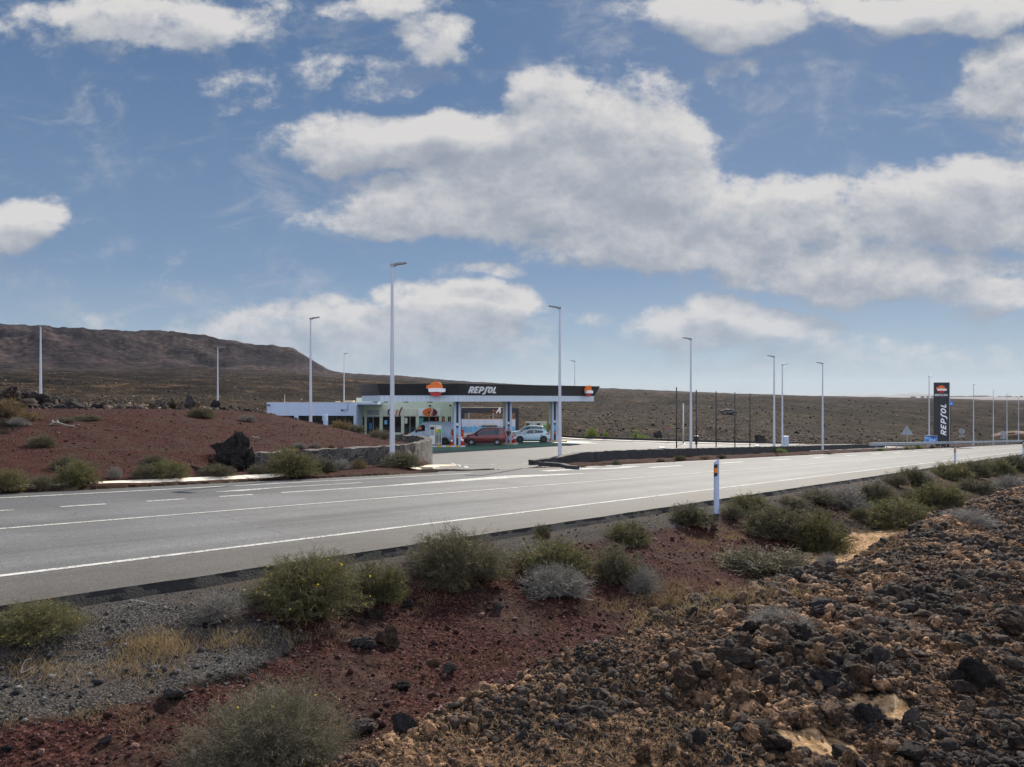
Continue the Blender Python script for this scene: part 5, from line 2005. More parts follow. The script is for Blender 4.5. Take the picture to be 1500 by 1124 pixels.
hy = 82.4
hatch = ([(0, 0.50), (0.05, 0.70), (0.3, 0.84), (0.9, 0.97), (1.12, 1.00), (1.75, 1.36), (2.2, 1.46), (2.8, 1.47), (3.4, 1.43), (3.72, 1.36), (4.02, 1.05), (4.15, 0.98), (4.21, 0.70)],
         [(0, 0.70), (0.9, 0.88), (1.3, 0.92), (3.6, 1.02), (4.21, 0.95)])
car('hatchback', ((748.8 - HX) / FPX * hy, hy + 0.2, wz(2, hy)), math.radians(6), 'white hatchback with dark alloy wheels parked between the middle and right columns', 'car',
    4.21, 1.80, hatch[0], hatch[1], 0.17, M['shaded_car_white'], (0.88, 3.47), 0.325,
    [[(1.42, 0.96), (2.42, 0.99), (2.42, 1.37), (2.12, 1.37), (1.82, 1.26)], [(2.48, 0.99), (3.30, 1.04), (3.50, 1.18), (3.30, 1.31), (2.48, 1.37)]],
    (1.16, 1.98), (3.72, 4.0), M['dark_rim'], 0.78, hatch_extras)


def suv_extras(r, side_panel, side_y, topz, L, hw0):
    side_panel('headlight', [(0.12, 0.82), (0.50, 0.90), (0.60, 0.98), (0.22, 0.94)], M['light_clear'], 0.012)
    side_panel('tail_light', [(L - 0.35, 0.95), (L - 0.10, 0.93), (L - 0.14, 1.15), (L - 0.30, 1.15)], M['light_red'], 0.012)
    MB().bbox(1.30, -hw0 - 0.18, 1.05, 1.50, -hw0 + 0.02, 1.20, 0.03).build('mirror', M['shaded_car_white'], r)
    MB().bbox(1.30, hw0 - 0.02, 1.05, 1.50, hw0 + 0.18, 1.20, 0.03).build('mirror', M['shaded_car_white'], r)


sy_ = 87.0
car('white_car', ((746 - HX) / FPX * sy_, sy_ + 0.3, wz(3, sy_)), math.radians(8), 'taller white car with a pale windscreen, mostly hidden behind the white hatchback', 'car',
    4.35, 1.82,
    [(0, 0.62), (0.05, 0.84), (0.3, 1.00), (1.0, 1.12), (1.2, 1.16), (1.85, 1.62), (2.3, 1.74), (3.2, 1.74), (3.85, 1.68), (4.15, 1.30), (4.30, 1.15), (4.35, 0.80)],
    [(0, 0.82), (0.9, 1.02), (1.3, 1.06), (3.6, 1.14), (4.35, 1.10)], 0.22, M['shaded_car_white'], (0.9, 3.5), 0.34,
    [[(1.50, 1.10), (2.42, 1.12), (2.42, 1.58), (2.2, 1.58), (1.9, 1.48)], [(2.48, 1.12), (3.60, 1.18), (3.72, 1.50), (2.48, 1.60)]],
    (1.24, 2.05), (3.9, 4.1), M['rim'], 0.80, suv_extras)


def van_extras(r, side_panel, side_y, topz, L, hw0):
    side_panel('headlight', [(0.12, 0.86), (0.42, 0.98), (0.52, 1.16), (0.30, 1.10)], M['light_clear'], 0.012)
    side_panel('tail_light', [(L - 0.12, 0.85), (L - 0.04, 0.85), (L - 0.04, 1.5), (L - 0.12, 1.5)], M['light_red'], 0.012)
    side_panel('lower_trim', [(0.95, 0.36), (L - 1.4, 0.36), (L - 1.4, 0.46), (0.95, 0.46)], M['trim_black'], 0.004)
    side_panel('bumper', [(0.02, 0.34), (0.42, 0.34), (0.42, 0.55), (0.25, 0.72), (0.02, 0.72)], M['sign_back'], 0.006)
    for x in (1.05, 1.98):
        side_panel('door_gap', [(x, 0.50), (x + 0.018, 0.50), (x + 0.018, 1.22), (x, 1.22)], M['trim_black'], 0.005)
    side_panel('door_handle', [(1.70, 1.16), (1.90, 1.165), (1.90, 1.20), (1.70, 1.195)], M['trim_black'], 0.02)
    for z in (0.80, 1.0, 1.35, 1.55, 1.75, 1.95):
        side_panel('side_rib', [(2.15, z), (L - 0.2, z), (L - 0.2, z + 0.012), (2.15, z + 0.012)], M['galv'], 0.004)
    side_panel('orange_jacket', [(1.25, 1.62), (1.42, 1.55), (1.62, 1.62), (1.58, 1.86), (1.30, 1.86)], M['orange'], 0.0115)
    MB().bbox(0.98, -hw0 - 0.20, 1.28, 1.12, -hw0 + 0.02, 1.58, 0.03).build('mirror', M['trim_black'], r)
    MB().bbox(0.98, hw0 - 0.02, 1.28, 1.12, hw0 + 0.20, 1.58, 0.03).build('mirror', M['trim_black'], r)


vy = 78.2
v_x0 = (596 - HX) / FPX * vy
car('delivery_van', (v_x0, vy + 0.7, wz(-8, vy)), math.radians(-2), 'white panel van refuelling behind the nearest pump, left of the left column', 'van',
    4.95, 1.95,
    [(0, 0.70), (0.05, 0.96), (0.25, 1.16), (0.55, 1.30), (0.75, 1.38), (1.10, 1.78), (1.48, 2.20), (1.75, 2.34), (2.2, 2.38), (4.6, 2.37), (4.85, 2.30), (4.93, 1.6), (4.95, 0.8)],
    [(0, 0.85), (0.6, 1.20), (0.9, 1.28), (4.95, 1.32)], 0.30, M['shaded_van_white'], (0.82, 4.02), 0.335,
    [[(1.00, 1.34), (1.95, 1.42), (1.98, 1.90), (1.86, 2.06), (1.52, 2.06), (1.16, 1.66)]],
    (0.80, 1.44), (None, None), M['dark_rim'], 0.93, van_extras)


# ------------------------------------------------------------------ the man beside the middle column
def skinned(name, joints, edges, m, parent, sub=2):
    me = bpy.data.meshes.new(name)
    me.from_pydata([j[0] for j in joints], edges, [])
    o = bpy.data.objects.new(name, me)
    C.objects.link(o)
    md = o.modifiers.new('skin', 'SKIN')
    md.use_smooth_shade = True
    for i, j in enumerate(joints):
        rr = j[1]
        me.skin_vertices[0].data[i].radius = rr if isinstance(rr, tuple) else (rr, rr)
    me.skin_vertices[0].data[0].use_root = True
    s_ = o.modifiers.new('sub', 'SUBSURF')
    s_.levels = s_.render_levels = sub
    dg = bpy.context.evaluated_depsgraph_get()
    me2 = bpy.data.meshes.new_from_object(o.evaluated_get(dg))
    bpy.data.objects.remove(o)
    me2.shade_smooth()
    me2.name = name
    me2.materials.clear()
    o = bpy.data.objects.new(name, me2)
    C.objects.link(o)
    link_material(o, m)
    o.parent = parent
    return o


def make_person(x, y, z, rz, label):
    r = empty('person', (x, y, z), rz)
    tag(r, label, 'person')
    J, E = [], []

    def jt(p, rad, prev=None):
        J.append((p, rad))
        if prev is not None:
            E.append((prev, len(J) - 1))
        return len(J) - 1
    pel = jt((0, 0, 0.94), (0.145, 0.10))
    bel = jt((0, 0.0, 1.08), (0.13, 0.095), pel)
    ch = jt((0, 0.01, 1.28), (0.155, 0.11), bel)
    sh = jt((0, 0.01, 1.42), (0.11, 0.085), ch)
    nk = jt((0, 0.0, 1.51), 0.055, sh)
    hd0 = jt((0, -0.01, 1.58), (0.070, 0.08), nk)
    hd1 = jt((0, -0.015, 1.66), (0.082, 0.098), hd0)
    hd2 = jt((0, -0.01, 1.74), (0.060, 0.07), hd1)
    nose = jt((0, -0.115, 1.635), 0.014, hd1)
    for s_ in (-1, 1):
        jt((s_ * 0.088, 0.0, 1.635), 0.016, hd1)
        hp = jt((s_ * 0.09, 0, 0.88), 0.088, pel)
        kn = jt((s_ * 0.10, -0.01 - 0.02 * s_, 0.48), 0.056, hp)
        cf = jt((s_ * 0.10, 0.02, 0.32), 0.052, kn)
        an = jt((s_ * 0.105, 0.02, 0.09), 0.034, cf)
        ft = jt((s_ * 0.115, -0.13, 0.035), (0.038, 0.028), an)
        so = jt((s_ * 0.19, 0.01, 1.40), 0.058, sh)
        el = jt((s_ * 0.23, 0.03 if s_ > 0 else -0.01, 1.13), 0.040, so)
        wrp = (s_ * 0.21, -0.07, 0.90) if s_ > 0 else (s_ * 0.12, -0.20, 1.06)
        wr_ = jt(wrp, 0.025, el)
        d = (Vector(wrp) - Vector(J[el][0])).normalized()
        palm = Vector(wrp) + d * 0.07
        pm = jt(tuple(palm), (0.036, 0.018), wr_)
        side = d.cross(Vector((1, 0, 0) if s_ > 0 else (0, 0, 1))).normalized()
        bend = Vector((0, -1, -0.4)).normalized() if s_ > 0 else Vector((s_ * -1, -0.1, 0)).normalized()
        for q, (o_, ln) in enumerate(((-0.030, 0.062), (-0.010, 0.074), (0.010, 0.070), (0.030, 0.055))):
            a = jt(tuple(palm + side * o_ + d * 0.035), 0.009, pm)
            b = jt(tuple(palm + side * o_ * 1.1 + d * (0.035 + ln * 0.5) + bend * 0.010), 0.0085, a)
            jt(tuple(palm + side * o_ * 1.05 + d * (0.035 + ln * 0.85) + bend * 0.035), 0.007, b)
        th = jt(tuple(Vector(wrp) + d * 0.03 - side * 0.035), 0.011, wr_)
        jt(tuple(Vector(wrp) + d * 0.075 - side * 0.055 + bend * 0.02), 0.009, th)
    skinned('body', J, E, M['skin'], r)
    # shirt
    J2 = [((0, 0, 0.98), (0.155, 0.115)), ((0, 0.0, 1.10), (0.148, 0.112)), ((0, 0.01, 1.28), (0.172, 0.125)), ((0, 0.01, 1.42), (0.125, 0.10)), ((0, 0.0, 1.475), 0.068),
          ((-0.195, 0.01, 1.40), 0.073), ((-0.222, 0.0, 1.23), 0.062), ((0.195, 0.01, 1.40), 0.073), ((0.222, 0.02, 1.23), 0.062)]
    skinned('t_shirt', J2, [(0, 1), (1, 2), (2, 3), (3, 4), (3, 5), (5, 6), (3, 7), (7, 8)], M['shirt'], r)
    J3 = [((0, 0, 0.97), (0.158, 0.115)), ((0.092, 0, 0.86), 0.104), ((0.105, -0.02, 0.52), 0.088), ((-0.092, 0, 0.86), 0.104), ((-0.105, 0.0, 0.52), 0.088)]
    skinned('shorts', J3, [(0, 1), (1, 2), (0, 3), (3, 4)], M['shorts'], r)
    for s_ in (-1, 1):
        J4 = [((s_ * 0.105, 0.045, 0.045), (0.045, 0.038)), ((s_ * 0.115, -0.07, 0.04), (0.05, 0.036)), ((s_ * 0.118, -0.15, 0.034), (0.042, 0.028))]
        skinned('shoe', J4, [(0, 1), (1, 2)], M['shoe'], r)
    J5 = [((0, 0.03, 1.66), (0.083, 0.078)), ((0, 0.012, 1.74), (0.074, 0.085)), ((0, -0.02, 1.775), (0.058, 0.066)), ((0, 0.05, 1.60), (0.062, 0.045))]
    skinned('hair', J5, [(0, 1), (1, 2), (0, 3)], M['hair'], r)
    # eyes and mouth
    for s_ in (-1, 1):
        MB().lathe([(0.002, -0.006), (0.009, 0.0), (0.002, 0.006)], 8, s_ * 0.032, -0.108, 1.665).build('eye', M['hair'], r)
    MB().box(-0.022, -0.108, 1.598, 0.022, -0.098, 1.605).build('mouth', M['maroon'], r)
    return r


pxp, pyp = px_at(744.6, 77.3)
make_person(pxp, pyp, wz(pxp, pyp) + 0.0, math.radians(-25), 'standing person in dark t-shirt, pale shorts and pale shoes beside the middle column')

# ------------------------------------------------------------------ totem sign and the signs along the road
TY = 106.0
TK = 106.0 / 90.0
tx_, ty_ = px_at(1379, TY)
tzb = gz(tx_, ty_) - 0.1
tt = empty('totem_sign', (tx_, ty_, tzb), math.radians(-18))
tag(tt, 'tall dark totem sign with round orange, white and red emblem and vertical brand lettering', 'sign')
tH = ((HY - 560.5) / FPX * TY - tzb) / TK
tt.scale = (TK, TK, TK)
tw = 0.80
MB().bbox(-tw, -0.16, 0, tw, 0.16, tH, 0.015).build('panel', M['dark_fascia'], tt)
MB().bbox(tw + 0.002, -0.19, 0, tw + 0.06, 0.19, tH + 0.02, 0.01).build('edge_trim', M['galv'], tt)
e = emblem(tt, 0.88, 0.04)
e.location = (-0.05, -0.165, tH - 0.82)
mbw, wl2 = word_mesh('REPSOL', 0.24, 0.02, shear=0.25, gap=0.16)
o = mbw.build('lettering', M['logo_white'], tt)
o.scale = (1.40 / wl2, 1, 1)
o.location = (-0.76, -0.165, tH - 1.62)
mbw, wl2 = word_mesh('REPSOL', 0.58, 0.02, shear=0.25, gap=0.16)
o = mbw.build('lettering', M['logo_white'], tt)
k = 3.75 / wl2
o.scale = (k, 1, 1)
o.rotation_euler = (0, -PI / 2, 0)
o.location = (0.47, -0.165, tH - 6.35)

# blue advertising board in front of the totem
bxx, byy = px_at(1363.5, 95.0)
zb = gz(bxx, byy)
bb = empty('billboard', (bxx, byy, zb), math.radians(-14))
tag(bb, 'small blue advertising board reading Blue, standing before the guard rail and totem', 'billboard')
zc_ = (HY - 643.0) / FPX * 95 - zb
MB().bbox(-0.73, -0.03, zc_ - 0.40, 0.73, 0.03, zc_ + 0.42, 0.01).build('frame', M['galv'], bb)
pn = MB().box(-0.68, -0.038, zc_ - 0.35, 0.68, -0.031, zc_ + 0.37).build('panel', M['sign_blue'], bb)
MB().box(-0.66, -0.044, zc_ - 0.05, -0.22, -0.039, zc_ + 0.25).build('picture', M['light_blue'], bb)
MB().box(-0.68, -0.043, zc_ + 0.16, 0.68, -0.0385, zc_ + 0.365).build('band', mat('deep_blue', (0.01, 0.05, 0.22), 0.4), bb)
text_mesh('Blue', 0.42, 0.004, M['logo_white'], bb, loc_=(-0.20, -0.049, zc_ - 0.27), sx=1.0)
text_mesh('Ad', 0.16, 0.004, M['logo_white'], bb, loc_=(-0.20, -0.049, zc_ + 0.13), sx=1.2)
MB().disc_y(0.52, zc_ + 0.03, 0.065, -0.05, -0.044).build('orange_dot', M['orange'], bb)
for sx in (-0.5, 0.5):
    MB().tube((sx, 0.05, 0), (sx, 0.05, zc_ - 0.3), 0.03, 0.03, 8).build('post', M['galv'], bb)

# round blue sign behind the totem, on its own post
rx_, ry_ = px_at(1393.5, 118.0)
zb = gz(rx_, ry_)
rs = empty('road_sign', (rx_, ry_, zb), math.radians(-10))
tag(rs, 'round blue sign with a white arrow showing past the right edge of the totem', 'road sign')
zc_ = (HY - 591) / FPX * 118 - zb
MB().disc_y(0, zc_, 0.33, -0.02, 0.0, 24).build('plate', M['sign_blue'], rs)
MB().prism([(0.10, zc_ + 0.12), (-0.03, zc_ - 0.05), (-0.10, zc_ + 0.02), (-0.10, zc_ - 0.16), (0.08, zc_ - 0.14), (0.01, zc_ - 0.08), (0.14, zc_ + 0.08)], -0.026, -0.0205, 'y').build('arrow', M['logo_white'], rs)
MB().tube((-0.12, 0.03, 0), (-0.12, 0.03, zc_ + 0.1), 0.04, 0.035, 8).build('post', M['dark_metal'], rs)

# back of a triangular sign
sx_, sy2 = px_at(1328.5, 81)
zb = gz(sx_, sy2) - 0.05
rs = empty('road_sign', (sx_, sy2, zb), math.radians(-8))
tag(rs, 'triangular road sign seen from its grey back, on a post in the red verge', 'road sign')
zt = (HY - 623.5) / FPX * 81 - zb
zl = (HY - 637.3) / FPX * 81 - zb
hw_ = 8.3 / FPX * 81
MB().prism([(-hw_, zl), (hw_, zl), (hw_ + 0.01, zl + 0.05), (0.03, zt), (-0.03, zt), (-hw_ - 0.01, zl + 0.05)], -0.012, 0.012, 'y').build('plate', M['sign_back'], rs)
MB().box(-hw_ * 0.55, -0.03, zl + 0.16, hw_ * 0.55, -0.013, zl + 0.20).build('bracket', M['galv'], rs)
MB().tube((0, -0.055, 0), (0, -0.055, zt - 0.08), 0.03, 0.03, 8).build('post', M['galv'], rs)


def round_back(px, yc, rp, yb, Yd, lab):
    x, y = px_at(px, Yd)
    zb = gz(x, y)
    rs = empty('road_sign', (x, y, zb), math.radians(-15))
    tag(rs, lab, 'road sign', 'round signs seen from behind')
    zc = (HY - yc) / FPX * Yd - zb
    R_ = rp / FPX * Yd
    MB().disc_y(0, zc, R_, -0.012, 0.012, 24).build('plate', M['sign_back'], rs)
    MB().box(-R_ * 0.95, -0.012, zc - R_ * 2.2, R_ * 0.95, 0.012, zc - R_ * 1.35).build('sub_plate', M['sign_back'], rs)
    MB().tube((0, -0.05, 0), (0, -0.05, zc + R_ * 0.8), 0.035, 0.035, 8).build('post', M['wood_orange'] if px < 1420 else M['galv'], rs)


round_back(1409, 632, 4.0, 646, 116, 'round sign seen from behind with a small plate below, right of the totem')
round_back(1469.5, 635, 3.6, 645, 152, 'round sign seen from behind with a small plate below, between two far lamp posts')

# small red notice, bin, cabinet, boxes
x, y = px_at(978.8, 86.5)
r = empty('notice_post', (x, y, zs_(x, y)))
tag(r, 'thin post with a small red and violet notice at the back edge of the forecourt', 'sign post')
zt = (HY - 626) / FPX * y - zs_(x, y)
MB().tube((0, 0, 0), (0, 0, zt), 0.03, 0.03, 8).build('post', M['dark_metal'], r)
MB().box(-0.14, -0.05, zt - 0.46, 0.14, -0.031, zt).build('plate', M['extinguisher_red'], r)
MB().box(-0.10, -0.056, zt - 0.40, 0.10, -0.051, zt - 0.25).build('plate_text', M['sign_blue'], r)
x, y = px_at(1020, 83.5)
r = empty('waste_bin', (x, y, zs_(x, y) + 0.02))
tag(r, 'dark waste bin at the back edge of the forecourt beside a thin dark pole', 'waste bin')
MB().lathe([(0.13, 0), (0.13, 0.35), (0.24, 0.36), (0.27, 0.80), (0.27, 0.82)], 18).build('barrel', M['trim_black'], r)
MB().lathe([(0.275, 0.82), (0.29, 0.88), (0.18, 0.94), (0.02, 0.96)], 18).build('lid', M['dark_metal'], r)
x, y = px_at(1151.5, 74.0)
zb = gz(x, y)
r = empty('utility_cabinet', (x, y, zb))
tag(r, 'white upright utility cabinet behind the black wall, right of the lamp post pair', 'cabinet')
zt = (HY - 639) / FPX * y - zb
MB().bbox(-0.22, -0.16, 0, 0.22, 0.16, zt - 0.06, 0.015).build('body', M['shaded_white_paint'], r)
MB().bbox(-0.25, -0.19, zt - 0.059, 0.25, 0.19, zt, 0.01).build('cap', M['shaded_white_paint'], r)
MB().box(-0.17, -0.168, 0.1, 0.17, -0.161, zt - 0.12).build('door', M['shaded_white_paint'], r)
MB().box(-0.05, -0.175, zt - 0.60, 0.07, -0.169, zt - 0.45).build('warning_plate', M['yellow_paint'], r)


def wall_box(px, w, lab):
    x, y = px_w(px, w)
    s_, _ = sw(x, y)
    r = empty('junction_box', (x, y, float(zroad(s_)) + 0.49))
    tag(r, lab, 'floodlight')
    MB().bbox(-0.20, -0.08, 0.02, 0.20, 0.12, 0.10, 0.02).build('housing', M['galv'], r)
    MB().box(-0.05, -0.05, -0.02, 0.05, 0.05, 0.02).build('bracket', M['dark_metal'], r)


wall_box(969, 20.62, 'small grey floodlight lying on the black wall, nearer one')
wall_box(1109, 21.0, 'small grey floodlight lying on the black wall, farther one by the last thin dark pole')

# guard rail
def guard_rail(s0, s1, w0, w1):
    r0 = xy(s0, w0)
    zb0 = gz(*r0)
    gr = empty('guard_rail', (r0[0], r0[1], zb0))
    tag(gr, 'long galvanised guard rail along the far side of the road in front of the totem', 'guard rail')
    N = 60
    prof = [(0.0, 0.30), (-0.07, 0.36), (-0.02, 0.44), (-0.02, 0.48), (-0.07, 0.56), (0.0, 0.63), (0.012, 0.63), (0.012, 0.30)]
    prof = [(a, b + 0.14) for a, b in prof]
    vs, fs = [], []
    k = len(prof)
    for i in range(N + 1):
        t = i / N
        s_ = s0 + (s1 - s0) * t
        w_ = w0 + (w1 - w0) * t
        drop = 0.0
        for dw, z in prof:
            x, y = xy(s_, w_ + dw)
            vs.append((x - r0[0], y - r0[1], float(zroad(s_)) + z + drop - zb0))
    for i in range(N):
        for j in range(k):
            fs.append((i * k + j, i * k + (j + 1) % k, (i + 1) * k + (j + 1) % k, (i + 1) * k + j))
    mesh_obj('beam', vs, fs, M['galv'], gr)
    s_ = s0 + 3
    proto = None
    while s_ < s1:
        t = (s_ - s0) / (s1 - s0)
        x, y = xy(s_, w0 + (w1 - w0) * t + 0.075)
        if proto is None:
            proto = MB().box(-0.05, -0.03, -0.3, 0.05, 0.03, 0.74).build('post', M['galv'], gr)
            p_ = proto
        else:
            p_ = proto.copy()
            C.objects.link(p_)
            p_.parent = gr
        p_.location = (x - r0[0], y - r0[1], float(zroad(s_)) - zb0)
        p_.rotation_euler = (0, 0, math.atan2(RU[1], RU[0]))
        s_ += 4.0
    return gr


sg0 = sw(*px_w(1273, 18.6))[0]
guard_rail(sg0, 215, 18.6, 18.5)


# marker posts
def marker(px, pyb, pyt, lab, wdt=0.12):
    p = at(px, pyb)
    H = (pyb - pyt) / FPX * p.y
    r = empty('marker_post', (p.x, p.y, p.z - 0.03), math.radians(-28))
    tag(r, lab, 'marker post', 'roadside marker posts')
    H += 0.03
    a, b = wdt / 2, 0.055
    # curved shell: a lens-shaped section with a top cut on the slant
    sec = [(-a, 0.0), (-a * 0.6, -b * 0.55), (0, -b * 0.75), (a * 0.6, -b * 0.55), (a, 0.0), (a * 0.6, b * 0.55), (0, b * 0.75), (-a * 0.6, b * 0.55)]
    vs = []
    for x_, y_ in sec:
        vs.append((x_ * 1.05, y_ * 1.05, 0))
    for x_, y_ in sec:
        vs.append((x_, y_, H - 0.05 + 0.05 * (x_ / a)))
    n = len(sec)
    fs = [tuple(reversed(range(n))), tuple(range(n, 2 * n))] + [(i, (i + 1) % n, n + (i + 1) % n, n + i) for i in range(n)]
    mesh_obj('post', vs, fs, M['shaded_white_paint'], r)

    def wrap(z0, z1, slant, out, nm, m, x0=-0.97, x1=0.80):
        vs, fs = [], []
        xs = np.linspace(a * x0, a * x1, 6)
        for x_ in xs:
            yy = float(np.interp(x_, [q[0] for q in sec[:5]], [q[1] for q in sec[:5]])) - out
            vs += [(x_, yy, z0 + slant * x_ / a), (x_, yy, z1 + slant * x_ / a)]
        for i in range(5):
            fs.append((2 * i, 2 * i + 2, 2 * i + 3, 2 * i + 1))
        mesh_obj(nm, vs, fs, m, r)
    k = H / 1.13
    wrap(H - 0.35 * k, H - 0.11 * k, 0.022, 0.003, 'black_band', M['trim_black'])
    wrap(H - 0.28 * k, H - 0.185 * k, 0.0, 0.006, 'reflector', M['reflector_orange'], -0.75, 0.55)
    MB().bbox(-0.075, -0.06, -0.05, 0.075, 0.06, 0.04, 0.01).build('foot', M['trim_black'], r)
    return r


marker(1049.5, 753, 672, 'nearest white marker post with black band and orange reflector, at the road edge')
marker(1399, 680, 655.5, 'second marker post, small in the distance before the guard rail')
marker(1499, 672, 648, 'third marker post cut off by the right edge of the picture')

# ------------------------------------------------------------------ rocks
def ico(sub):
    bm = bmesh.new()
    bmesh.ops.create_icosphere(bm, subdivisions=sub, radius=1.0)
    V = np.array([v.co[:] for v in bm.verts])
    F = np.array([[v.index for v in f.verts] for f in bm.faces])
    bm.free()
    return V, F


ICO = {k: ico(k) for k in (1, 2, 3, 4, 5)}


def noise3(V, f, seed):
    x, y, z = V[:, 0] * f, V[:, 1] * f, V[:, 2] * f
    return (vnoise(x + 0.7 * z, y - 0.4 * z, seed) + vnoise(y + 11.3, z + 0.5 * x, seed + 5) + vnoise(z - 7.1, x + 0.6 * y, seed + 9)) / 1.8


def rock_shape(sub, seed, rough=0.34, squash=0.75, planes=7):
    V, F = ICO[sub]
    V = V.copy()
    rs = np.random.RandomState(seed)
    # broken faces: push the surface back to a few random planes
    for k in range(planes):
        n = rs.normal(size=3)
        n /= np.linalg.norm(n)
        d = rs.uniform(0.42, 0.80)
        h = V @ n
        V -= np.outer(np.maximum(h - d, 0) * 0.85, n)
    V = V + rs.normal(0, (0.0, 0.10, 0.085, 0.050, 0.022, 0.010)[sub], V.shape)
    N = V / np.linalg.norm(V, axis=1, keepdims=True)
    disp = rough * (0.55 * noise3(V, 1.3, seed) + 0.30 * noise3(V, 3.1, seed + 1))
    if sub >= 3:
        disp = disp + rough * 0.20 * noise3(V, 7.0, seed + 2)
    if sub >= 4:
        disp = disp + rough * 0.14 * noise3(V, 14.0, seed + 3)
    if sub >= 5:
        disp = disp + rough * 0.08 * noise3(V, 27.0, seed + 4)
    V = V + N * disp[:, None]
    V *= np.array([1.0, rs.uniform(0.65, 0.95), squash * rs.uniform(0.8, 1.1)])
    return V, F


def rock_mat(name, obj_random=True, cols=((0.020, 0.018, 0.018), (0.050, 0.037, 0.030), (0.135, 0.078, 0.046), (0.40, 0.235, 0.130))):
    m, t, b, out = base_mat(name)
    tc = t.node('ShaderNodeTexCoord').outputs['Object'] if obj_random else t.node('ShaderNodeNewGeometry').outputs['Position']
    if obj_random:
        rv = t.node('ShaderNodeObjectInfo').outputs['Random']
    else:
        rv = t.node('ShaderNodeAttribute', attribute_name='tint').outputs['Fac']
    sc = 3.2 if obj_random else 34.0
    n = t.noise(tc, sc, 8, 0.75)
    n_f = t.noise(tc, sc * 3.5, 4, 0.8)
    v = t.math('ADD', t.math('MULTIPLY', rv, 0.85), t.math('MULTIPLY', t.math('SUBTRACT', n, 0.47), 1.9), clamp=True)
    v = t.math('ADD', v, t.math('MULTIPLY', t.math('SUBTRACT', n_f, 0.5), 1.1), clamp=True)
    c = t.ramp(v, [(0.0, cols[0]), (0.38, cols[1]), (0.68, cols[2]), (1.0, cols[3])])
    t.l.new(c, b.inputs['Base Color'])
    b.inputs['Roughness'].default_value = 0.95
    b.inputs['Specular IOR Level'].default_value = 0.2
    bn = t.node('ShaderNodeBump', {'Strength': 0.9, 'Distance': 0.10 if obj_random else 0.014, 'Height': t.math('ADD', n, t.math('MULTIPLY', n_f, 0.5))})
    t.l.new(bn.outputs[0], b.inputs['Normal'])
    return m


M['rock'] = rock_mat('lava_rock')
M['rubble'] = rock_mat('lava_rubble', False)
M['cinder'] = rock_mat('red_cinder', False, ((0.012, 0.007, 0.007), (0.036, 0.014, 0.012), (0.072, 0.028, 0.024), (0.22, 0.14, 0.125)))
M['gravel'] = rock_mat('grey_gravel', False, ((0.015, 0.015, 0.017), (0.038, 0.038, 0.041), (0.082, 0.081, 0.084), (0.20, 0.19, 0.18)))
M['clinker'] = rock_mat('clinker', False, ((0.012, 0.010, 0.010), (0.030, 0.022, 0.018), (0.080, 0.056, 0.040), (0.24, 0.17, 0.12)))
M['black_rock'] = rock_mat('black_rock', True, ((0.0226, 0.0207, 0.0226), (0.0415, 0.0377, 0.0396), (0.0754, 0.0641, 0.0641), (0.1414, 0.1169, 0.1056)))


def stone_mass(name, P, R, m, sub, seed, label, nshape=10, tint=None, squash=0.8, sink=0.25, kind='stuff', rough=0.5):
    rs = np.random.RandomState(seed)
    shapes = [rock_shape(sub, seed * 31 + k, squash=squash, rough=rough, planes=9) for k in range(nshape)]
    nV, nF = len(shapes[0][0]), len(shapes[0][1])
    n = len(P)
    which = rs.randint(0, nshape, n)
    SV = np.stack([s_[0] for s_ in shapes])
    F0 = shapes[0][1]
    a = rs.uniform(0, 2 * PI, n)
    tl = rs.normal(0, 0.45, (n, 2))
    ca, sa = np.cos(a), np.sin(a)
    V = SV[which] * (R[:, None, None] * rs.uniform(0.75, 1.3, (n, 1, 3)))
    # tilt about x then y, then turn about z
    c1, s1 = np.cos(tl[:, 0])[:, None], np.sin(tl[:, 0])[:, None]
    c2, s2 = np.cos(tl[:, 1])[:, None], np.sin(tl[:, 1])[:, None]
    x, y, z = V[..., 0], V[..., 1], V[..., 2]
    y, z = y * c1 - z * s1, y * s1 + z * c1
    x, z = x * c2 + z * s2, -x * s2 + z * c2
    x, y = x * ca[:, None] - y * sa[:, None], x * sa[:, None] + y * ca[:, None]
    W = np.stack([x, y, z], -1) + P[:, None, :]
    W[..., 2] += (R * (squash * 0.6 - sink))[:, None]
    F = F0[None] + (np.arange(n) * nV)[:, None, None]
    tn = rs.uniform(0, 1, n) if tint is None else tint
    o = np_mesh(name, W.reshape(-1, 3), F.reshape(-1, 3), m, attrs={'tint': np.repeat(tn, nV)})
    tag(o, label, 'rubble' if kind == 'stuff' else None, None, kind)
    return o


rs = np.random.RandomState(11)
# scatter over the rubble heap
N = 560000
Yr = 2.0 + 30.0 * rs.uniform(0, 1, N) ** 1.25
wmax = 3.55
pxr = rs.uniform(380, 1640, N)
Xr = (pxr - HX) / FPX * Yr
s_, w_ = sw(Xr, Yr)
keep = (w_ < 3.25 - 0.30 * sstep(s_, 7, 11) + 0.35 * vnoise(Xr / 1.1, Yr / 1.1, 7)) & (w_ > -0.6)
Xr, Yr, pxr, w_ = Xr[keep], Yr[keep], pxr[keep], w_[keep]
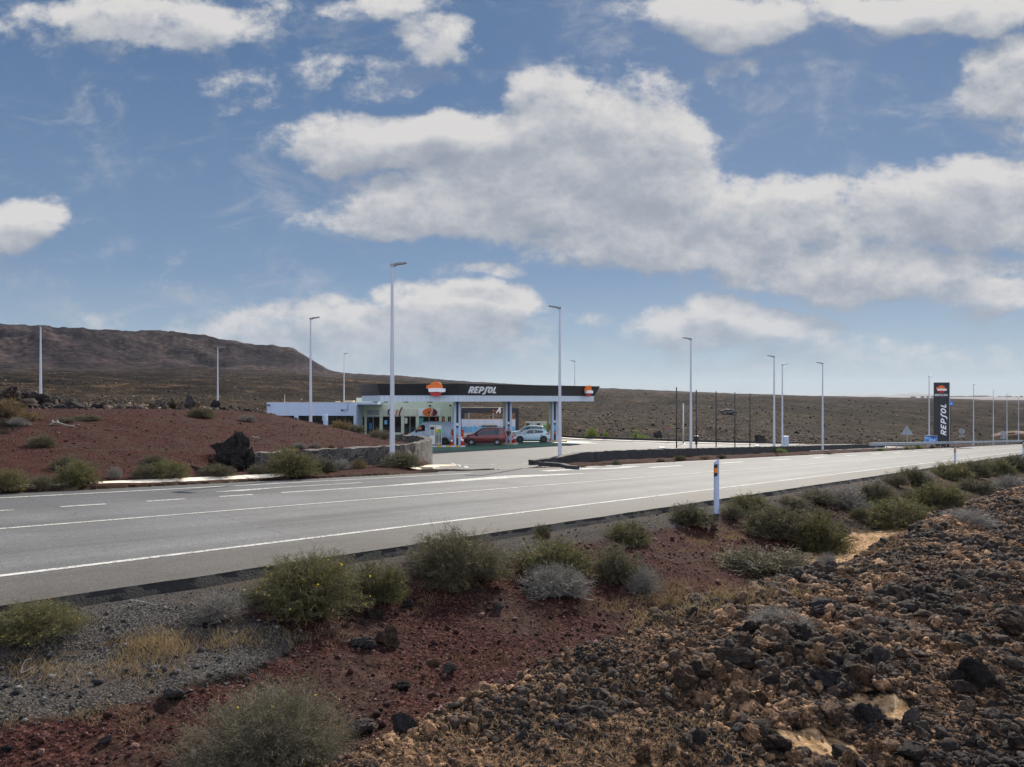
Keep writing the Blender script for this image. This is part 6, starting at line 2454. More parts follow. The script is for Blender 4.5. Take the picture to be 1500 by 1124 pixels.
# sample density follows the area
dens = Yr / Yr.max()
area_ok = rs.uniform(0, 1, len(Yr)) < np.clip(0.18 + dens * 1.6, 0, 1)
Xr, Yr, pxr, w_ = Xr[area_ok], Yr[area_ok], pxr[area_ok], w_[area_ok]
u = rs.uniform(0.004, 1, len(Yr))
R = 0.0078 * u ** -0.42
coarse = 0.75 + 0.75 * sstep(vnoise(Xr / 1.3, Yr / 1.3, 19), -0.25, 0.5)
coarse = coarse * (0.62 + 0.5 * sstep(pxr, 850, 1200)) * (1 + 0.5 * sstep(w_, 1.6, 2.9))
coarse = coarse * np.where(pxr > 950, 1.18, 1.0)
coarse = np.where((pxr < 1000) & (Yr < 4.6) & (w_ < 2.2), coarse * 0.8, coarse)
R = np.clip(R * coarse * (0.8 + Yr * 0.032), 0.006, np.where(pxr < 900, 0.045, 0.085))
vis = R * 751 / Yr > 0.75
Xr, Yr, R, pxr = Xr[vis], Yr[vis], R[vis], pxr[vis]
# keep the sandy gaps free
sandpt = [at(1200, 1090), at(1290, 1040)]
ok = np.ones(len(Xr), bool)
for p in sandpt:
    q = ((Xr - p.x) / 0.24) ** 2 + ((Yr - p.y) / 0.15) ** 2 + 0.5 * vnoise(Xr / 0.12, Yr / 0.12, 4)
    ok &= (q > 1.0) | (rs.uniform(0, 1, len(Xr)) < 0.06) & (R < 0.02)
Xr, Yr, R, pxr = Xr[ok], Yr[ok], R[ok], pxr[ok]
order = np.argsort(-(R / Yr))
Xr, Yr, R, pxr = Xr[order], Yr[order], R[order], pxr[order]
Zr = ground(Xr, Yr)
NI = 290
print('rubble stones', len(Xr))
tint_all = np.clip(0.37 + 0.60 * vnoise(Xr / 0.9, Yr / 0.9, 3) + rs.normal(0, 0.22, len(Xr)) + 0.10 * (pxr < 1000), 0, 1)
P = np.stack([Xr, Yr, Zr], -1)
a, b = NI, NI + 9000
stone_mass('rubble', P[a:b], R[a:b], M['rubble'], 3, 3, 'mass of loose brown and black lava stones covering the heap in the foreground', 14, tint_all[a:b])
stone_mass('fine_rubble', P[b:b + 30000], R[b:b + 30000], M['rubble'], 2, 4, 'small lava stones between the larger ones of the foreground heap', 14, tint_all[b:b + 30000])
stone_mass('lava_grit', P[b + 30000:b + 90000], R[b + 30000:b + 90000], M['rubble'], 1, 44, 'fine lava grit between the stones of the foreground heap', 14, tint_all[b + 30000:b + 90000])

# the 290 that show largest are things of their own
protos = []
for k in range(9):
    V, F = rock_shape(4, 400 + k, squash=0.8, rough=0.55, planes=8)
    me_o = np_mesh('lava_rock', V, F, M['rock'], smooth=False)
    protos.append(me_o.data)
    bpy.data.objects.remove(me_o)
protos4 = []
for k in range(4):
    V, F = rock_shape(5, 500 + k, squash=0.8, rough=0.60, planes=8)
    me_o = np_mesh('lava_rock', V, F, M['rock'], smooth=False)
    protos4.append(me_o.data)
    bpy.data.objects.remove(me_o)


def rock_obj(data, p, sc, rot, label, group=None, m=None, name='lava_rock'):
    o = bpy.data.objects.new(name, data)
    C.objects.link(o)
    o.location = p
    o.scale = sc
    o.rotation_euler = rot
    tag(o, label, 'rock', group)
    if m is not None:
        o.material_slots[0].link = 'OBJECT'
        o.material_slots[0].material = m
    return o


for i in range(NI):
    r_ = float(R[i])
    sc = (r_ * rnd.uniform(0.85, 1.25), r_ * rnd.uniform(0.8, 1.2), r_ * rnd.uniform(0.75, 1.15))
    data = protos[i % 9] if r_ * 751 / Yr[i] < 14 else protos4[i % 4]
    rock_obj(data, (P[i][0], P[i][1], P[i][2] + r_ * 0.28), sc, (rnd.gauss(0, .4), rnd.gauss(0, .4), rnd.uniform(0, 6.28)),
             'rough lava rock lying loose among the brown and black rubble of the foreground heap', 'loose lava rocks on the foreground heap')

# rocks one can point to
SPECIAL = [
    (533, 952, 40, 22, 'black', 'brown-grey tilted slab on the red cinder slope, left of the bluish boulder'),
    (571, 948, 36, 32, 'rock', 'bluish grey pointed boulder on the red cinder slope below the yellow-flowered shrub'),
    (596, 892, 16, 16, 'black', 'dark upright stone between the flowering shrub and the round dense shrub'),
    (549, 908, 26, 20, 'rock', 'greenish grey stone tucked under the large flowering shrub'),
    (635, 976, 22, 14, 'rock', 'reddish brown stone alone on the cinder slope right of the slab'),
    (728, 897, 18, 16, 'black', 'small dark stone on the red slope below the grey dead shrub'),
    (590, 1012, 24, 14, 'rock', 'low dark red stone at the foot of the cinder slope'),
    (1062, 978, 84, 34, 'rock', 'wide flat brown slab lying on the rubble in the middle foreground'),
    (1146, 972, 42, 34, 'rock', 'blocky reddish rock just right of the wide flat slab'),
    (1425, 1012, 66, 50, 'rock', 'largest round boulder of the heap, grey and brown, at the lower right'),
    (1482, 932, 46, 34, 'rock', 'rounded brown boulder at the right edge of the picture'),
    (1208, 1010, 40, 34, 'black', 'dark craggy rock on the rubble below the blocky reddish one'),
    (1285, 978, 34, 44, 'black', 'dark upright craggy rock in the middle of the right rubble'),
    (1268, 1064, 46, 34, 'black', 'dark rock beside the pale sand gap at the bottom right'),
    (528, 1078, 46, 28, 'black', 'long black ledge rock at the lower left end of the rubble heap'),
    (594, 1074, 34, 34, 'black', 'rounded dark grey rock near the lower left end of the heap'),
    (658, 988, 26, 22, 'black', 'dark rock sitting on the crest of the heap above the red slope'),
    (1218, 838, 26, 16, 'black', 'dark rounded rock on the crest of the heap left of the sand patch'),
    (1205, 906, 50, 24, 'black', 'long dark rock in the upper middle of the rubble'),
    (1332, 1062, 34, 30, 'black', 'black clinker rock right of the pale sand gap'),
    (1024, 1094, 24, 34, 'black', 'upright black stone in the fine rubble at the bottom'),
    (942, 1120, 30, 26, 'rock', 'brown stone cut by the bottom edge of the picture'),
    (255, 1030, 34, 24, 'black', 'dark red craggy rock on the lower left cinder slope'),
    (153, 1092, 18, 14, 'black', 'dark stone on the red cinder at the lower left'),
    (10, 1104, 22, 12, 'black', 'low dark stone in the lower left corner'),
    (964, 700, 0, 0, None, None),
    (384, 662, 9, 7, 'rock', None),
    (467, 663, 12, 10, 'rock', 'small pale pointed stone on top of the curved stone wall, left one'),
    (485, 663, 10, 12, 'rock', 'small grey pointed stone on top of the curved stone wall, right one'),
    (965, 641, 13, 11, 'black', 'dark boulder at the back edge of the forecourt, left of the red notice'),
    (1065, 607, 28, 8, 'black', 'low dark rock outcrop on the lava field behind the thin poles'),
    (1115, 652, 17, 20, 'black', 'black boulder standing behind the black wall left of the lamp post pair'),
    (295, 668, 5, 5, 'rock', None),
]
for k, (px, pb, w_, h_, kind, lab) in enumerate(SPECIAL):
    if not lab:
        continue
    p = at(px, pb)
    rx = w_ / 2 / FPX * p.y
    rz = h_ / FPX * p.y
    y2 = p.y + rx * 0.5
    x2 = (px - HX) / FPX * y2
    z2 = gz(x2, y2)
    rock_obj(protos4[k % 4], (x2, y2, z2 + rz * 0.32), (rx * 1.02, rx * 0.80, rz * 0.72), (rnd.gauss(0, .12), rnd.gauss(0, .12), rnd.choice([0, PI]) + rnd.gauss(0, .25)), lab,
             m=M['black_rock'] if kind == 'black' else None)

M['boulder_black'] = rock_mat('boulder_black', True, ((0.012, 0.011, 0.012), (0.021, 0.018, 0.018), (0.036, 0.029, 0.028), (0.070, 0.056, 0.050)))
# the standing black boulder beside the kerb
parts_v, parts_f, nb_ = [], [], 0
pb = at(340, 690)
U = pb.y / FPX
for (cx, cz, rx, ry, rz, seed, tilt) in ((333, 662, 22, 18, 25, 61, 0.25), (350, 664, 15, 14, 28, 64, -0.18), (346, 678, 20, 16, 20, 62, 0.1), (362, 676, 8, 9, 21, 63, 0.05), (318, 657, 13, 12, 13, 65, 0.0), (356, 648, 7, 8, 12, 66, 0.2)):
    V, F = rock_shape(5, seed, rough=0.55, squash=1.0, planes=9)
    V = V * np.array([rx, ry, rz]) * U
    c, s__ = math.cos(tilt), math.sin(tilt)
    V = np.stack([V[:, 0] * c + V[:, 2] * s__, V[:, 1], -V[:, 0] * s__ + V[:, 2] * c], -1)
    V += np.array([(cx - 340) * U, 0.25, (690 - cz) * U])
    parts_v.append(V); parts_f.append(F + nb_); nb_ += len(V)
o = np_mesh('boulder', np.vstack(parts_v), np.vstack(parts_f), M['boulder_black'])
o.location = (pb.x, pb.y, pb.z)
tag(o, 'tall jagged black lava boulder standing beside the kerb at the foot of the red mound', 'boulder')
p = at(314, 684)
rock_obj(protos4[1], (p.x, p.y + 0.3, p.z + 0.12), (0.62, 0.4, 0.26), (0, 0, 0.3), 'low black rock lying at the left foot of the jagged boulder', m=M['black_rock'])

# boulder heap at the far left
HEAP = [(17, 583, 22, 17), (30, 590, 16, 12), (42, 584, 18, 13), (55, 592, 15, 12), (66, 587, 17, 12), (75, 594, 14, 11), (24, 597, 14, 10), (48, 598, 15, 9), (84, 592, 13, 12), (92, 596, 12, 9),
        (104, 594, 14, 13), (36, 602, 13, 8), (62, 600, 12, 8), (78, 601, 12, 8), (112, 599, 10, 6), (8, 579, 10, 7), (124, 598, 9, 5), (138, 597, 9, 6), (150, 595, 10, 6), (160, 597, 10, 6), (172, 598, 9, 5),
        (222, 593, 9, 6), (230, 590, 11, 8), (240, 593, 9, 6), (253, 589, 9, 8), (263, 592, 8, 5), (280, 587, 14, 9), (288, 591, 8, 5), (315, 590, 9, 8), (205, 597, 9, 5), (190, 598, 8, 4), (340, 596, 8, 4), (352, 599, 8, 4)]
for k, (px, pb_, w_, h_) in enumerate(HEAP):
    Yd = 43.6 + (600 - pb_) * 0.16 + rnd.uniform(0, 0.6)
    x, y = px_at(px, Yd)
    z = gz(x, y)
    zt = (HY - (pb_ - h_)) / FPX * y
    zc = max(zt - h_ / FPX * y * 0.5, z + 0.05)
    rx = w_ / 2 / FPX * y * 1.45
    hh = max((zt - z) * 0.55, rx * 0.55)
    rock_obj(protos[k % 9], (x, y, zt - hh * 0.85), (rx, rx * 0.8, hh), (rnd.gauss(0, .2), rnd.gauss(0, .2), rnd.uniform(0, 6.28)),
             'black lava boulder of the rough row heaped along the top of the red mound', 'black boulders heaped behind the mound', m=M['black_rock'] if k % 3 else None, name='boulder')

q = np.random.RandomState(55)
n = 4200
Yh = q.uniform(40, 49, n)
ph = np.where(q.uniform(0, 1, n) < 0.5, q.uniform(-40, 130, n), q.uniform(100, 400, n))
Xh = (ph - HX) / FPX * Yh
_, wh = sw(Xh, Yh)
Rh = np.clip(0.05 * q.uniform(0.004, 1, n) ** -0.4, 0.05, 0.36) * np.where(ph < 120, 1.7, 0.9)
k = wh > 35.5 + 1.2 * vnoise(Xh / 3, Yh / 3, 8)
stone_mass('lava_debris', np.stack([Xh, Yh, ground(Xh, Yh)], -1)[k], Rh[k], M['clinker'], 2, 56, 'rough lava blocks and debris along the back of the red mound', 12, np.where(ph < 125, q.uniform(0, 0.42, n), q.uniform(0, 0.8, n))[k])

# small cinders on the near slope, gravel under the road edge
def scatter(n, pxr_, wr_, Yr_, seed):
    q = np.random.RandomState(seed)
    Y = Yr_[0] + (Yr_[1] - Yr_[0]) * q.uniform(0, 1, n) ** 1.4
    X = (q.uniform(*pxr_, n) - HX) / FPX * Y
    s_, w_ = sw(X, Y)
    k = (w_ > wr_[0]) & (w_ < wr_[1])
    X, Y = X[k], Y[k]
    return np.stack([X, Y, ground(X, Y)], -1), q


P1, q = scatter(150000, (-150, 1560), (3.2, 7.0), (3.2, 26), 5)
R1 = np.clip(0.0052 * q.uniform(0.002, 1, len(P1)) ** -0.42, 0.004, 0.05) * (0.7 + P1[:, 1] * 0.05)
k = R1 * 751 / P1[:, 1] > 0.55
spm = np.exp(-(((sw(P1[:, 0], P1[:, 1])[0] - 17.5) / 6.5) ** 2 + ((sw(P1[:, 0], P1[:, 1])[1] - 4.4) / 0.8) ** 2)) > 0.35
k &= ~spm | (q.uniform(0, 1, len(P1)) < 0.08)
gp = np.exp(-(((sw(P1[:, 0], P1[:, 1])[0] - 2.9) / 1.7) ** 2 + ((sw(P1[:, 0], P1[:, 1])[1] - 6.4) / 0.65) ** 2)) > 0.4
stone_mass('cinders', P1[k & ~gp][:32000], R1[k & ~gp][:32000], M['cinder'], 1, 6, 'loose red and dark cinders on the slope between the road and the heap', 12)
stone_mass('gravel', P1[k & gp][:12000], R1[k & gp][:12000], M['gravel'], 1, 7, 'grey gravel patch below the road edge at the left', 12)
P2_, q = scatter(50000, (-150, 1560), (6.7, 7.7), (5, 34), 8)
R2 = np.clip(0.006 * q.uniform(0.004, 1, len(P2_)) ** -0.40, 0.004, 0.03) * (0.7 + P2_[:, 1] * 0.045)
k = R2 * 751 / P2_[:, 1] > 0.5
stone_mass('gravel', P2_[k][:26000], R2[k][:26000], M['gravel'], 1, 9, 'grey roadside gravel along the broken asphalt edge', 12)

# clods on the mound and the red verge opposite
q = np.random.RandomState(21)
Y = q.uniform(19, 46, 26000)
X = (q.uniform(-60, 640, 26000) - HX) / FPX * Y
s_, w_ = sw(X, Y)
k = (w_ > 19.4) & (w_ < 36) & (X < -4.6) & ~((w_ > 20.7) & (w_ < 21.7) & (X > -9))
X, Y = X[k], Y[k]
R3 = np.clip(0.010 * q.uniform(0.004, 1, len(X)) ** -0.36, 0.008, 0.065)
stone_mass('cinders', np.stack([X, Y, ground(X, Y)], -1), R3, M['cinder'], 1, 22, 'small cinders and clods strewn over the red mound', 12, kind='stuff')

# clinker of the lava field in the middle distance
q = np.random.RandomState(31)
n = 110000
Y = np.exp(q.uniform(math.log(40), math.log(520), n))
X = (q.uniform(-80, 1580, n) - HX) / FPX * Y
s_, w_ = sw(X, Y)
sdd = poly_dist(X, Y, SITE)
px_ = HX + FPX * X / Y
shop_zone = (X > -34) & (X < -5) & (Y > 86) & (Y < 106)
wash = (X > -9) & (X < 4) & (Y > 92) & (Y < 108)
k = (sdd < -1.8) & (w_ > 24) & ~((X < -3) & (w_ < 36.5)) & ~shop_zone & ~wash
cl_ = vnoise(X / 14, Y / 14, 3)
k &= q.uniform(0, 1, n) < 0.25 + 0.75 * sstep(cl_, -0.6, 0.4)
X, Y = X[k], Y[k]
R4 = np.clip(0.085 * q.uniform(0.006, 1, len(X)) ** -0.33, 0.07, 0.45) * (0.75 + Y / 330)
k = R4 * 751 / Y > 0.55
X, Y, R4 = X[k][:42000], Y[k][:42000], R4[k][:42000]
stone_mass('lava_field', np.stack([X, Y, ground(X, Y)], -1), R4, M['clinker'], 1, 32, 'rough dark clinker covering the lava field behind the filling station', 12, squash=0.6, sink=0.2)

# ------------------------------------------------------------------ shrubs
def leaf_mat(name, c0, c1, c2, trans=0.35):
    m, t, b, out = base_mat(name)
    tint = t.node('ShaderNodeAttribute', attribute_name='tint').outputs['Fac']
    rv = t.node('ShaderNodeObjectInfo').outputs['Random']
    v = t.math('ADD', t.math('MULTIPLY', tint, 0.85), t.math('MULTIPLY', rv, 0.22), clamp=True)
    c = t.ramp(v, [(0.0, c0), (0.5, c1), (1.0, c2)])
    t.l.new(c, b.inputs['Base Color'])
    b.inputs['Roughness'].default_value = 0.75
    b.inputs['Specular IOR Level'].default_value = 0.25
    tr = t.node('ShaderNodeBsdfTranslucent', {0: c})
    mx = t.node('ShaderNodeMixShader', {0: trans, 1: b.outputs[0], 2: tr.outputs[0]})
    t.l.new(mx.outputs[0], out.inputs[0])
    return m


LM = {
    'green': leaf_mat('leaf_green', (0.0499, 0.0516, 0.0189), (0.1075, 0.1032, 0.0361), (0.2064, 0.1849, 0.0731)),
    'dark': leaf_mat('leaf_dark', (0.0439, 0.0439, 0.0229), (0.0861, 0.0824, 0.0412), (0.1602, 0.1464, 0.0778)),
    'olive': leaf_mat('leaf_olive', (0.0595, 0.0561, 0.0323), (0.1105, 0.1020, 0.0595), (0.1870, 0.1700, 0.1062)),
    'ash': leaf_mat('leaf_ash', (0.075, 0.070, 0.045), (0.15, 0.14, 0.092), (0.27, 0.25, 0.17)),
    'grey': leaf_mat('twig_grey', (0.085, 0.078, 0.068), (0.16, 0.148, 0.13), (0.30, 0.28, 0.25), 0.1),
    'tan': leaf_mat('leaf_tan', (0.075, 0.048, 0.018), (0.16, 0.10, 0.035), (0.30, 0.20, 0.08)),
    'bright': leaf_mat('leaf_bright', (0.07, 0.12, 0.015), (0.14, 0.22, 0.025), (0.25, 0.34, 0.05), 0.45),
    'stem': leaf_mat('stem', (0.045, 0.036, 0.026), (0.085, 0.068, 0.048), (0.15, 0.125, 0.09), 0.0),
    'flower': leaf_mat('flower_yellow', (0.42, 0.29, 0.02), (0.55, 0.40, 0.03), (0.65, 0.50, 0.05), 0.3),
}


def ribbons(P0, P1, W, q):
    """thin flat quads between point pairs, random facing"""
    d = P1 - P0
    r = q.normal(size=d.shape)
    s_ = np.cross(d, r)
    s_ /= (np.linalg.norm(s_, axis=1, keepdims=True) + 1e-9)
    s_ *= W[:, None] / 2
    V = np.stack([P0 - s_, P0 + s_, P1 + s_ * 0.5, P1 - s_ * 0.5], 1).reshape(-1, 3)
    F = np.arange(len(P0) * 4).reshape(-1, 4)
    return V, F


def leaves(Pc, size, q, asp=2.2, D=None):
    n = len(Pc)
    a = q.normal(size=(n, 3))
    if D is not None:
        a = a * 0.55 + D
    a /= np.linalg.norm(a, axis=1, keepdims=True) + 1e-9
    b = np.cross(a, q.normal(size=(n, 3)))
    b /= np.linalg.norm(b, axis=1, keepdims=True) + 1e-9
    s1 = (size * q.uniform(0.6, 1.35, n))[:, None]
    A = a * s1 * 0.5
    B = b * s1 * 0.5 / asp
    V = np.stack([Pc - A, Pc + B, Pc + A, Pc - B], 1).reshape(-1, 3)
    return V, np.arange(n * 4).reshape(-1, 4)


def make_shrub(kind, seed, ntip=260, nleaf=9000, leaf=0.035, nflower=0, tw=1.0, name='shrub', lm=None):
    q = np.random.RandomState(seed)
    # tips: clumped over an uneven dome
    nc = 26
    cd = q.normal(size=(nc, 3))
    cd[:, 2] = np.abs(cd[:, 2]) * 0.9 + 0.02
    cd /= np.linalg.norm(cd, axis=1, keepdims=True)
    cr = q.uniform(0.80, 1.0, nc)
    w = q.randint(0, nc, ntip)
    d = cd[w] + q.normal(0, 0.33, (ntip, 3))
    d[:, 2] = np.where(d[:, 2] < -0.03, q.uniform(0, 0.3, ntip), d[:, 2])
    d /= np.linalg.norm(d, axis=1, keepdims=True)
    rad = cr[w] * (1.02 - 0.45 * q.uniform(0, 1, ntip) ** 1.6)
    tips = d * rad[:, None]
    tips[:, 2] = tips[:, 2] * 0.98
    base = q.normal(0, 0.10, (ntip, 3))
    base[:, 2] = -0.03
    mid = base * 0.45 + tips * 0.5 + q.normal(0, 0.05, (ntip, 3)) + np.array([0, 0, 0.05])
    r = empty(name)
    # woody stems
    W = np.full(ntip, 0.016 * tw)
    V1, F1 = ribbons(base, mid, W, q)
    V2, F2 = ribbons(mid, tips, W * 0.6, q)
    VV, FF = [V1, V2], [F1, F2 + len(V1)]
    nb = len(V1) + len(V2)
    # side twigs
    nt = ntip * (10 if kind == 'grey' else 5)
    k = q.randint(0, ntip, nt)
    t = q.uniform(0.25, 1.0, nt)[:, None]
    p = mid[k] * (1 - t) + tips[k] * t
    ax = tips[k] - mid[k]
    ax /= np.linalg.norm(ax, axis=1, keepdims=True) + 1e-9
    e = p + ax * q.uniform(0.02, 0.10, nt)[:, None] + q.normal(0, 0.06, (nt, 3))
    e[:, 2] = np.maximum(e[:, 2], 0.0)
    V3, F3 = ribbons(p, e, np.full(nt, 0.0085 * tw), q)
    VV.append(V3); FF.append(F3 + nb); nb += len(V3)
    V, F = np.vstack(VV), np.vstack(FF)
    tint = np.repeat(q.uniform(0, 1, len(F)), 4)
    np_mesh('stems', V, F, LM['grey'] if kind == 'grey' else LM['stem'], r, attrs={'tint': tint})
    if nleaf:
        k = q.randint(0, nt, nleaf)
        t = q.uniform(0.0, 1.15, nleaf)[:, None]
        pc = p[k] * (1 - t) + e[k] * t + q.normal(0, 0.016, (nleaf, 3))
        pc[:, 2] = np.maximum(pc[:, 2], 0.01)
        V, F = leaves(pc, leaf, q, 2.4, (e - p)[k] * 8)
        clump = 0.5 + 0.5 * np.sin(w[k % ntip] * 2.4)
        tl = np.clip(0.18 + 0.22 * q.normal(size=nleaf) + 0.30 * cr[w[np.minimum(k // (nt // ntip), ntip - 1)]] + 0.25 * vnoise(pc[:, 0] * 2.2 + 5, pc[:, 1] * 2.2 + pc[:, 2], seed), 0, 1)
        np_mesh('foliage', V, F, LM[lm or kind], r, attrs={'tint': np.repeat(tl, 4)})
    if nflower:
        k = q.choice(ntip, nflower)
        pc = tips[k] * q.uniform(0.98, 1.06, nflower)[:, None] + q.normal(0, 0.02, (nflower, 3))
        V, F = leaves(pc, 0.026, q, 1.0)
        np_mesh('flowers', V, F, LM['flower'], r, attrs={'tint': np.repeat(q.uniform(0, 1, nflower), 4)})['kind'] = 'stuff'
    return r


SPROTO = {}
for kd, n_, nl, lf, nf_ in (('green', 480, 24000, 0.034, 40), ('dark', 480, 24000, 0.033, 16), ('olive', 480, 22000, 0.029, 12), ('grey', 420, 4200, 0.024, 0), ('tan', 300, 9000, 0.036, 0), ('bright', 150, 5000, 0.055, 0)):
    SPROTO[kd] = [make_shrub(kd, 100 + len(kd) + i * 7 + n_, n_, nl, lf, nf_) for i in range(2)]
SPROTO['hero'] = [make_shrub('olive', 901, 1900, 130000, 0.0125, 34, tw=0.45, lm='ash')]
SPROTO['heroflower'] = [make_shrub('green', 903, 900, 62000, 0.021, 130, tw=0.6), make_shrub('dark', 905, 900, 62000, 0.020, 40, tw=0.6)]
used = {}


def shrub(px, pb, pt, wpx, kind, label, group=None, idx=None, fixedY=None, name='shrub'):
    if fixedY:
        x, y = px_at(px, fixedY)
        p = Vector((x, y, gz(x, y)))
    else:
        p = at(px, pb)
    r_ = wpx / 2 / FPX * p.y
    if not fixedY:
        # the base seen is the near rim of the plant
        y2 = p.y + r_ * 0.55
        x2 = (px - HX) / FPX * y2
        p = Vector((x2, y2, gz(x2, y2)))
        r_ = wpx / 2 / FPX * y2
    if group == NEAR and px > 600 and wpx > 40:
        r_ *= 1.15
    h = max((HY - pt) / FPX * p.y - p.z, r_ * 0.35)
    pl = SPROTO[kind]
    n = used.get(kind, 0)
    used[kind] = n + 1
    j = (n if idx is None else idx) % len(pl)
    src = pl[j]
    key = (kind, j)
    if key in used:
        o = copy_tree(src)
    else:
        o = src
        used[key] = True
    o.name = name
    o.location = p
    o.scale = (r_ * 1.22, r_ * rnd.uniform(1.05, 1.25), h * 1.08)
    o.rotation_euler = (0, 0, rnd.uniform(0, 6.28))
    tag(o, label, 'shrub' if name == 'shrub' else 'plant', group)
    return o


NEAR = 'shrubs along the near side of the road'
FARK = 'shrubs behind the pale kerb'
MND = 'small shrubs on the red mound'
VRG = 'low plants on the verge across the road'
shrub(385, 1150, 1003, 262, 'hero', 'largest shrub in the picture, finely twigged and grey-green, at the bottom left', NEAR)
shrub(455, 912, 806, 172, 'heroflower', 'large green shrub dotted with yellow flowers below the road edge', NEAR, 0)
shrub(553, 888, 816, 86, 'green', 'smaller flowering shrub grown against the right side of the large yellow-flowered one', NEAR)
shrub(48, 952, 880, 140, 'heroflower', 'flowering shrub cut by the left edge of the picture, below the road', NEAR, 0)
shrub(668, 864, 768, 140, 'heroflower', 'round dense dark shrub in the middle of the near verge', NEAR, 1)
shrub(806, 848, 784, 104, 'green', 'green shrub directly behind the grey dead bush', NEAR)
shrub(812, 880, 824, 96, 'grey', 'grey leafless dead bush on the edge of the red slope', NEAR)
shrub(905, 855, 790, 88, 'olive', 'olive shrub right of the grey dead bush', NEAR)
shrub(945, 872, 828, 50, 'grey', 'small grey twiggy bush at the right foot of the olive shrub', NEAR)
shrub(922, 800, 760, 64, 'green', 'small green shrub at the road edge behind the olive one', NEAR)
shrub(793, 788, 767, 30, 'dark', 'tiny dark shrub right at the asphalt edge', NEAR)
shrub(1010, 770, 735, 68, 'dark', 'dark shrub directly left of the nearest marker post', NEAR)
shrub(1072, 762, 734, 36, 'olive', 'little olive shrub touching the right side of the nearest marker post', NEAR)
shrub(1098, 752, 720, 56, 'green', 'bright rounded shrub a little right of the nearest marker post', NEAR)
shrub(1138, 795, 736, 96, 'dark', 'big dark shrub in front of the bright rounded one', NEAR)
shrub(1204, 810, 742, 78, 'green', 'tall green shrub on the left rim of the sand patch', NEAR)
shrub(1120, 850, 795, 136, 'olive', 'wide low olive shrub at the foot of the rubble heap', NEAR)
shrub(1212, 835, 808, 36, 'grey', 'small grey bush between the wide olive shrub and the sand patch', NEAR)
shrub(1242, 748, 713, 66, 'grey', 'grey dry bush among the green ones above the sand patch', NEAR)
shrub(1195, 738, 712, 56, 'olive', 'olive shrub left of the grey dry bush, close to the road', NEAR)
shrub(1318, 776, 724, 92, 'green', 'broad green shrub on the right rim of the sand patch', NEAR)
shrub(1284, 740, 704, 48, 'dark', 'small dark shrub right behind the grey dry bush', NEAR)
shrub(1258, 762, 742, 28, 'dark', 'low dark plant on the back rim of the sand patch', NEAR)
shrub(1372, 745, 702, 76, 'green', 'green shrub in the middle of the right-hand hedge row', NEAR)
shrub(1338, 710, 682, 48, 'dark', 'leftmost shrub of the row that screens the road at the right', NEAR)
shrub(1392, 702, 674, 50, 'green', 'rounded shrub just below the second marker post', NEAR)
shrub(1424, 700, 673, 44, 'dark', 'dark rounded shrub, right neighbour of the one below the second marker post', NEAR)
shrub(1455, 697, 669, 50, 'green', 'green shrub near the right end of the hedge row', NEAR)
shrub(1490, 690, 664, 46, 'dark', 'last shrub of the hedge row at the right edge of the picture', NEAR)
shrub(1430, 722, 697, 52, 'olive', 'olive shrub in front of the hedge row', NEAR)
shrub(1480, 715, 694, 46, 'grey', 'grey bush in front of the last hedge shrub', NEAR)
shrub(1418, 770, 745, 70, 'grey', 'pale dry bush growing out of the top of the rubble heap', NEAR)
shrub(1310, 712, 690, 40, 'olive', 'small olive shrub at the left start of the hedge row', NEAR)
shrub(1160, 745, 724, 42, 'olive', 'little olive shrub by the asphalt right of the bright rounded one', NEAR)
shrub(1345, 735, 712, 44, 'olive', 'olive plant wedged between two green shrubs at the right', NEAR)
shrub(1140, 920, 888, 78, 'grey', 'thin pale dry weed growing on the rubble heap', NEAR)
shrub(318, 918, 866, 84, 'grey', 'thin dry grey weed left of the large yellow-flowered shrub', NEAR)
shrub(985, 895, 872, 40, 'tan', 'straw-coloured tuft at the rim of the rubble heap', NEAR)
# behind the pale kerb
shrub(14, 722, 682, 52, 'green', 'flowering shrub behind the kerb at the left edge of the picture', FARK)
shrub(60, 716, 694, 40, 'olive', 'small olive shrub behind the kerb, second from the left', FARK)
shrub(110, 713, 671, 78, 'green', 'large flowering shrub behind the kerb, third from the left', FARK)
shrub(98, 690, 664, 46, 'olive', 'greyish shrub just above the third kerb shrub', FARK)
shrub(212, 703, 676, 34, 'olive', 'narrow olive shrub left of the green one behind the kerb', FARK)
shrub(246, 703, 670, 56, 'green', 'green shrub behind the kerb on the open red slope', FARK)
shrub(226, 682, 663, 38, 'olive', 'small greyish shrub just above the green kerb shrub', FARK)
shrub(168, 702, 682, 22, 'grey', 'thin grey sprig behind the kerb between two shrubs', FARK)
shrub(318, 700, 677, 56, 'olive', 'shrub at the foot of the jagged black boulder', FARK)
shrub(377, 696, 678, 28, 'olive', 'small shrub between the boulder and the big round green shrub', FARK)
shrub(427, 699, 651, 84, 'green', 'biggest round green shrub before the stone wall', FARK)
shrub(475, 691, 668, 40, 'olive', 'brownish shrub right of the biggest round green one', FARK)
shrub(497, 688, 672, 40, 'grey', 'grey dry bush before the stone wall', FARK)
shrub(524, 687, 671, 28, 'tan', 'orange-brown dry shrub before the stone wall', FARK)
shrub(587, 685, 660, 66, 'dark', 'dark shrub at the foot of the tallest lamp post', FARK)
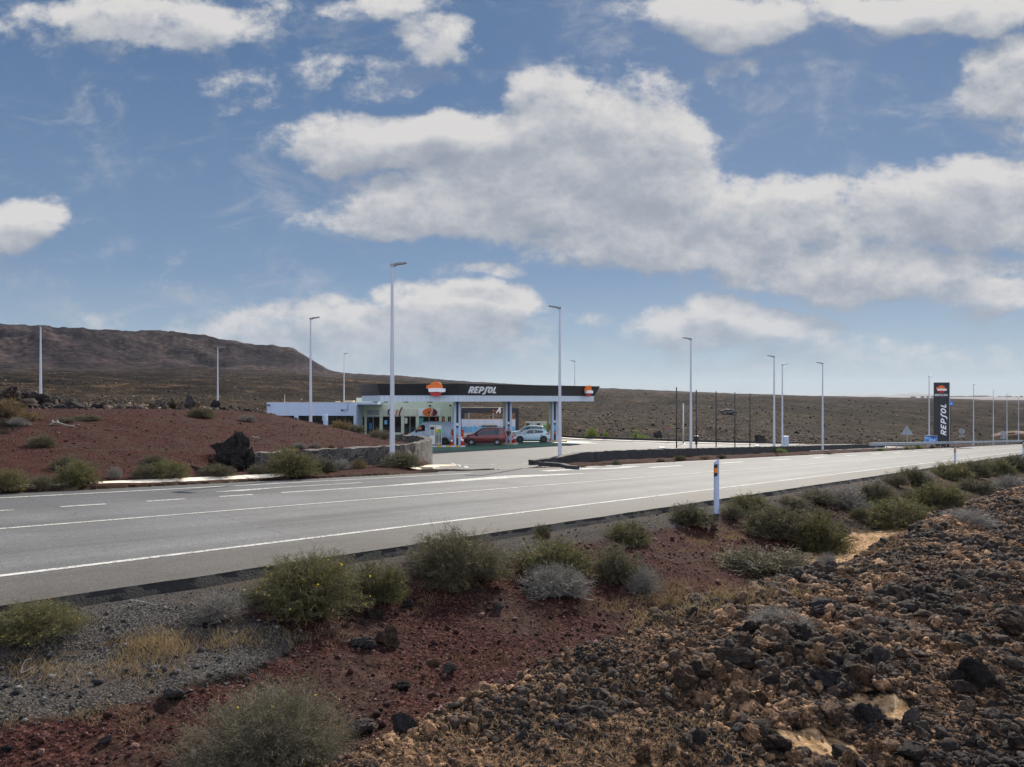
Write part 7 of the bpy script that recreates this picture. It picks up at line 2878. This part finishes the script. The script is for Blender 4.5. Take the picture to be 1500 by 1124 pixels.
# mound
shrub(62, 656, 634, 38, 'olive', 'lone grey-green shrub on the left part of the red mound', MND)
shrub(294, 613, 595, 42, 'dark', 'lone dark shrub on the crest of the red mound', MND)
shrub(362, 618, 606, 26, 'grey', 'small grey shrub on the crest right of the dark one', MND)
shrub(15, 610, 580, 50, 'tan', 'dry brownish shrub by the boulder heap at the left edge', MND)
shrub(40, 617, 600, 40, 'tan', 'orange-tinted shrub below the boulder heap', MND)
shrub(28, 625, 611, 36, 'grey', 'grey bush below the orange-tinted shrub', MND)
shrub(126, 617, 606, 40, 'olive', 'low olive tuft right of the bleached branch', MND)
shrub(95, 620, 610, 28, 'olive', 'low tuft just behind the bleached branch', MND)
shrub(502, 629, 614, 42, 'tan', 'brown shrub on the mound in front of the shop windows', MND)
shrub(523, 634, 620, 26, 'olive', 'small shrub right of the brown one by the shop windows', MND)
shrub(557, 643, 627, 38, 'olive', 'olive shrub on the mound directly left of the tallest lamp post', MND)
shrub(592, 646, 634, 28, 'olive', 'small yellowish shrub inside the curve of the stone wall', MND)
shrub(438, 657, 647, 24, 'grey', 'small grey tuft on the slope above the biggest green kerb shrub', MND)
shrub(462, 657, 648, 20, 'grey', 'second small grey tuft above the stone wall', MND)
# verge across the road
for (px, pb_, pt_, w_, kd, lab) in (
        (903, 683.5, 672, 16, 'olive', 'small olive shrub at the foot of the black wall, nearest to the entrance'),
        (996, 676, 666, 18, 'green', 'green rounded shrub at the foot of the black wall'),
        (968, 678, 671, 14, 'olive', 'low olive tuft left of the green rounded one by the black wall'),
        (1032, 672, 666, 18, 'tan', 'brownish tuft right of the green rounded one by the black wall'),
        (1057, 671, 665, 16, 'olive', 'low tuft behind the nearest marker post, by the black wall'),
        (850, 687, 680, 22, 'tan', 'dry tuft on the nose of the right-hand island'),
        (880, 685, 679, 18, 'tan', 'dry tuft on the island verge right of the kerb nose'),
        (832, 682, 678, 10, 'olive', 'tiny tuft at the left tip of the black wall'),
        (1143, 663.5, 656, 20, 'bright', 'bright green plant at the step of the black wall'),
        (1173, 660, 650, 12, 'tan', 'brown upright tuft before the farther black wall'),
        (1165, 661, 656, 10, 'olive', 'small tuft left of the brown upright one'),
        (1220, 657.5, 650.5, 22, 'bright', 'bright green plant beside the lone lamp post'),
        (1208, 657, 652, 10, 'bright', 'small bright sprig at the foot of the lone lamp post'),
        (1290, 661, 656, 14, 'bright', 'bright green tuft before the start of the guard rail'),
        (1345, 657, 651, 18, 'bright', 'bright green tuft right of the triangular sign'),
        (1329, 659, 654, 10, 'bright', 'little bright tuft at the foot of the triangular sign'),
        (1366, 656.5, 652, 14, 'olive', 'olive tuft below the blue board'),
        (1212, 667, 662, 14, 'olive', 'low olive tuft at the far road edge below the lone lamp post'),
        (1178, 668, 664, 14, 'olive', 'low olive tuft at the far road edge left of the lone lamp post'),
        (1256, 663.5, 659.5, 14, 'olive', 'low olive tuft at the far road edge before the guard rail'),
        (1270, 652, 646, 16, 'tan', 'brown tuft behind the verge near the start of the guard rail')):
    shrub(px, pb_, pt_, w_, kd, lab, VRG)
# plants behind the forecourt
for (px, Yd, pt_, w_, lab) in ((798, 97, 613, 20, 'tall bright green bush behind the pumps, left of the right canopy column'), (866, 93.5, 625, 20, 'bright green bush behind the forecourt right of the canopy'),
                               (888, 92, 630, 9, 'small bright sprig behind the forecourt, right of the green bush'), (942, 90.5, 636, 22, 'low bright green plants at the back of the forecourt'), (931, 90.5, 627, 9, 'upright bright sprig beside the low bright plants'),
                               (1044, 87.8, 643, 12, 'low bright tuft at the back of the forecourt between two dark poles'), (817, 97, 616, 9, 'bright green sprig right of the right canopy column')):
    shrub(px, 640, pt_, w_, 'bright', lab, 'bright plants behind the forecourt', fixedY=Yd)

for kd, pl in SPROTO.items():      # any source never placed is removed
    for j, o in enumerate(pl):
        if (kd, j) not in used:
            for c in list(o.children):
                bpy.data.objects.remove(c)
            bpy.data.objects.remove(o)

# ------------------------------------------------------------------ dry grass and straw
def grass(name, centres, per, hgt, rad, seed, label, m):
    q = np.random.RandomState(seed)
    C0, C1 = [], []
    for (x, y, k) in centres:
        n = int(per * k)
        ang = q.uniform(0, 2 * PI, n)
        rr = rad * k * np.sqrt(q.uniform(0, 1, n))
        bx = x + rr * np.cos(ang)
        by = y + rr * np.sin(ang)
        bz = ground(bx, by)
        h = hgt * q.uniform(0.3, 1.2, n) * min(1.3, k)
        lean = q.normal(0, 0.6, (n, 2)) * h[:, None]
        C0.append(np.stack([bx, by, bz - 0.005], -1))
        C1.append(np.stack([bx + lean[:, 0], by + lean[:, 1], bz + h], -1))
    P0, P1 = np.vstack(C0), np.vstack(C1)
    V, F = ribbons(P0, P1, q.uniform(0.0022, 0.005, len(P0)), q)
    o = np_mesh(name, V, F, m, attrs={'tint': np.repeat(q.uniform(0, 1, len(P0)), 4)})
    tag(o, label, 'grass', None, 'stuff')
    return o


LM['straw'] = leaf_mat('straw', (0.12, 0.085, 0.04), (0.24, 0.165, 0.08), (0.38, 0.29, 0.17), 0.25)
cs_ = []
q = np.random.RandomState(77)
for (px, py, spx, spy, n, k) in ((235, 950, 60, 14, 26, 0.9), (330, 940, 45, 10, 16, 0.8), (190, 985, 50, 20, 14, 0.8), (130, 1040, 60, 22, 8, 0.6), (600, 880, 60, 20, 12, 0.7), (985, 885, 45, 18, 26, 0.9),
                                 (1010, 865, 40, 14, 16, 0.9), (960, 905, 30, 12, 12, 0.8), (800, 905, 60, 20, 6, 0.5), (1075, 870, 40, 12, 8, 0.8), (1290, 790, 50, 16, 10, 0.7), (1380, 760, 40, 12, 14, 1.0), (1270, 800, 50, 14, 22, 0.8), (1060, 885, 50, 14, 24, 0.9), (1030, 800, 50, 16, 16, 0.8), (1150, 870, 40, 10, 14, 0.8), (1340, 745, 50, 14, 14, 0.9), (900, 890, 40, 14, 10, 0.7),
                                 (420, 925, 70, 18, 12, 0.7), (1060, 780, 50, 14, 10, 0.9), (60, 985, 60, 20, 10, 0.8), (1300, 760, 60, 14, 8, 0.8)):
    for i in range(n):
        p = at(px + q.normal(0, spx * 0.6), py + q.normal(0, spy * 0.6))
        if p.y < 40:
            cs_.append((p.x, p.y, k * q.uniform(0.6, 1.3)))
grass('dry_grass', cs_, 62, 0.075, 0.17, 5, 'dry straw-coloured grass in tufts along the ditch and the sand patch', LM['straw'])
cs_ = []
for i in range(210):
    p = at(q.uniform(560, 1100), q.uniform(960, 1124))
    cs_.append((p.x, p.y, q.uniform(0.3, 0.9)))
grass('dry_grass', cs_, 26, 0.035, 0.12, 6, 'sparse short straw between the stones of the foreground heap', LM['straw'])

# bleached branches
def branch(px, py, pts, rr, label):
    p = at(px, py)
    U = p.y / FPX
    mb = MB()
    for line in pts:
        L = [(a * U, 0.03 * i, b * U) for i, (a, b) in enumerate(line)]
        for i in range(len(L) - 1):
            mb.tube(L[i], L[i + 1], rr * U * (1 - 0.6 * i / len(L)), rr * U * (1 - 0.6 * (i + 1) / len(L)), 7)
    o = mb.build('branch', M['driftwood'])
    o.location = (p.x, p.y, p.z + 0.01)
    tag(o, label, 'branch')


branch(88, 624, [[(-16, 0), (-8, 5), (0, 3), (8, 0), (18, -1)], [(-10, 4), (-12, 8)], [(-2, 3), (-5, 8)]], 1.5, 'bleached branch lying on the left part of the red mound')
branch(33, 988, [[(-2, 0), (-4, 8), (-3, 15), (3, 16)], [(-2, 0), (6, 3), (8, 5)]], 0.9, 'pale dry stick and twig lying in the gravel at the left')
branch(200, 890, [[(-10, 8), (0, 6), (10, 2), (22, -3)], [(0, 6), (-3, 1)]], 0.9, 'thin bleached twig on the gravel below the asphalt edge')
branch(375, 643, [[(-6, 3), (0, 1), (7, -1)], [(0, 1), (4, 3)]], 1.0, 'small pale twig on the mound above the jagged boulder')
branch(123, 705, [[(0, -4), (1, 4), (-2, 8)], [(1, 4), (4, 7)]], 1.3, 'pale dry stalk in front of the large kerb shrub')

# ------------------------------------------------------------------ far coast, far mountains, town
def ridge(name, pts, D, depth, m, zfoot):
    """pts: (px, y) of the skyline at distance D"""
    n = len(pts)
    rows = []
    for t, f in ((-1.0, 0.0), (-0.6, 0.35), (-0.25, 0.8), (0, 1.0), (0.5, 0.6), (1.0, 0.0)):
        row = []
        for px, yy in pts:
            Yd = D + t * depth
            x = (px - HX) / FPX * D
            z1 = (HY - yy) / FPX * D
            row.append((x + 0.0 * t, Yd, zfoot + (z1 - zfoot) * f))
        rows.append(row)
    vs = [p for r_ in rows for p in r_]
    fs = []
    for i in range(len(rows) - 1):
        for j in range(n - 1):
            fs.append((i * n + j, i * n + j + 1, (i + 1) * n + j + 1, (i + 1) * n + j))
    o = mesh_obj(name, vs, fs, m, smooth=True)
    o['kind'] = 'structure'
    return o


M['far_land'] = mat('far_land', (0.11, 0.095, 0.09), 1.0, var=0.3, scale=0.002)
q = np.random.RandomState(3)
xs = np.arange(1280, 1720, 6)
ridge('hills', [(x, np.interp(x, [1280, 1340, 1400, 1450, 1500, 1720], [584, 583, 581.3, 581.0, 582.0, 583]) + q.uniform(-.12, .12)) for x in xs], 3900, 700, M['far_land'], -12)
xs = np.arange(1190, 1420, 5)
ridge('hills', [(x, np.interp(x, [1190, 1230, 1245, 1262, 1280, 1300, 1320, 1335, 1350, 1370, 1420], [583, 579.5, 578.5, 579, 578, 579.5, 577.5, 576, 576.5, 579, 583]) + q.uniform(-.3, .3)) for x in xs], 8200, 900, M['far_land'], -12)
mb = MB()
for i in range(90):
    px = q.choice([q.uniform(1395, 1450), q.uniform(1330, 1500)])
    Yd = 3900 + q.uniform(-40, 40)
    x = (px - HX) / FPX * Yd
    zb = (HY - 581.9) / FPX * Yd
    w_, h_ = q.uniform(2, 7), q.uniform(2, 6) * (1.4 if 1425 < px < 1450 else 1)
    mb.box(x - w_, Yd, zb - 6, x + w_, Yd + 10, zb + h_)
o = mb.build('distant_town', M['far_land'])
tag(o, 'faint row of houses and trees on the distant coast at the right', 'town', None, 'stuff')

M['earth'] = mat('brown_earth', (0.12, 0.075, 0.05), 1.0, var=0.3, scale=1.0)
# tan spoil heap beyond the far lamp posts
V, F = rock_shape(4, 81, rough=0.12, squash=0.5, planes=2)
x, y = px_at(1486, 190)
o = np_mesh('spoil_heap', V * np.array([5.6, 5, 3.9]), F, M['earth'], smooth=True)
o.location = (x, y, (HY - 642) / FPX * 190)
tag(o, 'low tan heap of earth behind the far lamp posts at the right edge', 'earth heap')

# ------------------------------------------------------------------ haze
hz = MB().box(-7000, -200, -70, 9000, 9600, 260).build('haze', None)
m = bpy.data.materials.new('haze')
m.use_nodes = True
t = NT(m.node_tree)
t.n.clear()
out = t.node('ShaderNodeOutputMaterial')
pv = t.node('ShaderNodeVolumePrincipled')
pv.inputs['Color'].default_value = (0.72, 0.82, 1.0, 1)
pv.inputs['Density'].default_value = 0.000022
pv.inputs['Anisotropy'].default_value = 0.2
t.l.new(pv.outputs[0], out.inputs['Volume'])
hz.data.materials.append(m)
hz['kind'] = 'stuff'
